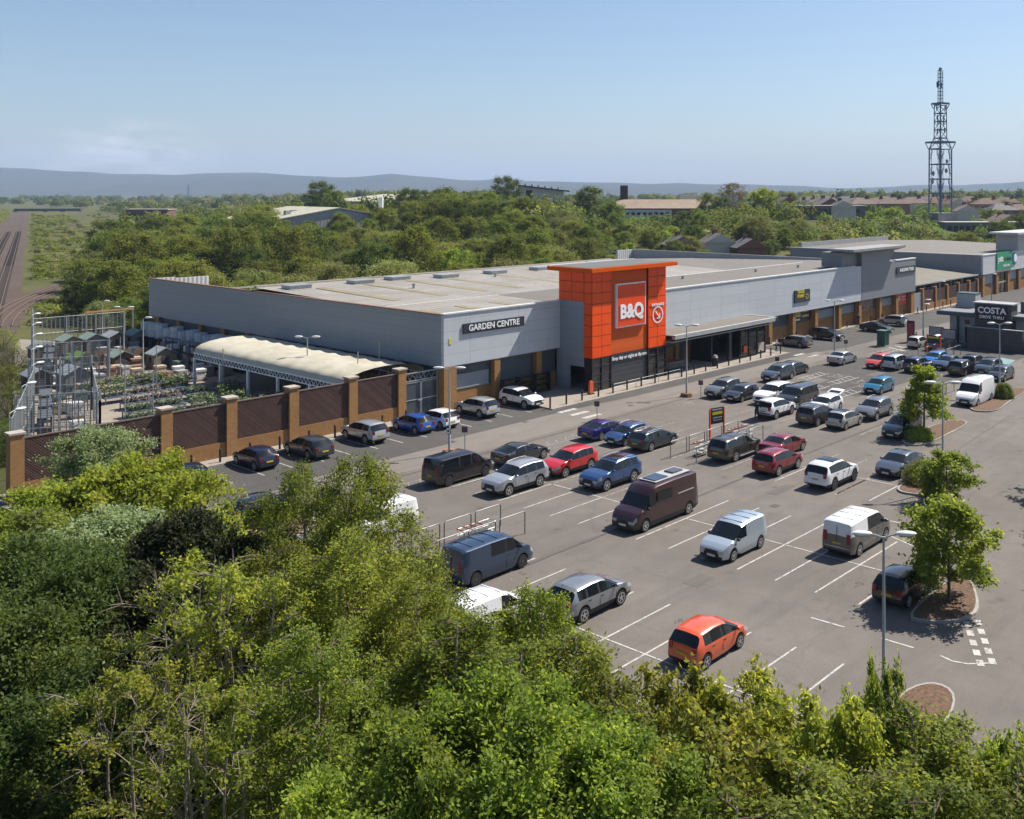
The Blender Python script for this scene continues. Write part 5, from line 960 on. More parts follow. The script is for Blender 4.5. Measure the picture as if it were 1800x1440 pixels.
shelter(92.2, 41.2, 3, 2.3, (0, -2.2), 'galvanised trolley bay half hidden behind the lime green island tree', 1.2)
shelter(114.5, 49.6, 3, 2.3, (0, -2.6), 'galvanised trolley bay in front of the dark screen wall', 1.3)
def trolleys(x, y, n, dx, lab, rz=0):
    for i in range(n): dup(TR, (x + i * dx, y, 0.02), rz, lab)
trolleys(61.9, 44.2, 2, .45, 'shopping trolley in the long bay beside the pickup truck'); trolleys(67.0, 44.5, 5, .5, 'shopping trolley with orange handle behind the black and yellow board'); trolleys(37.4, 43.0, 4, .5, 'shopping trolley in the near bay behind the slate blue van'); trolleys(116.0, 48.3, 5, .5, 'shopping trolley in the bay before the dark screen wall')
BD = empty('notice_board', (66.8, 46.0, 0), 'black notice board with yellow band on orange posts above the trolley bay', 'notice board')
b = MB(); b.obox((-.75, .17, 1.3), (.12, .12, 2.6), 0); b.obox((.75, -.17, 1.3), (.12, .12, 2.6), 0); b.build('post', M['orange'], BD); b = MB(); b.obox((0, 0, 2.0), (1.42, .08, 1.3), -.22); bd = b.build('board', SIGND, BD); b = MB(); b.obox((-.02, -.06, 2.2), (1.1, .02, .22), -.22); b.build('band', YEL, bd); b = MB(); b.obox((-.02, -.06, 2.5), (1.1, .02, .1), -.22); b.obox((-.02, -.06, 1.85), (1.0, .02, .08), -.22); b.obox((-.02, -.06, 1.65), (.9, .02, .06), -.22); b.build('lettering', mat('board_pale_print', (0.35, 0.35, 0.38), 0.5), bd)
OBD = empty('notice_board', (118.7, 49.4, 0), 'orange framed notice board in the trolley bay before the coffee shop', 'notice board'); b = MB(); b.box(-.06, .06, -.9, -.78, 0, 2.6); b.box(-.06, .06, .78, .9, 0, 2.6); b.build('post', M['orange'], OBD); b = MB(); b.box(-.05, .05, -.78, .78, 1.5, 2.5); bd = b.build('board', SIGND, OBD); b = MB(); b.box(-.07, -.055, -.7, .7, 2.15, 2.35); b.build('band', YEL, bd)
# ---------------------------------------------------------------- people
def person(x, y, label, rz=0, shirt=(0.4, 0.42, 0.45), legs=(0.02, 0.022, 0.028), bend=0.0, carry=0.0):
    b_ = bend
    J = [((0, 0, .95), .15), ((0, .02 + b_ * .15, 1.18), .145), ((0, .03 + b_ * .38, 1.40 - b_ * .1), .165), ((0, .04 + b_ * .5, 1.52 - b_ * .16), .06), ((0, .06 + b_ * .58, 1.66 - b_ * .2), .105), ((0, .06 + b_ * .6, 1.74 - b_ * .21), .075)]
    E_ = [(0, 1), (1, 2), (2, 3), (3, 4), (4, 5)]
    for s in (-1, 1):
        n = len(J); st = s * .12
        J += [((s * .10, 0, .90), .095), ((s * .11, .03 + st * .6, .50), .068), ((s * .11, -.02 + st, .09), .045), ((s * .12, .12 + st, .04), .04)]; E_ += [(0, n), (n, n + 1), (n + 1, n + 2), (n + 2, n + 3)]
        n = len(J); J += [((s * .20, .03 + b_ * .38, 1.42 - b_ * .1), .062), ((s * .25, .06 + b_ * .45 - carry * .05, 1.15 - b_ * .05), .045), ((s * .22, .18 + b_ * .6 + carry * .18, .95 + carry * .15), .034)]; E_ += [(2, n), (n, n + 1), (n + 1, n + 2)]
        h = n + 2; hp = np.array(J[h][0]); J.append((tuple(hp + (0, .03, -.08)), .036)); E_.append((h, len(J) - 1)); pl = len(J) - 1
        for f in range(4): J.append((tuple(hp + (s * (-.03 + .02 * f), .05, -.15 - .012 * (f in (1, 2)))), .010)); E_.append((pl, len(J) - 1))
        J.append((tuple(hp + (-s * .05, .06, -.09)), .011)); E_.append((h, len(J) - 1))
    me = bpy.data.meshes.new('figure'); me.from_pydata([j[0] for j in J], E_, []); o = bpy.data.objects.new('figure_build', me); COL.objects.link(o)
    md = o.modifiers.new('skin', 'SKIN'); sv = me.skin_vertices[0].data
    for i, j in enumerate(J): sv[i].radius = (j[1], j[1] * (.72 if i in (0, 1, 2) else 1)); sv[i].use_root = (i == 0)
    ss = o.modifiers.new('sub', 'SUBSURF'); ss.levels = 1; ss.render_levels = 1
    bpy.context.view_layer.update(); bm_ = bpy.data.meshes.new_from_object(o.evaluated_get(bpy.context.evaluated_depsgraph_get())); bpy.data.objects.remove(o)
    k = '%d' % int(sum(shirt) * 1000); bm_.materials.clear(); skin = mat('skin', (0.45, 0.27, 0.19), 0.6, var=0)
    for m_ in (mat('shirt_cloth_' + k, shirt, 0.85), mat('trouser_cloth_' + k, legs, 0.85), skin, M['black']): bm_.materials.append(m_)
    zh = 1.50 - b_ * .16
    for p in bm_.polygons:
        c = p.center; p.use_smooth = True; hand = abs(c.x) > .16 and c.z < .98 + carry * .15 and c.y > .1
        p.material_index = 3 if c.z < .08 else 2 if (c.z > zh or hand) else 1 if c.z < .93 and abs(c.x) < .2 else 0
    r = tag(link('person', bm_), label, 'person'); r.location = (x, y, 0.13 if y > 63.9 and x > 66 else 0.02); r.rotation_euler = (0, 0, rz)
    b = MB(); b.ball((0, .03 + b_ * .59, 1.735 - b_ * .2), (.105, .115, .10), 10, 6); q = b.build('hair', mat('dark_hair', (0.03, 0.02, 0.015), 0.7), r, 60); b = MB(); hy_ = .06 + b_ * .6; hz = 1.69 - b_ * .21
    for s in (-1, 1): b.ball((s * .035, hy_ + .095, hz), (.013, .01, .01), 6, 4)
    b.box(-.03, .03, hy_ + .088, hy_ + .1, hz - .085, hz - .075); b.build('face_features', M['black'], r); b = MB(); b.ball((0, hy_ + .1, hz - .03), (.014, .022, .02), 6, 4)
    for s in (-1, 1): b.ball((s * .102, hy_ - .01, hz - .01), (.014, .025, .03), 6, 4)
    b.build('nose_and_ears', skin, r); return r
person(107.9, 65.3, 'person in pale top and dark trousers walking by the glazed lobby corner', radians(200), (0.38, 0.40, 0.44), carry=1); person(137.2, 68.8, 'person in dark clothes standing by the brick wall below the photo poster', radians(150), (0.03, 0.03, 0.035)); person(124.8, 54.3, 'person in red jacket behind the cream small car', radians(120), (0.28, 0.03, 0.03)); person(74.7, 47.2, 'person in dark clothes leaning into the open boot of the white crossover', radians(-75), (0.02, 0.02, 0.022), bend=.7, carry=1); person(130.3, 54.6, 'person in black by the menu boards at the coffee shop corner', radians(100), (0.015, 0.015, 0.018))
# ---------------------------------------------------------------- garden yard
YARDF = asphalt('yard_concrete', (0.24, 0.205, 0.17), (0.28, 0.24, 0.20), (0.16, 0.14, 0.12), 0.15, False)
sheet('garden_yard', [(23.6, 71.5), (58.5, 71.5), (58.5, 131), (50, 150), (46, 141)], 0.004, YARDF)
MF = empty('mesh_fence', (25, 72, 0), 'tall grey weldmesh fence along the railway side of the garden yard', 'fence')
fl = [(23.7, 72.6), (27.6, 82.0), (31.5, 91.4), (34.7, 100.8), (38.0, 110.2), (41.2, 119.6), (44.4, 129.0), (47.6, 138.4)]; fl2 = [(47.6, 138.4), (51.5, 138.0), (55, 137.6), (58.6, 137.2)]
meshm = bpy.data.materials.new('weldmesh'); meshm.use_nodes = True; MATS['weldmesh'] = meshm; t = NT(meshm); p, x, y, z = t.pos()
wz = t.math('LESS_THAN', t.math('PINGPONG', z, .1), .016); wx = t.math('LESS_THAN', t.math('PINGPONG', t.math('ADD', y, t.math('MULTIPLY', x, .3)), .05), .010); t.b.inputs['Base Color'].default_value = (0.22, 0.24, 0.25, 1); t.b.inputs['Roughness'].default_value = .5
tr = t.new('BsdfTransparent'); mxs = t.new('MixShader'); t.link(t.math('MAXIMUM', wz, wx), mxs.inputs[0]); t.link(tr.outputs[0], mxs.inputs[1]); t.link(t.b.outputs[0], mxs.inputs[2]); t.link(mxs.outputs[0], [n for n in t.n.nodes if n.type == 'OUTPUT_MATERIAL'][0].inputs[0])
def fencerun(root, pts, h, base):
    for i, (x, y) in enumerate(pts):
        b = MB(); b.box(x - .07 - base[0], x + .07 - base[0], y - .07 - base[1], y + .07 - base[1], 0, h + .1); b.build('post', M['galv'], root)
        if i:
            x0, y0 = pts[i - 1]; b = MB(); b.poly([(x0 - base[0], y0 - base[1], 0), (x - base[0], y - base[1], 0), (x - base[0], y - base[1], h), (x0 - base[0], y0 - base[1], h)]); b.build('mesh_panel', meshm, root)
            for z in (h, h * .5): b = MB(); b.path([(x0 - base[0], y0 - base[1], z), (x - base[0], y - base[1], z)], .035, 5); b.build('rail', M['galv'], root)
dd = []
for a, c_ in zip(fl[:-1], fl[1:]): dd += [a, ((a[0] + c_[0]) / 2, (a[1] + c_[1]) / 2)]
fencerun(MF, dd + [fl[-1]], 5.2, (25, 72)); fencerun(MF, fl2, 4.0, (25, 72))
MF2 = empty('mesh_cage', (31, 80, 0), 'inner weldmesh cage of tall grey posts in the near left of the garden yard', 'fence')
fencerun(MF2, [(26.9, 81.6), (29.4, 80.2), (31.8, 78.8)], 5.0, (31, 80)); fencerun(MF2, [(31.8, 78.8), (33.9, 84.6), (36.0, 90.4), (38.1, 96.2)], 4.2, (31, 80)); fencerun(MF2, [(38.1, 96.2), (35.8, 97.4), (33.6, 98.6)], 5.0, (31, 80)); fencerun(MF2, [(38.2, 111.0), (41.4, 109.6), (44.6, 108.2)], 4.6, (31, 80))
RKM = mat('stock_rack_dark', (0.07, 0.075, 0.08), .6, var=.2)
for i, (x, y, rz) in enumerate([(29.6, 83.6, 1.22), (31.2, 88, 1.22), (32.8, 92.4, 1.22), (40.2, 112.5, 1.22), (41.9, 117, 1.22), (43.4, 121.6, 1.22), (54.6, 104.6, 1.57), (54.6, 110, 1.57), (54.4, 115.4, 1.57)]):
    o = empty('stock_rack', (x, y, .01), 'dark steel rack stacked with boxed and bagged stock in the garden yard', 'rack', 'stock racks in the garden yard', rz); b = MB()
    for xx in (-1.7, 0, 1.7):
        for yy in (-.45, .45): b.box(xx - .05, xx + .05, yy - .05, yy + .05, 0, 3.0)
    for z in (.9, 1.8, 2.9): b.box(-1.75, 1.75, -.5, .5, z, z + .06)
    b.build('rack_frame', RKM, o); b = MB(); r2 = random.Random(i); cs = [mat('stock_grey', (0.2, 0.2, 0.2), .8, var=.3, scale=3), mat('stock_white', (0.45, 0.45, 0.44), .7, var=.2, scale=3), mat('stock_brown', (0.17, 0.11, 0.07), .8, var=.3, scale=3), mat('stock_blue', (0.08, 0.12, 0.2), .7, var=.3, scale=3)]
    for z in (.05, .97, 1.87):
        x_ = -1.65
        while x_ < 1.3: w = r2.uniform(.35, .8); b.mi = r2.randrange(4); b.box(x_, min(1.65, x_ + w), -.42, .42, z, z + r2.uniform(.35, .78)); x_ += w + .06
    q = b.build('stock', cs, o); q['kind'] = 'stuff'
GY = 'garden yard lights'
lamp(52.2, 122.5, 6.2, AH, 'double headed yard light among the sheds at the back of the garden yard', group=GY); lamp(55.6, 137.0, 5.6, AH, 'single headed yard light by the rear yard fence', 1, .3, group=GY); lamp(48.5, 109.0, 6.4, AH, 'yard light standing among the plant tables', 1, .3, group=GY); lamp(53.0, 84.0, 6.2, AH, 'double headed yard light in front of the white tent canopy', group=GY)
for i, (x, y) in enumerate(fl[:-1]): lamp(x + .25, y + 1.2, 5.4, 0.3, 'single headed security light on the weldmesh fence of the garden yard', 1, .5, group='security lights on the weldmesh fence', r=.05)
YP = None
for i, (x, y, h) in enumerate([(35.2, 92.5, 4.6), (38.2, 89.4, 5.0), (39.4, 86.6, 4.4), (45.0, 98.2, 5.0), (49.5, 93.5, 4.6), (51.6, 92.6, 4.4), (40.6, 105, 4.8), (53.5, 76.5, 5.6), (56.6, 77.5, 6.0), (46.5, 110, 4.5)]):
    o = empty('yard_pole', (x, y, 0), 'bare slim steel pole standing among the plant tables in the garden yard', 'pole', 'bare poles in the garden yard'); b = MB(); b.cyl((0, 0), .05, 0, h, 6); b.build('pole', M['galv'], o)
# white tent canopy
TC = empty('tent_canopy', (54, 86.5, 0), 'long cream arched tent canopy on white lattice trusses beside the warehouse', 'canopy')
cream, t = newmat('cream_canvas', 0.75, 0.2); p, x, y, z = t.pos(); mp_ = t.new('Mapping'); mp_.inputs['Scale'].default_value = (.6, .25, .6); t.link(p, mp_.inputs[0]); d = t.noise(mp_.outputs[0], 1.3, 6, .65, .45, .75); d2 = t.noise(p, .5, 4)
q = t.mix(t.math('MULTIPLY', d, .6), (0.43, 0.405, 0.335), (0.24, 0.21, 0.145)); q = t.mix(t.math('MULTIPLY', d2, .3), q, (0.32, 0.295, 0.21)); t.link(q, t.b.inputs['Base Color'])
b = MB(); ny_, na = 56, 10; y0, y1 = 72.8, 100.0
for i in range(ny_ + 1):
    y = y0 + (y1 - y0) * i / ny_; sag = abs(((i / ny_ * 11) % 1) - .5) * 2; sag = .16 * (1 - sag ** 2)
    for j in range(na + 1):
        a = pi * j / na; b.v.append((54.0 - 54 - 4.3 * cos(a), y - 86.5, 3.55 + (1.15 - sag) * sin(a) ** .8 if 0 < j < na else 3.45))
for i in range(ny_):
    for j in range(na): k = i * (na + 1) + j; b.f.append((k, k + 1, k + na + 2, k + na + 1)); b.m.append(0)
b.build('canvas_roof', cream, TC, 70)
for xs_ in (-4.3, 4.3):
    b = MB(); b.path([(xs_, y0 - 86.5, 3.45), (xs_, y1 - 86.5, 3.45)], .06, 5); b.path([(xs_, y0 - 86.5, 2.9), (xs_, y1 - 86.5, 2.9)], .06, 5); n = 44
    for i in range(n): ya = y0 - 86.5 + (y1 - y0) * i / n; b.path([(xs_, ya, 2.9), (xs_, ya + (y1 - y0) / n / 2, 3.45), (xs_, ya + (y1 - y0) / n, 2.9)], .045, 4, False)
    b.build('lattice_truss', M['white'], TC)
    for i in range(6): b = MB(); yy = y0 - 86.5 + .2 + (y1 - y0 - .4) * i / 5; b.box(xs_ - .11, xs_ + .11, yy - .11, yy + .11, 0, 2.9); b.build('post', M['white'], TC)
# tables of plants, sheds, stacks
rs = random.Random(21)
def leafpatch(n, x0, x1, y0, y1, z0, h, cols, rs_, sz=.12):
    b = MB()
    for i in range(n):
        x, y = rs_.uniform(x0, x1), rs_.uniform(y0, y1); z = z0 + rs_.uniform(0, h); a = rs_.uniform(0, 6.3); t_ = rs_.uniform(-.6, .6); s = sz * rs_.uniform(.6, 1.4); b.mi = rs_.randrange(len(cols)); c, d = cos(a) * s, sin(a) * s
        b.poly([(x - c, y - d, z - t_ * s), (x + d * .6, y - c * .6, z + .3 * s), (x + c, y + d, z + t_ * s), (x - d * .6, y + c * .6, z + .3 * s)])
    return b
PLC = [mat('plant_green', (0.055, 0.09, 0.025), .7, var=.4, scale=5), mat('plant_dark', (0.03, 0.055, 0.02), .7, var=.4, scale=5), mat('plant_pink', (0.22, 0.09, 0.10), .7, var=.4, scale=5), mat('plant_lime', (0.12, 0.16, 0.035), .7, var=.3, scale=5), mat('plant_white', (0.27, 0.255, 0.22), .7, var=.3, scale=5), mat('plant_grey', (0.16, 0.2, 0.15), .7, var=.3, scale=5)]
TBL = mat('table_blue_grey', (0.10, 0.12, 0.17), .6, var=.2)
PT = {}
tabs = [(37.5 + i * 3.1, 76.0 + (i % 2) * .6) for i in range(5)] + [(37.6 + i * 3.1, 79.6) for i in range(4)] + [(39.5 + i * 3.1, 83.0) for i in range(4)] + [(41.0 + i * 3.0, 86.6) for i in range(3)] + [(42.5 + i * 3.0, 90.2) for i in range(3)] + [(44.0 + i * 3.0, 94.0) for i in range(3)] + [(41.0 + i * 2.9, 98.0) for i in range(3)] + [(40.5 + i * 2.9, 101.6) for i in range(4)] + [(37.0, 83.0), (38.3, 86.6), (39.8, 90.2), (41.2, 94.0), (50, 76), (52.5, 77), (49.6, 82.8), (49.8, 86.4), (44.2, 105.2), (47.1, 105.4)]
pk = [(0, 1, 0, 5), (0, 2, 5, 4), (0, 3, 1, 3), (2, 0, 4, 5)]; pn = ['leafy green bedding plants', 'pink and white bedding plants', 'lime green shrubs', 'mixed pink and grey plants']
for i, (x, y) in enumerate(tabs):
    k = rs.randrange(4); 
    if k not in PT:
        o = empty('plant_table', (x, y, 0), 'low blue grey table crowded with ' + pn[k] + ' behind the timber garden wall', 'plant table', 'plant tables in the garden yard'); b = MB(); b.box(-1.3, 1.3, -.75, .75, .55, .68); b.build('table_top', TBL, o); b = MB()
        for sx in (-1, 1):
            for sy in (-1, 1): b.box(sx * 1.2 - .04, sx * 1.2 + .04, sy * .65 - .04, sy * .65 + .04, 0, .55)
        b.build('leg', TBL, o); leafpatch(420, -1.2, 1.2, -.68, .68, .68, .5 if k != 2 else 1.0, [PLC[c] for c in pk[k]], rs).build('plants', [PLC[c] for c in pk[k]], o)['kind'] = 'stuff'; PT[k] = o
    else: dup(PT[k], (x, y, 0), 0)
def shed(x, y, w, d, h, c, roofc, label, rz=0, name='garden_shed'):
    o = empty(name, (x, y, 0.01), label, 'shed', 'display sheds in the garden yard', rz); b = MB(); b.box(-w / 2, w / 2, -d / 2, d / 2, 0, h); wl = b.build('wall', c, o); b = MB(); e = .18; b.yprism([(-w / 2 - e, h - .02), (0, h + w * .28), (w / 2 + e, h - .02), (w / 2 + e, h + .08), (0, h + w * .28 + .1), (-w / 2 - e, h + .08)], -d / 2 - e, d / 2 + e); b.build('roof', roofc, o)
    b = MB(); b.yprism([(-w / 2, h), (w / 2, h), (0, h + w * .27)], -d / 2, d / 2); b.build('gable', c, o); b = MB(); b.box(-.42, .42, -d / 2 - .03, -d / 2, .05, h * .9); b.build('door', mat('shed_door_dark', (0.05, 0.055, 0.06), .7), o); b = MB(); b.box(-w / 2 - .03, -w / 2, -.35, .35, h * .45, h * .85); b.build('window', M['glass'], o); return o
W1, W2, W3 = mat('shed_tan_boards', (0.20, 0.16, 0.12), .8, var=.2, scale=3), mat('shed_grey_boards', (0.15, 0.155, 0.16), .8, var=.2), mat('shed_brown_boards', (0.10, 0.065, 0.045), .8, var=.25, scale=3); RG, RF = mat('shed_roof_green_felt', (0.16, 0.21, 0.185), .8, var=.2), mat('shed_roof_grey_felt', (0.22, 0.24, 0.26), .8, var=.2); LIM = mat('lime_green_felt', (0.10, 0.165, 0.035), .8, var=.15)
for i in range(4): shed(48.6 + i * 2.55, 129.5 - i * .4, 2.2, 2.4, 2.0, (W1, W2, W1, W2)[i], (RG, RG, RF, RG)[i], ['tan board shed with green roof first from the left at the back of the yard', 'grey board shed with green roof second from the left at the back of the yard', 'tan board shed with grey roof third from the left at the back of the yard', 'grey board shed with green roof nearest the warehouse at the back of the yard'][i])
shed(40.2, 106.0, 2.4, 2.6, 2.0, W2, RF, 'lone grey board shed with pale roof in the middle of the yard'); shed(37.6, 108.2, 2.2, 2.2, 1.9, W3, RF, 'brown board shed next to the lone grey shed'); shed(45.6, 118.0, 2.6, 2.2, 1.4, W1, LIM, 'low tan playhouse with lime green roof'); shed(49.0, 116.0, 2.2, 2.2, 1.5, W3, RG, 'brown summer house with pale green roof by the playhouse'); shed(52.6, 113.5, 2.6, 2.0, 1.6, W1, RF, 'tan log store near the tent canopy end'); shed(44.2, 125.5, 2.4, 2.2, 2.0, W3, RG, 'brown shed near the weldmesh fence')
STK = [('pallet_stack', 'paving_buff', (0.36, 0.29, 0.21)), ('pallet_stack', 'paving_grey', (0.26, 0.26, 0.26)), ('bag_stack', 'white_bags', (0.55, 0.55, 0.54)), ('bag_stack', 'green_bags', (0.07, 0.10, 0.08)), ('pallet_stack', 'terracotta_stack', (0.20, 0.12, 0.08))]
SN = ['buff paving slabs', 'grey paving slabs', 'white plastic sacks', 'green compost sacks', 'terracotta pots']; ST = {}
spots = [(29.0 + rs.uniform(0, 8), 75.0 + rs.uniform(0, 4)) for i in range(12)] + [(rs.uniform(34, 40), rs.uniform(96, 106)) for i in range(22)] + [(rs.uniform(37.5, 46), rs.uniform(106, 126)) for i in range(50)] + [(rs.uniform(46, 56.5), rs.uniform(112, 128)) for i in range(45)] + [(rs.uniform(29, 36), rs.uniform(80, 94)) for i in range(14)] + [(rs.uniform(47, 56), rs.uniform(102.5, 112)) for i in range(30)]
used_s = []
for x, y in spots:
    if x < 25 + (y - 72) * .345 + 1.2 or any(abs(x - a) < 1.35 and abs(y - c_) < 1.3 for a, c_ in used_s): continue
    used_s.append((x, y)); k = rs.randrange(5)
    if k not in ST:
        o = empty(STK[k][0], (x, y, 0.01), 'pallet stacked with ' + SN[k] + ' on the garden yard concrete', 'pallet stack', 'stacked pallets in the garden yard'); b = MB()
        for yy in (-.5, 0, .5): b.box(-.55, .55, yy - .05, yy + .05, 0, .1)
        b.box(-.58, .58, -.55, .55, .1, .14); b.build('pallet', mat('pallet_wood', (0.25, 0.18, 0.11), .85, var=.2), o); b = MB()
        for j in range(4): 
            e = .03 * ((j * 7) % 3); b.box(-.55 + e, .55 - e, -.5 + e, .5 - e, .145 + j * .2, .14 + (j + 1) * .2)
        b.build('load', mat(STK[k][1], STK[k][2], .8, var=.25, scale=4), o); ST[k] = o
    else: dup(ST[k], (x, y, 0.01), rs.uniform(-.2, .2), scale=(1, 1, rs.uniform(.6, 1.5)))
wr_ = mat('shrink_wrap_pale', (0.36, 0.40, 0.45), .4, var=.25, scale=2)
RK = None
for i in range(13):
    y = 103.5 + i * 2.0
    if RK is None:
        RK = empty('wrapped_pallet', (57.3, y, 0.01), 'tall pallet shrouded in pale blue wrap along the warehouse side wall', 'wrapped pallet', 'wrapped pallets along the warehouse side'); b = MB(); b.box(-.75, .75, -.8, .8, 1.7, 1.85); b.box(-.7, .7, -.75, -.65, 0, 1.7); b.box(-.7, .7, .65, .75, 0, 1.7); b.build('rack', M['black'], RK); b = MB(); b.prism(blobpoly([(-.7, -.75), (.7, -.75), (.7, .75), (-.7, .75)], 1), 1.855, 3.5); b.build('wrapped_load', wr_, RK); b = MB(); b.prism(blobpoly([(-.65, -.6), (.65, -.6), (.65, .6), (-.65, .6)], 1), .05, 1.4); b.build('lower_load', mat('dark_stock', (0.05, 0.06, 0.08), .7, var=.5, scale=4), RK)
    else: dup(RK, (57.3, y, 0.01), 0, scale=(1, 1, rs.uniform(.94, 1.05)))
b = MB(); FD = empty('fence_panel_display', (50, 121, 0), 'row of brown timber fence panels on display across the back of the yard', 'fence display')
for i in range(6): b = MB(); b.box(-4 + i * 1.9, -2.2 + i * 1.9, -i * .8 - .04, -i * .8 + .04, .1, 1.7); b.build('timber_panel', mat('display_panel_brown', (0.17, 0.10, 0.06), .8, var=.3, scale=5), FD)
PG = empty('timber_pergola', (56.2, 134, 0), 'tall open frame with orange timber beam at the rear corner of the yard', 'pergola'); b = MB(); b.box(-3.9, -3.75, -.1, .1, 0, 4.6); b.box(2.0, 2.15, -.1, .1, 0, 4.6); b.build('post', M['galv'], PG); b = MB(); b.box(-3.9, 2.15, -.1, .1, 4.6, 4.8); b.build('beam', mat('orange_timber', (0.45, 0.24, 0.08), .7), PG)
# display racks of pots in the recess below the garden centre sign
for i in range(3):
    o = empty('plant_rack', (66.6 + i * 2.2, 70.2, 0.12), 'dark display rack of pots and green plants under the garden centre cladding', 'plant rack', 'plant racks beneath the garden centre sign'); b = MB()
    for z in (.1, .65, 1.2, 1.75): b.box(-1, 1, -.3, .3, z, z + .05)
    for sx in (-1, 1): b.box(sx * .98 - .03, sx * .98 + .03, -.3, .3, 0, 1.9)
    b.build('shelf_frame', M['black'], o); bb = MB(); cols = [PLC[1], PLC[0], PLC[3]]
    for z in (.16, .71, 1.26): q = leafpatch(60, -.9, .9, -.28, .2, z, .3, cols, rs, .1); off = len(bb.v); bb.v += q.v; bb.f += [tuple(v + off for v in f) for f in q.f]; bb.m += q.m
    bb.build('potted_plants', cols, o)['kind'] = 'stuff'
# ---------------------------------------------------------------- trees
def foliage(name, ca, cb, transl=.3, hue=.1):
    m = bpy.data.materials.new(name); m.use_nodes = True; MATS[name] = m; t = NT(m); t.b.inputs['Roughness'].default_value = .65; t.b.inputs['Specular IOR Level'].default_value = .18
    at = t.new('Attribute', attribute_name='tint'); oi = t.new('ObjectInfo')
    c = t.mix(at.outputs['Fac'], ca, cb)
    hs = t.new('HueSaturation'); t.link(t.math('MULTIPLY_ADD', oi.outputs['Random'], hue * .45, .5 - hue * .2), hs.inputs['Hue'])
    t.link(t.math('MULTIPLY_ADD', t.math('FRACT', t.math('MULTIPLY', oi.outputs['Random'], 7.31)), .5, .72), hs.inputs['Value']); hs.inputs['Saturation'].default_value = .95
    t.link(c, hs.inputs['Color']); t.link(hs.outputs[0], t.b.inputs['Base Color'])
    tl = t.new('BsdfTranslucent'); vm = t.new('VectorMath', operation='MULTIPLY'); vm.inputs[1].default_value = (1.9, 1.75, .9); t.link(hs.outputs[0], vm.inputs[0]); t.link(vm.outputs[0], tl.inputs[0]); mxs = t.new('MixShader'); mxs.inputs[0].default_value = min(.5, transl + .12)
    t.link(t.b.outputs[0], mxs.inputs[1]); t.link(tl.outputs[0], mxs.inputs[2]); t.link(mxs.outputs[0], [n for n in t.n.nodes if n.type == 'OUTPUT_MATERIAL'][0].inputs[0]); return m
def leafmesh(name, P_, N_, S_, T_, m, aspect=.55):
    """one small four-cornered leaf per point: centres, facing, size, tint"""
    n = len(P_); N_ = N_ / (np.linalg.norm(N_, axis=1, keepdims=True) + 1e-9); r = RNG.normal(size=(n, 3)); a = np.cross(N_, r); a /= np.linalg.norm(a, axis=1, keepdims=True) + 1e-9; b = np.cross(N_, a)
    a = a * S_[:, None]; b = b * (S_ * aspect)[:, None]; V = np.empty((n, 4, 3), np.float32); V[:, 0] = P_ - a; V[:, 1] = P_ + b + a * .1; V[:, 2] = P_ + a; V[:, 3] = P_ - b + a * .1
    me = bpy.data.meshes.new(name); me.vertices.add(4 * n); me.vertices.foreach_set('co', V.ravel()); me.loops.add(4 * n); me.loops.foreach_set('vertex_index', np.arange(4 * n, dtype=np.int32)); me.polygons.add(n); me.polygons.foreach_set('loop_start', np.arange(0, 4 * n, 4, dtype=np.int32))
    at = me.attributes.new('tint', 'FLOAT', 'FACE'); at.data.foreach_set('value', np.clip(T_, 0, 1).astype(np.float32)); me.materials.append(m); me.update(calc_edges=True); return me
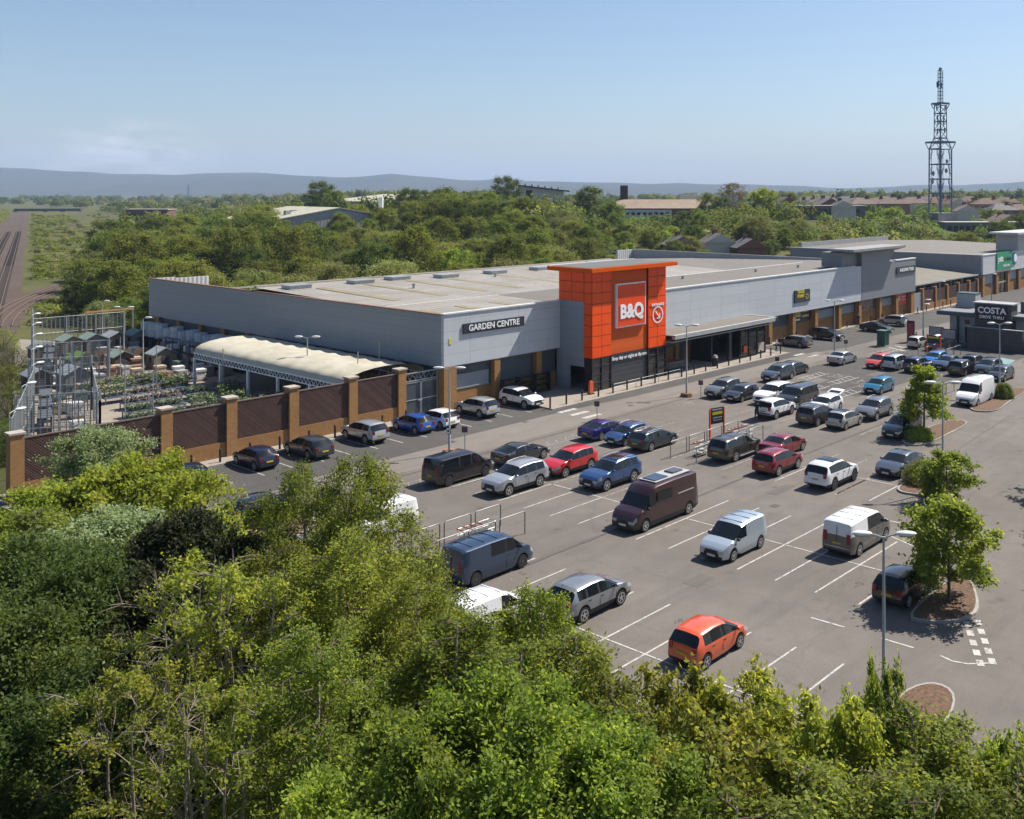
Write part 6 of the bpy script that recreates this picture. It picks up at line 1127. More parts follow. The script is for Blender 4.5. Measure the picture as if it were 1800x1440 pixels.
def grow(seed, H, R_, base, nl, shape='round', wisp=0., leaves=40000, size=.07, clump=.45, droop=0., up=.5, sub=5, bare=0., stems=1, lean=0., flat=.7, thin=1.):
    """trunk, limbs and twigs with leaf clumps along the twigs; returns branch mesh builder and leaf arrays"""
    rn = np.random.default_rng(seed); b = MB(); tips = []
    prof = {'round': lambda s: sqrt(max(0., 1 - ((s - .42) / .58) ** 2)), 'egg': lambda s: sqrt(max(0., 1 - ((s - .3) / .7) ** 2)) ** 1.2, 'column': lambda s: min(1., (1 - s) * 2.6) * (.55 + .45 * min(1, s * 4)), 'cone': lambda s: 1.02 - s * .95}[shape]
    for q in range(stems):
        an = 2 * pi * q / max(1, stems) + rn.uniform(0, 1); ox, oy = (0, 0) if stems == 1 else (.25 * cos(an), .25 * sin(an)); sp = 0 if stems == 1 else R_ * .35
        tp = [np.array([ox + sp * cos(an) * (i / 7) ** 1.3 + rn.normal(0, .05) * i * H / 40 + lean * (i / 7) ** 2, oy + sp * sin(an) * (i / 7) ** 1.3 + rn.normal(0, .05) * i * H / 40, H * .88 * i / 7]) for i in range(8)]
        r0 = H * .0165 * thin / sqrt(stems) ** .5; b.mi = 0; b.path(tp, [r0 * max(.05, 1 - i / 7.2) ** .9 for i in range(8)], 7)
        for k in range(nl // stems):
            s = (k + rn.uniform(.2, .8)) / (nl // stems); h = base + (1 - base) * s; f = min(6.99, h * 7); i = min(6, int(f)); p0 = tp[i] + (tp[i + 1] - tp[i]) * (f - i)
            az = k * 2.39996 + q * 1.3 + rn.uniform(-.5, .5); ln = R_ * prof(s) * rn.uniform(.72, 1.08) * (1 if stems == 1 else .75) + .15
            rise = up * ln * (1.1 - s * .7) ; d = np.array([cos(az), sin(az), 0])
            pts = [p0 + d * ln * u + np.array([0, 0, rise * u - droop * .6 * ln * u * u]) + rn.normal(0, .03 * ln, 3) * u for u in (0, .3, .6, .85, 1)]
            b.mi = 1; b.path(pts, [r0 * .3 * (1 - h * .6) * w for w in (1, .75, .5, .3, .12)], 5, False); 
            for j in range(sub):
                u = rn.uniform(.25, 1); ii = min(3, int(u * 4)); q0 = pts[ii] + (pts[ii + 1] - pts[ii]) * (u * 4 - ii); dv = d * .6 + rn.normal(0, .6, 3); dv[2] = dv[2] * .6 + .35 * up - droop * .5; dv /= np.linalg.norm(dv); sl = ln * rn.uniform(.22, .5) + .2
                q1 = q0 + dv * sl * .5; q2 = q0 + dv * sl + np.array([0, 0, -droop * .35 * sl]); b.path([q0, q1, q2], [r0 * .09, r0 * .06, r0 * .025], 4, False)
                if rn.random() > bare: tips.append((q0, q1, q2, h))
    tips_a = np.array([[t_[0], t_[1], t_[2]] for t_ in tips]); n = leaves; ti = rn.integers(0, len(tips), n); u = rn.uniform(.25, 1.08, n)[:, None]
    A, B, C_ = tips_a[ti, 0], tips_a[ti, 1], tips_a[ti, 2]; Pp = (1 - u) ** 2 * A + 2 * u * (1 - u) * B + u * u * C_
    off = rn.normal(0, 1, (n, 3)) * clump * rn.uniform(.3, 1, (n, 1)); off[:, 2] *= flat; Pp = Pp + off
    if droop: Pp[:, 2] -= rn.exponential(droop * .5, n)
    ct = rn.uniform(0, 1, len(tips)); T_ = np.clip((ct[ti] - .5) * 1.1 + .5, 0, 1) * .62 + rn.uniform(0, .38, n)
    N_ = rn.normal(0, 1, (n, 3)); N_[:, 2] = np.abs(N_[:, 2]) + .35; S_ = size * rn.uniform(.6, 1.35, n)
    keep = (Pp[:, 2] > .15) & (rn.random(n) > wisp * np.clip((Pp[:, 2] / H - .55) / .4, 0, 1))
    return b, Pp[keep], N_[keep], S_[keep], T_[keep]
RNG = np.random.default_rng(4)
def tree_proto(name, label, cat, loc, leafm, barkm, group=None, trunkname='trunk', **kw):
    b, Pp, N_, S_, T_ = grow(**kw); o = empty(name, loc, label, cat, group); b.build(trunkname, [barkm, M['bark'] if barkm is M['birchbark'] else barkm], o, 60); link('crown', leafmesh('crown', Pp, N_, S_, T_, leafm), o); return o
F = dict(birch=foliage('birch_leaves', (0.075, 0.112, 0.013), (0.235, 0.27, 0.042), .38, .05), lime=foliage('lime_maple_leaves', (0.16, 0.23, 0.022), (0.31, 0.37, 0.045), .35, .05), dark=foliage('dark_leaves', (0.042, 0.068, 0.012), (0.095, 0.13, 0.026), .25, .06), silver=foliage('silver_green_leaves', (0.13, 0.185, 0.085), (0.26, 0.31, 0.17), .25, .04), pine=foliage('pine_needles', (0.02, 0.03, 0.009), (0.055, 0.062, 0.022), .1, .05), yellow=foliage('yellow_green_leaves', (0.12, 0.16, 0.014), (0.26, 0.285, 0.035), .35, .06), cherry=foliage('cherry_leaves', (0.10, 0.155, 0.02), (0.31, 0.34, 0.055), .38, .1), rowan=foliage('bright_green_leaves', (0.10, 0.165, 0.018), (0.27, 0.34, 0.045), .35, .06), olive=foliage('olive_leaves', (0.085, 0.108, 0.017), (0.165, 0.185, 0.038), .3, .05), grey=foliage('willow_leaves', (0.115, 0.14, 0.045), (0.22, 0.235, 0.09), .3, .08), blossom=foliage('hawthorn_blossom', (0.10, 0.14, 0.06), (0.48, 0.46, 0.36), .2, .04), mid=foliage('mid_green_leaves', (0.075, 0.108, 0.016), (0.16, 0.20, 0.035), .3, .1), bareb=foliage('thin_brown_buds', (0.12, 0.09, 0.055), (0.19, 0.15, 0.09), .2, .05))
GF = 'trees crowding the bank in the foreground'
def tr(name, label, x, y, leafm, barkm, **kw): return tree_proto(name, label, 'tree', (x, y, 0), leafm, barkm, GF, **kw)
PROT = {}
def fgtree(kind, px, d, ytop, label, rz=0., wid=1.):
    """one foreground tree: crown top height follows from its distance"""
    x, y = ray(px, d); h = 20.2 - d * (ytop - 338) / 1738; nm, lm, bk, kw = FK[kind]
    if kind not in PROT: PROT[kind] = tr(nm, label, x, y, lm, bk, **kw); o = PROT[kind]; o.rotation_euler = (0, 0, rz)
    else: o = dup(PROT[kind], (x, y, 0), rz, label)
    s = h / (kw['H'] * .93); wid = min(wid, s * 1.7); o.scale = (wid, wid, s); return o
FK = dict(birch=('birch_tree', F['birch'], M['birchbark'], dict(seed=1, H=12, R_=2.6, base=.14, nl=50, shape='round', wisp=.72, leaves=92000, size=.052, clump=.24, droop=.45, up=.6, sub=7)),
 spire=('birch_tree', F['birch'], M['birchbark'], dict(seed=2, H=9.2, R_=1.75, base=.14, nl=42, shape='egg', wisp=.55, leaves=47000, size=.05, clump=.22, droop=.4, up=.7, sub=7)),
 maple=('maple_tree', F['lime'], M['bark'], dict(seed=3, H=8.4, R_=2.9, base=.18, nl=42, shape='round', leaves=60000, size=.088, clump=.3, droop=.05, up=.6, sub=6)),
 silver=('silver_tree', F['silver'], M['bark'], dict(seed=4, H=7.7, R_=2.3, base=.15, nl=36, shape='round', leaves=46000, size=.065, clump=.28, droop=.0, up=.7, sub=6)),
 pine=('pine_tree', F['pine'], M['bark'], dict(seed=5, H=9.2, R_=2.6, base=.08, nl=48, shape='egg', leaves=110000, size=.08, clump=.26, droop=.0, up=.5, sub=7, flat=.7)),
 ash=('ash_tree', F['yellow'], M['twig'], dict(seed=6, H=10.5, R_=2.0, base=.2, nl=60, shape='round', leaves=11000, size=.058, clump=.15, droop=.1, up=1.1, sub=8, bare=.66, stems=6, thin=.95)),
 rowan=('rowan_tree', F['rowan'], M['bark'], dict(seed=7, H=9.2, R_=2.3, base=.12, nl=38, shape='round', leaves=60000, size=.058, clump=.26, droop=.1, up=.6, sub=7)),
 cherry=('cherry_tree', F['cherry'], M['bark'], dict(seed=8, H=8.3, R_=2.3, base=.12, nl=36, shape='round', leaves=17000, size=.085, clump=.2, droop=.3, up=.9, sub=6)),
 dark=('dark_tree', F['dark'], M['bark'], dict(seed=9, H=9, R_=3.0, base=.1, nl=42, shape='round', leaves=80000, size=.068, clump=.36, droop=.1, up=.5, sub=6)))
for a in [
 ('silver', 165, 52, 757, 'silver green tree top against the dark timber panels', 0, 1.),
 ('maple', 240, 44, 806, 'lime green maple at left hiding the foot of the garden wall', 0, 1.), ('maple', 120, 44, 850, 'lime green maple beneath the silver green tree', 2., .95), ('maple', 345, 41, 905, 'smaller lime green maple right of the large one, by the navy soft top', 3.7, .62), ('maple', 25, 43, 905, 'lime green maple at the far left edge below the garden wall pier', 5., .8),
 ('spire', 300, 38, 915, 'dull olive birch standing amid the lime green maples', .5, 1.3), ('silver', 205, 38, 905, 'dull silver green tree between the maples and the pine', 2.5, 1.1), ('spire', 60, 39, 880, 'dull birch at the left edge in front of the lime green maples', 3., 1.4),
 ('pine', 335, 34, 898, 'dark black green pine in the left foreground', 0, .85), ('pine', 255, 32, 1000, 'second dark pine left of the first', 2., .95), ('pine', 185, 29, 1120, 'third dark pine in the lower left', 4., .9), ('pine', 395, 31, 1010, 'dark pine behind the bare stemmed trees', 1., .8),
 ('dark', 70, 34, 955, 'dark green broadleaf tree at the left edge', 0, .95), ('dark', 125, 31, 985, 'dark broadleaf tree right of the one at the left edge', 2.2, .9), ('dark', 15, 27, 1080, 'dark broadleaf tree at the lower left edge', 4., .95), ('dark', 90, 25, 1210, 'dark broadleaf tree in the bottom left corner', 5., .9),
 ('ash', 340, 27, 965, 'thin yellow green tree with many bare pale stems in the left foreground', 0, 1.), ('ash', 445, 27, 985, 'second bare stemmed yellow green tree, nearer the birches', 1.1, .95), ('ash', 235, 24, 1150, 'bare stemmed yellow green tree in the lower left', 2., .9), ('ash', 380, 22, 1190, 'bare stemmed yellow green tree close to the bottom edge', 4., .9),
 ('birch', 630, 34, 778, 'tallest drooping birch, its top beside the white van', 0, .8), ('birch', 535, 35, 796, 'tall birch whose top overlaps the dark grey estate', 2.1, .78), ('birch', 725, 32, 950, 'birch before the rear of the slate blue van', 4., .72), ('birch', 600, 29, 905, 'broad birch in the middle of the bank', 5.2, .95), ('birch', 490, 30, 935, 'birch between the bare stemmed trees and the tall birches', 1., .8), ('birch', 735, 28, 990, 'birch low before the slate blue van', 3.3, .75),
 ('birch', 560, 24, 1080, 'birch low on the bank behind the rowans', 2.7, .9),
 ('spire', 955, 29, 1000, 'birch with a thin pointed top before the steel grey crossover', 0, .75), ('spire', 865, 29, 1045, 'birch left of the pointed one, by the small white van', 1.2, .95), ('spire', 1010, 26, 1095, 'small birch right of the pointed one', 3., .95), ('spire', 915, 25, 1120, 'low birch beneath the pointed one', 5., 1.1), ('spire', 800, 26, 1060, 'birch between the drooping and the pointed birches', 4.2, 1.15), ('spire', 1075, 24, 1170, 'small birch left of the cherry, nearest the bay lines', 2., 1.1),
 ('rowan', 880, 21, 1190, 'bright green rowan at the bottom centre of the bank', 0, 1.), ('rowan', 760, 20.5, 1250, 'bright green rowan left of the bottom centre one', 2., .95), ('rowan', 640, 20, 1330, 'bright green rowan at the very bottom edge', 4.1, .9), ('rowan', 980, 20.5, 1280, 'rowan right of the bottom centre one', .9, 1.), ('rowan', 1090, 21, 1290, 'rowan below the small birch at the bottom edge', 5.5, 1.),
 ('cherry', 1190, 25, 1172, 'cherry with large hanging leaves below the orange hatchback', 0, .75), ('cherry', 1310, 25, 1180, 'second cherry below the empty bays', 2.6, .8), ('cherry', 1255, 22, 1270, 'cherry nearest the bottom edge', 1.2, 1.), ('cherry', 1420, 24, 1215, 'third cherry, right of the second', 4., .8), ('cherry', 1550, 25, 1150, 'thin cherry shoot in front of the nearest lamp post', 1.7, .32), ('cherry', 1500, 24, 1225, 'cherry beside the thin shoot', 3., .5), ('cherry', 1785, 23, 1280, 'cherry twigs at the right edge', 5., .55),
 ('spire', 1400, 21, 1320, 'birch at the bottom edge below the cherries', 2.2, 1.3), ('spire', 1600, 24, 1225, 'birch at the foot of the nearest lamp post', 3., 1.15), ('spire', 1700, 23, 1262, 'birch at the bottom right', 5., 1.2), ('spire', 1520, 21, 1310, 'birch at the bottom edge below the nearest lamp post', .7, 1.3), ('spire', 1790, 21, 1320, 'birch in the bottom right corner', 1.4, 1.2), ('spire', 1640, 20, 1370, 'low birch at the bottom edge right of the lamp post', 4.4, 1.3), ('spire', 1290, 20, 1380, 'low birch at the bottom edge under the cherries', 3.5, 1.4)]: fgtree(*a)
# island trees in the car park
IT = tree_proto('street_tree', 'green island tree beside the black hatchback', 'tree', (47.6, 19.05, .1), F['rowan'], M['bark'], 'trees on the planting islands', seed=11, H=5.6, R_=1.85, base=.14, nl=26, shape='egg', leaves=13000, size=.105, clump=.28, droop=.1, up=.4, sub=6)
LT = tree_proto('street_tree', 'lime green island tree between the parked rows', 'tree', (79.0, 33.7, .1), F['lime'], M['bark'], 'trees on the planting islands', seed=12, H=6.3, R_=1.95, base=.2, nl=28, shape='cone', leaves=11000, size=.115, clump=.26, droop=.1, up=.35, sub=6)
dup(IT, ray(1664, 64) + (.1,), 1.0, 'shorter green island tree beside the clipped olive shrub', (.8, .8, .66)); dup(IT, (64.5, 15.2, 0), 2.0, 'island tree just beyond the right edge throwing its shadow on the lane', 1.4); dup(IT, (72.6, 18.0, 0), 4.0, 'second island tree beyond the right edge throwing its shadow on the lane', 1.45)
# shrubs
def shrub(x, y, w, h, m, label, seed, name='shrub', n=6000, z=.1):
    rn = np.random.default_rng(seed); u = rn.normal(size=(n, 3)); u /= np.linalg.norm(u, axis=1, keepdims=True); u[:, 2] = np.abs(u[:, 2]); k = 1 + .12 * np.sin(u[:, 0] * 7 + seed) * np.cos(u[:, 1] * 6); r = rn.uniform(.75, 1.0, n) * k
    Pp = u * r[:, None] * np.array([w / 2, w / 2, h]); o = empty(name, (x, y, z), label, 'shrub'); link('crown', leafmesh('crown', Pp, u + rn.normal(0, .5, (n, 3)), .06 * rn.uniform(.6, 1.4, n), rn.uniform(0, 1, n), m), o)
    b = MB()
    for i in range(7): a = i * .9; b.path([(0, 0, 0), (cos(a) * w * .25, sin(a) * w * .25, h * .5), (cos(a) * w * .4, sin(a) * w * .4, h * .75)], [.04, .03, .015], 5, False)
    b.build('stem', M['bark'], o); return o
shrub(32.2, 55.0, 3.2, 1.3, F['yellow'], 'rounded yellow green shrub on the left planting island', 1); shrub(66.1, 28.2, 3.0, 1.5, F['olive'], 'round clipped olive shrub beside the blue grey saloon', 2); shrub(77.6, 33.6, 2.6, 1.0, F['rowan'], 'low bright green shrub under the lime green island tree', 3); shrub(98.4, 33.9, 2.0, 1.5, F['mid'], 'small green shrub at the foot of the right hand lamp post', 4); shrub(63.9, 26.6, 1.6, .9, F['yellow'], 'small brownish shrub in front of the clipped olive shrub', 5)
# ---------------------------------------------------------------- wood behind the shop: nearest trees one by one
GB = 'trees of the wood behind the warehouse'
def bp(name, label, leafm, seed, **kw): return tree_proto(name, label, 'tree', (0, 0, -40), leafm, M['bark'], GB, seed=seed, **kw)
kinds = [
 ('oak_tree', 'olive green broad tree in the wood behind the warehouse', F['olive'], dict(H=10, R_=4.2, base=.1, nl=26, shape='round', leaves=15000, size=.16, clump=.75, up=.4, sub=5), .28),
 ('willow_tree', 'grey green willow in the wood behind the warehouse', F['grey'], dict(H=8, R_=4.2, base=.05, nl=26, shape='round', leaves=15000, size=.14, clump=.7, droop=.2, up=.5, sub=5), .24),
 ('alder_tree', 'mid green tree in the wood behind the warehouse', F['mid'], dict(H=10.5, R_=3.8, base=.1, nl=26, shape='egg', leaves=15000, size=.15, clump=.65, up=.4, sub=5), .26),
 ('dark_tree', 'dark green tree in the wood behind the warehouse', F['dark'], dict(H=12, R_=4.2, base=.1, nl=26, shape='round', leaves=15000, size=.16, clump=.7, up=.35, sub=5), .13),
 ('hawthorn_tree', 'pale blossoming hawthorn behind the warehouse', F['blossom'], dict(H=5.5, R_=2.9, base=.08, nl=22, shape='round', leaves=9000, size=.12, clump=.5, up=.4, sub=5), .06),
 ('sycamore_tree', 'bright green sycamore behind the warehouse', F['rowan'], dict(H=9.5, R_=3.9, base=.1, nl=26, shape='round', leaves=13000, size=.17, clump=.6, up=.4, sub=5), .05)]
rw = random.Random(77)
def pix(x, y, z=0): 
    d = x * cos(AU) + y * sin(AU); return 1070 + 1738 * (x * sin(AU) - y * cos(AU)) / d, 338 + 1738 * (20.2 - z) / d, d
def nogo(x, y):
    if 24 < x < 161 and 60 < y < 134: return True
    if 157 < x < 245 and 60 < y < 141: return True
    if y < 60: return True
    px, py, d = pix(x, y); m_ = 4.6 / d * 1738
    if px - m_ < np.interp(py, [345, 362, 366, 374, 384, 400, 440, 480, 500, 540, 560, 640], [-200, -200, 120, 150, 205, 208, 192, 150, 128, 100, 92, 60]): return True      # open railway land
    return False
    e = .3425 * (y - 150)                              # railway corridor
    if x < 52 + e and y < 300: return True
    if x < 44 + e: return True
    if 300 <= y and x < 46 + e + (12 if y < 800 else 0): return True
    return False
KP = {}; placed = []; cnt = 0
def put_tree(i, x, y, s, z=0., label=None):
    nm, lab, lm, kw, _ = kinds[i]
    if i not in KP:
        o = bp(nm, lab, lm, 40 + i, **kw); KP[i] = o; o.location = (x, y, z); o.scale = s; o.rotation_euler = (0, 0, rw.uniform(0, 6.28))
        if label: o['label'] = label
        return o
    return dup(KP[i], (x, y, z), rw.uniform(0, 6.28), label or lab, s)
for i in range(6): put_tree(i, *[(74, 150), (84, 148), (66, 158), (108, 150), (118, 141), (128, 152)][i], (1, 1, 1)); placed.append([(74, 150), (84, 148), (66, 158), (108, 150), (118, 141), (128, 152)][i])
hero = [(1, 305, 150, .9), (0, 240, 178, 1.15), (3, 215, 185, .8), (0, 330, 190, 1.1), (0, 420, 188, 1.2), (3, 370, 205, .9), (0, 505, 195, 1.15), (3, 545, 205, .95), (1, 350, 160, 1.0), (5, 432, 152, .75), (1, 590, 172, 1.1), (4, 610, 158, .95), (5, 866, 168, .9), (4, 800, 165, 1.0), (4, 770, 160, .8), (4, 845, 160, .7), (1, 690, 170, 1.2), (2, 730, 188, 1.1), (1, 1040, 182, 1.1), (2, 950, 180, 1.0), (1, 160, 160, .8), (2, 200, 168, .9), (0, 130, 190, .8), (1, 470, 165, .9), (2, 1130, 210, .8), (1, 1180, 215, .8), (0, 890, 195, 1.0), (1, 980, 175, .8), (2, 655, 160, .7), (1, 540, 152, .7), (4, 490, 150, .7), (3, 145, 155, .65), (2, 105, 148, .55), (1, 180, 146, .55), (2, 225, 144, .5)]
for k, px, d, s in hero:
    x, y = ray(px, d)
    if nogo(x, y): continue
    put_tree(k, x, y, (s, s, s * rw.uniform(.95, 1.08) * (1.22 if d > 174 else 1)), gh(x, y) - .2); placed.append((x, y)); cnt += 1
tries = 0
while cnt < 262 and tries < 20000:
    tries += 1; d = 138 + (315 - 138) * rw.random() ** .75; px = rw.uniform(-60, 1860); x, y = ray(px, d)
    if nogo(x, y) or any((x - a) ** 2 + (y - c_) ** 2 < (5.6 if d < 230 else 7.6) ** 2 for a, c_ in placed): continue
    if 1190 < px and d > 300: continue
    r = rw.random(); k = 0
    while r > kinds[k][4] and k < 5: r -= kinds[k][4]; k += 1
    s = rw.uniform(.62, 1.0) * (1. + max(0, min(.3, (d - 170) / 300)) if px < 1040 else .72)
    if 480 < px < 760 and d > 235: s *= .7
    put_tree(k, x, y, (s * rw.uniform(.9, 1.15), s * rw.uniform(.9, 1.15), s), gh(x, y) - .2); placed.append((x, y)); cnt += 1
# farther wood, one mass
def farwood(name, pts, label, m, sz, n, seed, hmul=1.):
    rn = np.random.default_rng(seed); PP, NN, SS, TT = [], [], [], []
    for x, y, z, h, r in pts:
        u = rn.normal(size=(n, 3)); u /= np.linalg.norm(u, axis=1, keepdims=True); u[:, 2] = np.abs(u[:, 2]) * 1.0; lob = 1 + .28 * np.sin(u[:, 0] * 4 + x) * np.sin(u[:, 1] * 5 + y) + .12 * np.sin(u[:, 2] * 9 + x)
        p_ = u * (rn.uniform(.7, 1.0, n) * lob)[:, None] * np.array([r, r, h * .72]) + np.array([x, y, z + h * .25]); PP.append(p_); NN.append(u + rn.normal(0, .5, (n, 3))); SS.append(sz * rn.uniform(.6, 1.4, n) * max(h / 9, .6) * (1 + np.hypot(x, y) / 2600)); TT.append(rn.uniform(0, .45, n) + rn.uniform(0, .55))
    o = link(name, leafmesh(name, np.concatenate(PP), np.concatenate(NN), np.concatenate(SS), np.concatenate(TT), m, .8)); o['kind'] = 'stuff'; o['label'] = label; o['category'] = 'wood'; return o
lists = {k: [] for k in ('olive', 'mid', 'dark', 'grey')}
rf = random.Random(9); nn = 0
CLEAR = [(440, 760, 262, 345), (560, 900, 395, 520), (900, 1010, 455, 540), (1090, 1260, 380, 480), (1325, 1800, 345, 470)]
while nn < 1500:
    d = 290 * (11 ** (rf.random() ** 1.15)); px = rf.uniform(-40, 1840); x, y = ray(px, d)
    if nogo(x, y) or any(a < px < c_ and e < d < g_ for a, c_, e, g_ in CLEAR) and rf.random() < .9: continue
    z = gh(x, y); h = rf.uniform(5, 12) * (1.0 if px < 1000 else .66)
    if 300 < px < 1000 and 330 < d < 1000: h *= .85
    if d > 900: h = rf.uniform(7, 13)
    lists[rf.choice(['olive', 'mid', 'mid', 'dark', 'grey'])].append((x, y, z, h, rf.uniform(3.2, 5.4) * (1 + d / 1800))); nn += 1
gard = []
while len(gard) < 260:
    d = rf.uniform(300, 560); px = rf.uniform(1080, 1830); x, y = ray(px, d); gard.append((x, y, gh(x, y), rf.uniform(2.5, 5.5), rf.uniform(2.0, 4.2)))
farwood('garden_trees', gard, 'small garden trees and hedges among the houses on the rise', F['mid'], .4, 300, 90)
for k, v_ in lists.items(): farwood('far_wood', v_, {'olive': 'olive parts of the distant wood below the hills', 'mid': 'mid green parts of the distant wood below the hills', 'dark': 'dark green parts of the distant wood below the hills', 'grey': 'grey green parts of the distant wood below the hills'}[k], F[k], .44, 480, len(v_))
# low scrub of the railway triangle
rn = random.Random(31); sp_ = []
while len(sp_) < 520:
    y = 160 + 760 * rn.random() ** 1.5; e = .3425 * (y - 150); x = 52.5 + e + rn.uniform(0, 24 + (y - 150) * .07) * rn.random() ** .6
    qx, qy, _ = pix(x, y)
    if 366 < qy < 418 and abs(qx - (128 + (qy - 375) * 1.67)) < 20: continue
    if y < 275 and abs(x - (44.5 + e + 26 * max(0, (y - 165) / 95) ** 1.9)) < 8: continue
    sp_.append((x, y, 0, rn.uniform(.35, 2.4) * (.7 if y < 300 else 1), rn.uniform(.8, 3.0)))
for y_ in range(160, 1000, 14): sp_.append((38 + .3425 * (y_ - 150) - rn.uniform(5, 9), y_, 0, rn.uniform(3, 6.5), rn.uniform(2.5, 4.5)))
for k_ in range(3): farwood('railway_scrub', sp_[k_::3], ['mid green', 'grey green', 'olive brown'][k_] + ' low bushes covering the triangle between the railway lines', F[('mid', 'grey', 'olive')[k_]], .3, 260, 5 + k_)['category'] = 'scrub'
sp2 = [(57.5, 205, 0, 1.6, 2.2), (59, 209, 0, 1.2, 1.8)]; farwood('gorse_bush', sp2, 'yellow flowering gorse beside the railway', foliage('gorse_flower', (0.25, 0.22, 0.02), (0.6, 0.42, 0.02), .2, .02), .3, 400, 6)['category'] = 'bush'
# ivy and bushes outside the weldmesh fence
for i, (x, y, w, h, k) in enumerate([(25.8, 82.5, 3.2, 2.6, 'dark'), (31.6, 97.0, 4, 3.4, 'mid'), (36.6, 113, 4, 2.6, 'yellow'), (39, 119, 4, 3.6, 'mid'), (27.4, 87, 3, 2.4, 'mid'), (45, 141, 4, 3, 'mid')]): shrub(x, y, w, h, F[k], ['dark bush outside the near corner of the weldmesh fence', 'green bush against the middle of the weldmesh fence', 'yellow green bush by the railway outside the weldmesh fence', 'green bush outside the far stretch of weldmesh fence', 'small green bush outside the near weldmesh fence', 'green bush at the far corner of the garden yard'][i], 20 + i, 'bush', 4000, 0)
# ---------------------------------------------------------------- railway
BAL = asphalt('rail_ballast', (0.078, 0.055, 0.043), (0.10, 0.07, 0.054), (0.052, 0.04, 0.033), 0, False)
def rl(y, o=0.): return (43.5 + .3425 * (y - 150) + o, y)
def curve(t):  # branch curving right out of the main line
    y = 165 + 95 * t; return (43.5 + .3425 * (y - 150) + 1.5 + 26 * t ** 1.9, y)
b = MB()
b.poly([(-12, 20, .02), (2, 20, .02), rl(100, 6) + (.02,), rl(1250, 6) + (.02,), rl(1250, -9) + (.02,), rl(100, -26) + (.02,)]); tag(b.build('railway_ballast', BAL), kind='structure')
b = MB(); ts = [i / 14 for i in range(16)]
for a, c_ in zip(ts[:-1], ts[1:]):
    p, q = curve(a), curve(c_); b.poly([(p[0] - 3, p[1], .03), (p[0] + 4.6, p[1] - 1, .03), (q[0] + 4.6, q[1] - 1, .03), (q[0] - 3, q[1], .03)])
b.poly([ray(118, 660) + (.03,), ray(128, 640) + (.03,), ray(178, 480) + (.03,), ray(150, 500) + (.03,)]); b.poly([ray(150, 500) + (.03,), ray(178, 480) + (.03,), ray(240, 330) + (.03,), ray(215, 330) + (.03,)])
tag(b.build('branch_ballast', BAL), kind='structure')
RS = mat('rusty_rail_steel', (0.17, 0.12, 0.095), .5, .4, .3, 4); SLP = mat('concrete_sleeper', (0.10, 0.08, 0.066), .9, var=.25, scale=3)
for off, lab in ((2.2, 'right hand main railway track running towards the far bridge'), (-2.4, 'left hand main railway track running towards the far bridge')):
    T = empty('railway_track', rl(150, off) + (0,), lab, 'railway track', 'railway tracks'); x0, y0 = rl(150, off); b = MB()
    for g in (-.75, .75): p, q = rl(60, off + g), rl(1240, off + g); b.obox(((p[0] + q[0]) / 2 - x0, (p[1] + q[1]) / 2 - y0, .16), (.14, math.dist(p, q), .16), -math.atan(.3425))
    b.build('rail', RS, T); b = MB(); y = 60
    while y < 560: p = rl(y, off); b.obox((p[0] - x0, p[1] - y0, .05), (2.5, .3, .1), -math.atan(.3425)); y += .75 if y < 300 else 1.5
    b.build('sleepers', SLP, T)
for off, lab in ((0, 'outer curved branch track leaving the main line to the right'), (3.0, 'inner curved branch track leaving the main line to the right')):
    T = empty('railway_track', curve(0) + (0,), lab, 'railway track', 'railway tracks'); x0, y0 = curve(0); b = MB()
    for g in (-.7, .7): b.path([(curve(k)[0] + off + g - x0, curve(k)[1] - y0, .16) for k in ts], .08, 4)
    b.build('rail', RS, T)
BG = empty('railway_bridge', ray(85, 1020) + (0,), 'dark girder road bridge crossing the far railway lines', 'bridge'); p, q = ray(20, 1000), ray(138, 1010); c_ = BG.location; an = atan2(q[1] - p[1], q[0] - p[0]); Lb = math.dist(p, q)
DKS = mat('dark_bridge_steel', (0.035, 0.04, 0.05), .7, var=.2, scale=.3); b = MB(); b.obox((0, 0, 2.0), (Lb, 6, 2.6), an); b.build('girder', DKS, BG); b = MB()
for s in (-.5, -.05, .22, .5): b.obox((Lb * s * cos(an), Lb * s * sin(an), .2), (2.2, 6, 2.2), an)
b.build('pier', mat('bridge_brick', (0.12, 0.08, 0.06), .9), BG); 
SGN = empty('relay_cabinet', (88, 232, 0), 'small white railway cabinet standing in the scrub', 'cabinet'); b = MB(); b.box(-.8, .8, -.6, .6, 0, 2.4); b.build('cabinet_body', M['white'], SGN); b = MB(); b.box(-.9, .9, -.7, .7, 2.4, 2.5); b.build('lid', M['galv'], SGN)
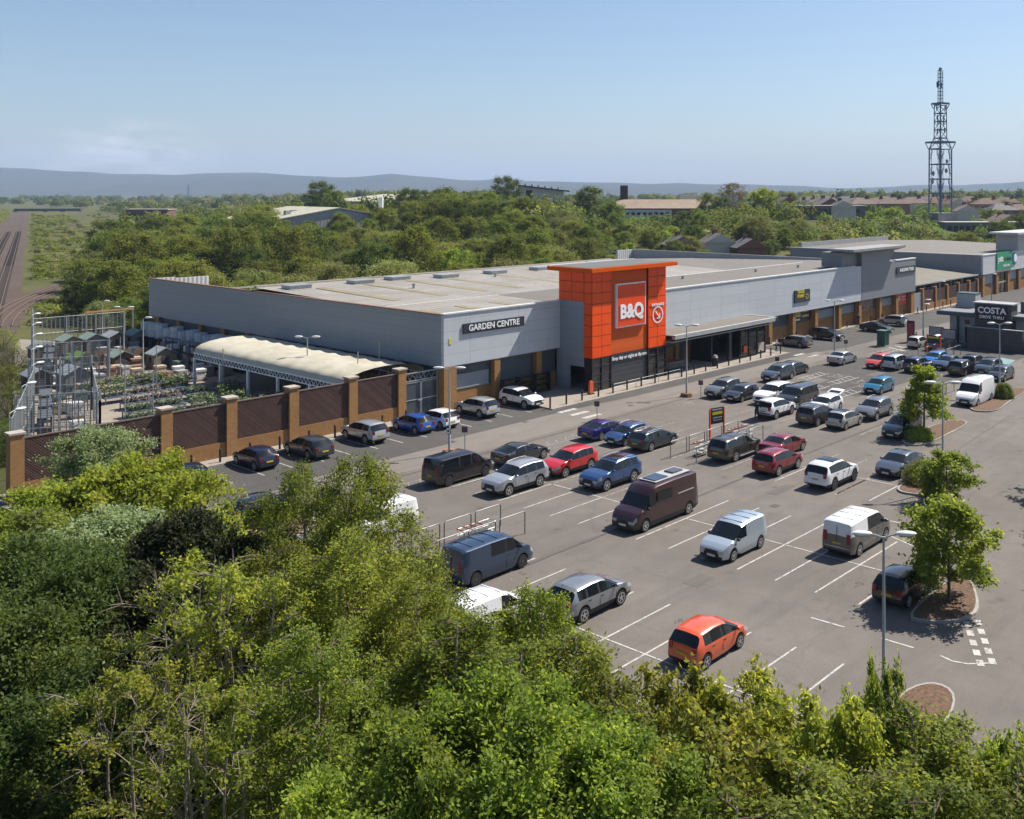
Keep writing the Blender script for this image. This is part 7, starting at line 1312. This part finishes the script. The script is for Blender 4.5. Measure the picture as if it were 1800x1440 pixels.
# ---------------------------------------------------------------- works, school and houses beyond the wood
CREAMR = mat('cream_sheet_roof', (0.36, 0.345, 0.265), .6, var=.1, scale=.2); STW = ribbed('grey_profiled_wall', (0.34, 0.34, 0.345), 'xy', .9, .6, .6, .12); REDT = mat('red_trim', (0.25, 0.07, 0.05), .6)
def shedbig(name, px, d, w, dep, h, rise, ang, label, wall=STW, roof=CREAMR, vents=0, dz=0.):
    x, y = ray(px, d); o = empty(name, (x, y, gh(x, y) + dz), label, 'building', None, ang); b = MB(); b.yprism([(-w / 2, 0), (w / 2, 0), (w / 2, h), (0, h + rise), (-w / 2, h)], 0, dep); b.build('wall', wall, o)
    b = MB(); b.yprism([(-w / 2 - .4, h - .05), (0, h + rise + .02), (w / 2 + .4, h - .05), (w / 2 + .4, h + .2), (0, h + rise + .3), (-w / 2 - .4, h + .2)], -.4, dep + .4); b.build('roof', roof, o)
    for i in range(vents): b = MB(); b.box(-w * .3 + (i % 2) * 5, -w * .3 + 1.6 + (i % 2) * 5, dep * (.2 + .2 * i), dep * (.2 + .2 * i) + 1.6, h + .5, h + rise * .5 + 1.2); b.build('roof_vent', M['galv'], o)
    b = MB(); b.box(-w * .12, -w * .12 + 1.6, -.06, 0, h * .35, h * .75); b.build('door', M['galv'], o); return o
FAC = shedbig('factory_shed', 596, 292, 44, 36, 6.2, 3.6, radians(-8), 'grey factory shed with cream roof and a red trim beyond the wood', vents=4, dz=-1.8)
b = MB(); b.cyl((18, 8), .75, 6, 13, 10); b.build('flue', M['white'], FAC)
shedbig('factory_shed', 690, 305, 40, 24, 1.6, 2.2, radians(-8), 'low cream roofed shed right of the grey factory'); shedbig('warehouse', 760, 470, 80, 30, 6, 3, radians(12), 'long pale roofed warehouse across the middle distance')
x, y = ray(950, 480); SCH = empty('school_building', (x, y, gh(x, y) + 2.5), 'modern block with dark sloping roof and pale walls on the skyline', 'building', None, radians(-48)); GLW = mat('pale_school_render', (0.42, 0.40, 0.38), .7, var=.05)
b = MB(); b.yprism([(-11, 0), (11, 0), (11, 9.5), (-11, 12.3)], 0, 14); b.build('wall', GLW, SCH); b = MB(); b.yprism([(-12.6, 12.2), (14, 9.1), (14, 9.8), (-12.6, 12.9)], -1.4, 16); b.build('roof', mat('dark_slate_roof', (0.06, 0.06, 0.07), .5), SCH); b = MB(); b.box(-7, -4, -.1, 0, 4, 10); b.build('window', M['glass'], SCH); b = MB(); b.box(-17, -11, 1, 13, 0, 9.5); b.build('stair_block', mat('blue_grey_panel', (0.10, 0.13, 0.17), .5), SCH); b = MB()
for i in range(6): b.box(-8 + i * 3.2, -7 + i * 3.2, 3, 10, 11.6 - i * .37, 13.2 - i * .37)
b.build('rooflight', M['galv'], SCH)
x, y = ray(1150, 450); MIL = empty('mill_building', (x, y, gh(x, y) - .3), 'long brick works with brown roof, white frontage and dark chimney', 'building', None, radians(-48)); TAN = mat('brown_works_roof', (0.23, 0.175, 0.125), .8, var=.2, scale=.15); BRW = mat('red_brown_wall', (0.14, 0.075, 0.055), .9, var=.2)
b = MB(); b.box(-16, 30, 0, 22, 0, 8.0); b.build('wall', BRW, MIL); b = MB(); b.xprism([(-.6, 8.0), (11, 12.0), (22.6, 8.0)], -17, 30.6); b.build('roof', TAN, MIL); b = MB(); b.box(-14, 8, -.4, 0, .5, 7.4); b.build('white_frontage', mat('white_works_render', (0.45, 0.46, 0.47), .7), MIL)
for i in range(8):
    for z in (2.2, 5.0): b = MB(); b.box(-13 + i * 2.6, -11.4 + i * 2.6, -.5, -.4, z, z + 1.2); b.build('window', M['glass'], MIL)
b = MB(); b.box(14, 22, -.4, 0, .5, 6); b.build('loading_door', M['black'], MIL); b = MB(); b.box(-15, -11.5, 12, 16, 0, 18.5); b.build('chimney', mat('soot_brick', (0.05, 0.035, 0.03), .9), MIL); b = MB(); b.box(14, 42, 22.2, 34, 8, 14); b.build('pale_upper_block', mat('pale_roof_block', (0.5, 0.49, 0.44), .7), MIL)
TILES = [mat('tile_grey_brown', (0.105, 0.09, 0.085), .85, var=.2, scale=.6), mat('tile_red_brown', (0.12, 0.075, 0.06), .85, var=.2, scale=.6), mat('tile_slate', (0.09, 0.088, 0.095), .8, var=.2, scale=.6), mat('tile_pink_brown', (0.14, 0.10, 0.085), .85, var=.2, scale=.6)]; HW = [mat('house_cream_render', (0.48, 0.45, 0.40), .8, var=.06), mat('house_brick', (0.18, 0.085, 0.06), .9, var=.15), mat('house_pale_brick', (0.26, 0.17, 0.12), .9, var=.15)]
def house(px, d, w, dep, h, ang, roof, wall, hip, label, zoff=0., group='houses on the rise below the mast'):
    x, y = ray(px, d); o = empty('house', (x, y, gh(x, y) - .3 + zoff), label, 'house', group, ang); r = h * .52; b = MB(); b.box(-w / 2, w / 2, 0, dep, 0, h); b.build('wall', wall, o); e = .4; i = w * .33 if hip else 0
    b = MB(); b.v = [(-w / 2 - e, -e, h), (w / 2 + e, -e, h), (w / 2 + e, dep + e, h), (-w / 2 - e, dep + e, h), (-w / 2 - (0 if hip else e) + i, dep / 2, h + r), (w / 2 + (0 if hip else e) - i, dep / 2, h + r)]; b.f = [(0, 1, 5, 4), (2, 3, 4, 5), (3, 0, 4), (1, 2, 5), (3, 2, 1, 0)]; b.m = [0, 0, 0 if hip else 1, 0 if hip else 1, 0]; rf_ = b.build('roof', [roof, wall], o)
    b = MB(); b.box(w * .22, w * .22 + .9, dep * .42, dep * .58, h + r * .5, h + r + 1.0); b.build('chimney', HW[1], rf_)
    for k in range(2):
        for z in (1.0, 3.5):
            f = MB(); xx = -w * .3 + k * w * .42; f.box(xx, xx + 1.4, -.06, 0, z, z + 1.2); fr = f.build('window', M['white'], o); g = MB(); g.box(xx + .12, xx + 1.28, -.08, -.06, z + .12, z + 1.08); g.build('pane', M['glass'], fr)
    return o
rh = random.Random(12); desc_r = ['grey brown', 'red brown', 'slate', 'pinkish brown']; desc_w = ['cream', 'brick', 'pale brick']
hs = [(1352, 400, 13, 0, 1), (1392, 430, 14, 2, 0), (1418, 455, 13, 2, 1), (1432, 395, 9, 0, 0), (1470, 420, 12, 0, 0), (1490, 470, 13, 2, 1), (1520, 440, 12, 3, 1), (1500, 372, 9, 2, 0), (1545, 470, 12, 1, 1), (1572, 440, 14, 3, 1), (1608, 450, 13, 3, 1), (1648, 470, 13, 1, 1), (1690, 455, 12, 1, 0), (1716, 425, 11, 3, 0), (1740, 470, 14, 1, 1), (1768, 450, 13, 2, 1), (1782, 415, 11, 3, 0), (1800, 470, 13, 1, 1), (1365, 480, 14, 2, 1), (1455, 500, 14, 2, 1), (1560, 510, 14, 3, 1), (1630, 500, 14, 2, 1), (1710, 510, 14, 1, 1), (1770, 505, 14, 1, 1), (1330, 455, 12, 2, 1)]
for i, (px, d, w, r, hip) in enumerate(hs):
    wl = 0 if i in (3, 7, 12, 13) else rh.choice([1, 2, 0]); house(px, d, w, rh.uniform(8, 9.5), rh.uniform(5, 5.8), radians(rh.choice([-50, -40, -58]) + (90 if not hip else 0)), TILES[r], HW[wl], hip, '%s house with %s %s roof %s' % (desc_w[wl], desc_r[r], 'hipped' if hip else 'gabled', ['first from the left on the rise', 'near the left end of the rise', 'behind the white gabled house', 'with white gable facing the wood', 'left of the trees below the mast', 'in the back row left of the mast', 'two plots left of the mast', 'low by the flat roofed garage', 'behind, left of the mast', 'immediately left of the mast', 'directly behind the left mast legs', 'directly behind the right mast legs', 'immediately right of the mast', 'lower down right of the mast', 'two plots right of the mast', 'near the right edge', 'lower near the right edge', 'at the right edge of the view', 'in the back row at far left', 'in the back row above the white gables', 'in the back row close to the mast', 'in the back row behind the mast', 'in the back row right of the mast', 'in the back row near the right edge', 'at the far left beside the tall tree'][i]))
for i, (px, d, wl, r, lab) in enumerate([(1340, 262, 1, 2, 'red brick cottage with tall chimney showing above the wood'), (1478, 250, 0, 2, 'cream gable end showing above the trees behind the grey end tower'), (1045, 285, 0, 0, 'white gabled house deep in the wood'), (1220, 262, 2, 0, 'brown roofed house half hidden by trees left of the cottage'), (1285, 268, 0, 0, 'cream walled house half hidden by trees next to the cottage')]): house(px, d, 8, 8, 4.6, radians(50 if i != 1 else 40), TILES[r], HW[wl], 0, lab, 0, 'houses showing above the wood')
FR = mat('flat_roof_pale', (0.36, 0.34, 0.32), .8, var=.1)
for i, (px, d, w, h, lab) in enumerate([(1460, 368, 26, 5.2, 'flat roofed grey brick block below the white gabled houses'), (1740, 385, 34, 6, 'flat roofed block with dark window band right of the mast'), (1555, 300, 12, 4, 'low pale roofed garage among the trees'), (1650, 252, 24, 4.0, 'low grey roofed shed behind the second retail block'), (255, 520, 24, 11, 'square dark brick office block beyond the railway triangle')]):
    x, y = ray(px, d); o = empty('flat_roofed_block', (x, y, gh(x, y) - .2), lab, 'building', None, radians(-50)); b = MB(); b.box(-w / 2, w / 2, 0, 10, 0, h); b.build('wall', BRW if i == 4 else mat('grey_brick_block', (0.15, 0.14, 0.14), .9, var=.12), o); b = MB(); b.box(-w / 2 - .3, w / 2 + .3, -.3, 10.3, h, h + .35); b.build('roof', FR, o); b = MB()
    for k in range(int(w / 2.4)): b.box(-w / 2 + .6 + k * 2.4, -w / 2 + 2.2 + k * 2.4, -.06, 0, h * .5, h * .82)
    b.build('window_band', M['glass'], o)
# tall individual trees that break the skyline
for k, px, d, h, lab in [(3, 890, 430, 24, 'dark round tree standing on the skyline left of the school'), (3, 1036, 400, 22, 'large dark tree left of the brick works'), (2, 1075, 340, 13, 'mid green tree in front of the brick works'), (3, 565, 430, 23, 'big dark tree above the cream factory roof'), (2, 590, 410, 17, 'rounded mid green tree beside the big dark one'), (3, 718, 330, 16, 'dark tree right of the white flue'), (3, 745, 340, 15, 'dark tree partner right of the white flue'), (5, 1340, 400, 17, 'bright green tree on the rise at the left of the houses'), (2, 1245, 420, 17, 'tree on the rise beyond the brick works'), (3, 1268, 400, 14, 'dark tree below the bare one on the rise'), (2, 1390, 480, 14, 'pointed tree left of the house roofs'), (5, 1530, 380, 8, 'lime green tree below the house roofs left of the mast'), (5, 1570, 372, 9, 'bright green rounded tree left of the mast foot'), (3, 1760, 300, 13, 'dense dark green tree at right above the second retail block'), (3, 1800, 330, 14, 'dark green tree at the right edge'), (3, 1720, 480, 13, 'dark tree on the skyline right of the mast'), (3, 1205, 330, 11, 'dark green conifer like tree right of the brick works'), (2, 1230, 322, 10, 'second dark tree right of the brick works'), (1, 1400, 300, 8, 'grey green willow in front of the flat roofed block'), (1, 1330, 292, 9, 'grey green willow left of the cottage'), (0, 1640, 280, 8, 'olive tree at the mast foot'), (0, 1700, 290, 9, 'olive tree right of the mast foot'), (3, 1430, 262, 8, 'dark yew beside the cottage')]:
    x, y = ray(px, d); z = gh(x, y); s = h / kinds[k][3]['H'] if z < 6 else (h * .8) / kinds[k][3]['H']; put_tree(k, x, y, (s * .95, s * .95, s), z - .3, lab)
BT = tree_proto('bare_tree', 'pale leafless tree on the skyline of the rise', 'tree', ray(1288, 440) + (gh(*ray(1288, 440)),), F['bareb'], M['twig'], None, seed=70, H=17, R_=5.5, base=.15, nl=40, shape='round', leaves=2500, size=.3, clump=.8, up=.8, sub=8)
# ---------------------------------------------------------------- lattice mast
MS = mat('blue_grey_steel', (0.095, 0.14, 0.225), .5, .4, .1)
x, y = ray(1653, 400); z0 = gh(x, y); MT = empty('communications_mast', (x, y, z0), 'tall blue grey lattice communications mast with two platforms on the skyline', 'mast', None, radians(-20))
MT.scale = (.78, .78, 1)
zz = lambda py: 20.2 + (338 - py) * 400 / 1738 - z0
def frame(b, w0, z_0, w1, z_1, r, bays, rb):
    c0 = [(sx * w0, sy * w0) for sx, sy in ((-1, -1), (1, -1), (1, 1), (-1, 1))]; c1 = [(sx * w1, sy * w1) for sx, sy in ((-1, -1), (1, -1), (1, 1), (-1, 1))]
    for a, c_ in zip(c0, c1): b.path([(a[0], a[1], z_0), (c_[0], c_[1], z_1)], r, 5)
    for k in range(bays + 1):
        f = k / bays; z = z_0 + (z_1 - z_0) * f; w = w0 + (w1 - w0) * f; q = [(-w, -w), (w, -w), (w, w), (-w, w)]
        for i in range(4): b.path([(*q[i], z), (*q[(i + 1) % 4], z)], rb * 1.2, 4)
        if k < bays:
            f2 = (k + 1) / bays; z2 = z_0 + (z_1 - z_0) * f2; w2 = w0 + (w1 - w0) * f2; q2 = [(-w2, -w2), (w2, -w2), (w2, w2), (-w2, w2)]
            for i in range(4): b.path([(*q[i], z), (*q2[(i + 1) % 4], z2)], rb, 4)
b = MB(); 
for sx in (-1, 1):
    for sy in (-1, 1): b.path([(sx * 4.0, sy * 4.0, -2), (sx * 3.9, sy * 3.9, zz(262))], .34, 6)
for py in (340, 315, 289, 262):
    z = zz(py); w = 4.0
    for i, (p, q) in enumerate((((-w, -w), (w, -w)), ((w, -w), (w, w)), ((w, w), (-w, w)), ((-w, w), (-w, -w)))): 
        b.path([(*p, z), (*q, z)], .24, 4); m0 = (p[0] * .72 + q[0] * .28, p[1] * .72 + q[1] * .28); m1 = (p[0] * .28 + q[0] * .72, p[1] * .28 + q[1] * .72); b.path([(*p, z - 5.0), (*m0, z - 1.6), (*m0, z)], .14, 4); b.path([(*q, z - 5.0), (*m1, z - 1.6), (*m1, z)], .14, 4); b.path([(*p, z - 3), (*m0, z - 1.6)], .1, 4)
for (pa, pb) in ((340, 315), (315, 289), (289, 262)):
    for s1 in (-1, 1):
        for ax in (0, 1):
            for s2 in (-1, 1): 
                p = [s1 * 3.9, s2 * 3.9] if ax == 0 else [s2 * 3.9, s1 * 3.9]; q = [s1 * 3.9, s2 * 2.3] if ax == 0 else [s2 * 2.3, s1 * 3.9]; zm_ = (zz(pa) + zz(pb)) / 2
                b.path([(*p, zz(pa)), (*q, zm_), (*p, zz(pb))], .09, 4); b.path([(*q, zz(pa)), (*q, zz(pb))], .08, 4)
b.build('lower_legs', MS, MT); b = MB(); frame(b, 3.9, zz(262), 2.2, zz(243), .26, 1, .18); b.build('taper', MS, MT); b = MB(); frame(b, 2.2, zz(243), 2.1, zz(185), .24, 4, .15); b.build('middle_lattice', MS, MT); b = MB(); frame(b, .9, zz(180), .85, zz(124), .15, 9, .09); b.build('upper_lattice', MS, MT)
for py, w in ((251, 5.3), (183, 3.2)):
    b = MB(); z = zz(py); b.box(-w, w, -w, -w + .5, z - .2, z + .5); b.box(-w, w, w - .5, w, z - .2, z + .5); b.box(-w, -w + .5, -w + .5, w - .5, z - .2, z + .5); b.box(w - .5, w, -w + .5, w - .5, z - .2, z + .5)
    for sx in (-1, 1):
        for sy in (-1, 1): b.path([(sx * w, sy * w, z), (sx * (w * .72), sy * (w * .72), z - w * .62)], .2, 4)
    b.build('platform', MS, MT)
b = MB(); b.box(-.25, .25, -.25, .25, 0, zz(255)); b.build('cable_ladder', MS, MT); b = MB(); b.ball((0, 0, zz(122)), .9, 8, 4); b.path([(0, 0, zz(124)), (0, 0, zz(117))], .06, 4); b.build('top_dome', MS, MT)
rm = random.Random(2)
for i in range(14):
    py = rm.choice([190, 200, 207, 215, 222, 230, 237, 150, 148]); w = 2.4 if py > 180 else 1.0; a = rm.choice([0, pi / 2, pi, -pi / 2]); b = MB(); b.box(-.25, .25, -.22, .22, -1.0, 1.0); q = b.build('panel_antenna', MS, MT); q.location = (cos(a) * (w + .2), sin(a) * (w + .2) + rm.uniform(-1, 1), zz(py)); 
for i, (a, py, w, r) in enumerate([(pi * .9, 318, 4.4, 1.4), (pi * .95, 305, 4.4, 1.1), (0, 300, 4.2, 1.0), (-pi / 2, 284, 4.2, .9)]): b = MB(); b.path([(0, 0, 0), (.5, 0, 0)], [r, r * .8], 12); q = b.build('dish', mat('dish_grey', (0.25, 0.27, 0.30), .5), MT, 50); q.location = (cos(a) * w, sin(a) * w, zz(py)); q.rotation_euler = (0, 0, a)
b = MB(); b.box(-7, 7, -5, 5, -2, 4.5); b.build('equipment_cabin', mat('mast_cabin_grey', (0.2, 0.2, 0.2), .8, var=.2), MT)
# ---------------------------------------------------------------- far hills
def ridge(name, d, depth, pts, m):
    b = MB(); n = 120; rr_ = np.random.default_rng(int(d)); rows = 7
    ph = rr_.uniform(0, 6, 6)
    for j in range(rows):
        v = j / (rows - 1)
        for i in range(n + 1):
            px = -260 + 2420 * i / n; py = float(np.interp(px, [p[0] for p in pts], [p[1] for p in pts])); top = max(0., 20.2 + (338 - py) / 1738 * d) + (6 * sin(px * .021 + ph[0]) + 3 * sin(px * .06 + ph[1])) * d / 9000
            dd_ = d - depth * (1 - v); xx, yy = ray(px, dd_); s = v * v * (3 - 2 * v); hh = -2 + (top + 2) * s * (1 + .10 * (1 - v) * sin(px * .03 + v * 5 + ph[2]) + .08 * (1 - v) * sin(px * .011 - v * 9 + ph[3])); b.v.append((xx, yy, hh))
    for j in range(rows - 1):
        for i in range(n): k = j * (n + 1) + i; b.f.append((k, k + 1, k + n + 2, k + n + 1)); b.m.append(0)
    k = (rows - 1) * (n + 1); base = len(b.v)
    for i in range(n + 1): px = -260 + 2420 * i / n; xx, yy = ray(px, d + depth * .8); b.v.append((xx, yy, -2))
    for i in range(n): b.f.append((k + i, k + i + 1, base + i + 1, base + i)); b.m.append(0)
    o = b.build(name, m, None, 80); tag(o, kind='structure')
hm, t = newmat('moorland', .95, .1); p, x, y, z = t.pos(); a = t.noise(p, .0012, 6); c_ = t.noise(p, .006, 5); q = t.mix(a, (0.028, 0.036, 0.022), (0.06, 0.056, 0.036)); q = t.mix(t.math('MULTIPLY', c_, .5), q, (0.02, 0.026, 0.014)); t.link(q, t.b.inputs['Base Color'])
ridge('hills', 7200, 2400, [(-260, 290), (0, 293), (60, 297), (130, 303), (200, 306), (300, 306), (420, 304), (520, 308), (590, 311), (650, 309), (690, 306), (740, 311), (800, 317), (850, 316), (885, 313), (930, 317), (1000, 321), (1120, 323), (1190, 321), (1300, 325), (1500, 330), (1600, 327), (1700, 326), (1760, 321), (1800, 318), (1900, 312), (2160, 312)], hm)
for px, d in ((331, 2600), (546, 2300), (780, 2500)):
    x, y = ray(px, d); o = empty('electricity_pylon', (x, y, 0), 'thin electricity pylon on the plain before the hills', 'pylon', 'pylons below the hills'); b = MB(); frame(b, 3, 0, .7, 26, .35, 5, .22); frame(b, .7, 26, .4, 40, .3, 3, .2); b.build('lattice', MS, o); b = MB()
    for z in (28, 33, 38): b.box(-5, 5, -.2, .2, z, z + .5)
    b.build('cross_arm', MS, o)
# ---------------------------------------------------------------- air
hz = bpy.data.materials.new('haze_air'); hz.use_nodes = True; n = hz.node_tree; n.nodes.clear(); o_ = n.nodes.new('ShaderNodeOutputMaterial'); v_ = n.nodes.new('ShaderNodeVolumePrincipled'); v_.inputs['Color'].default_value = (0.54, 0.71, 1.0, 1); v_.inputs['Density'].default_value = 0.000095; v_.inputs['Anisotropy'].default_value = 0.0; n.links.new(v_.outputs[0], o_.inputs['Volume'])
b = MB(); b.box(-2500, 11200, -4000, 11800, -4, 420); tag(b.build('haze', hz), kind='stuff')
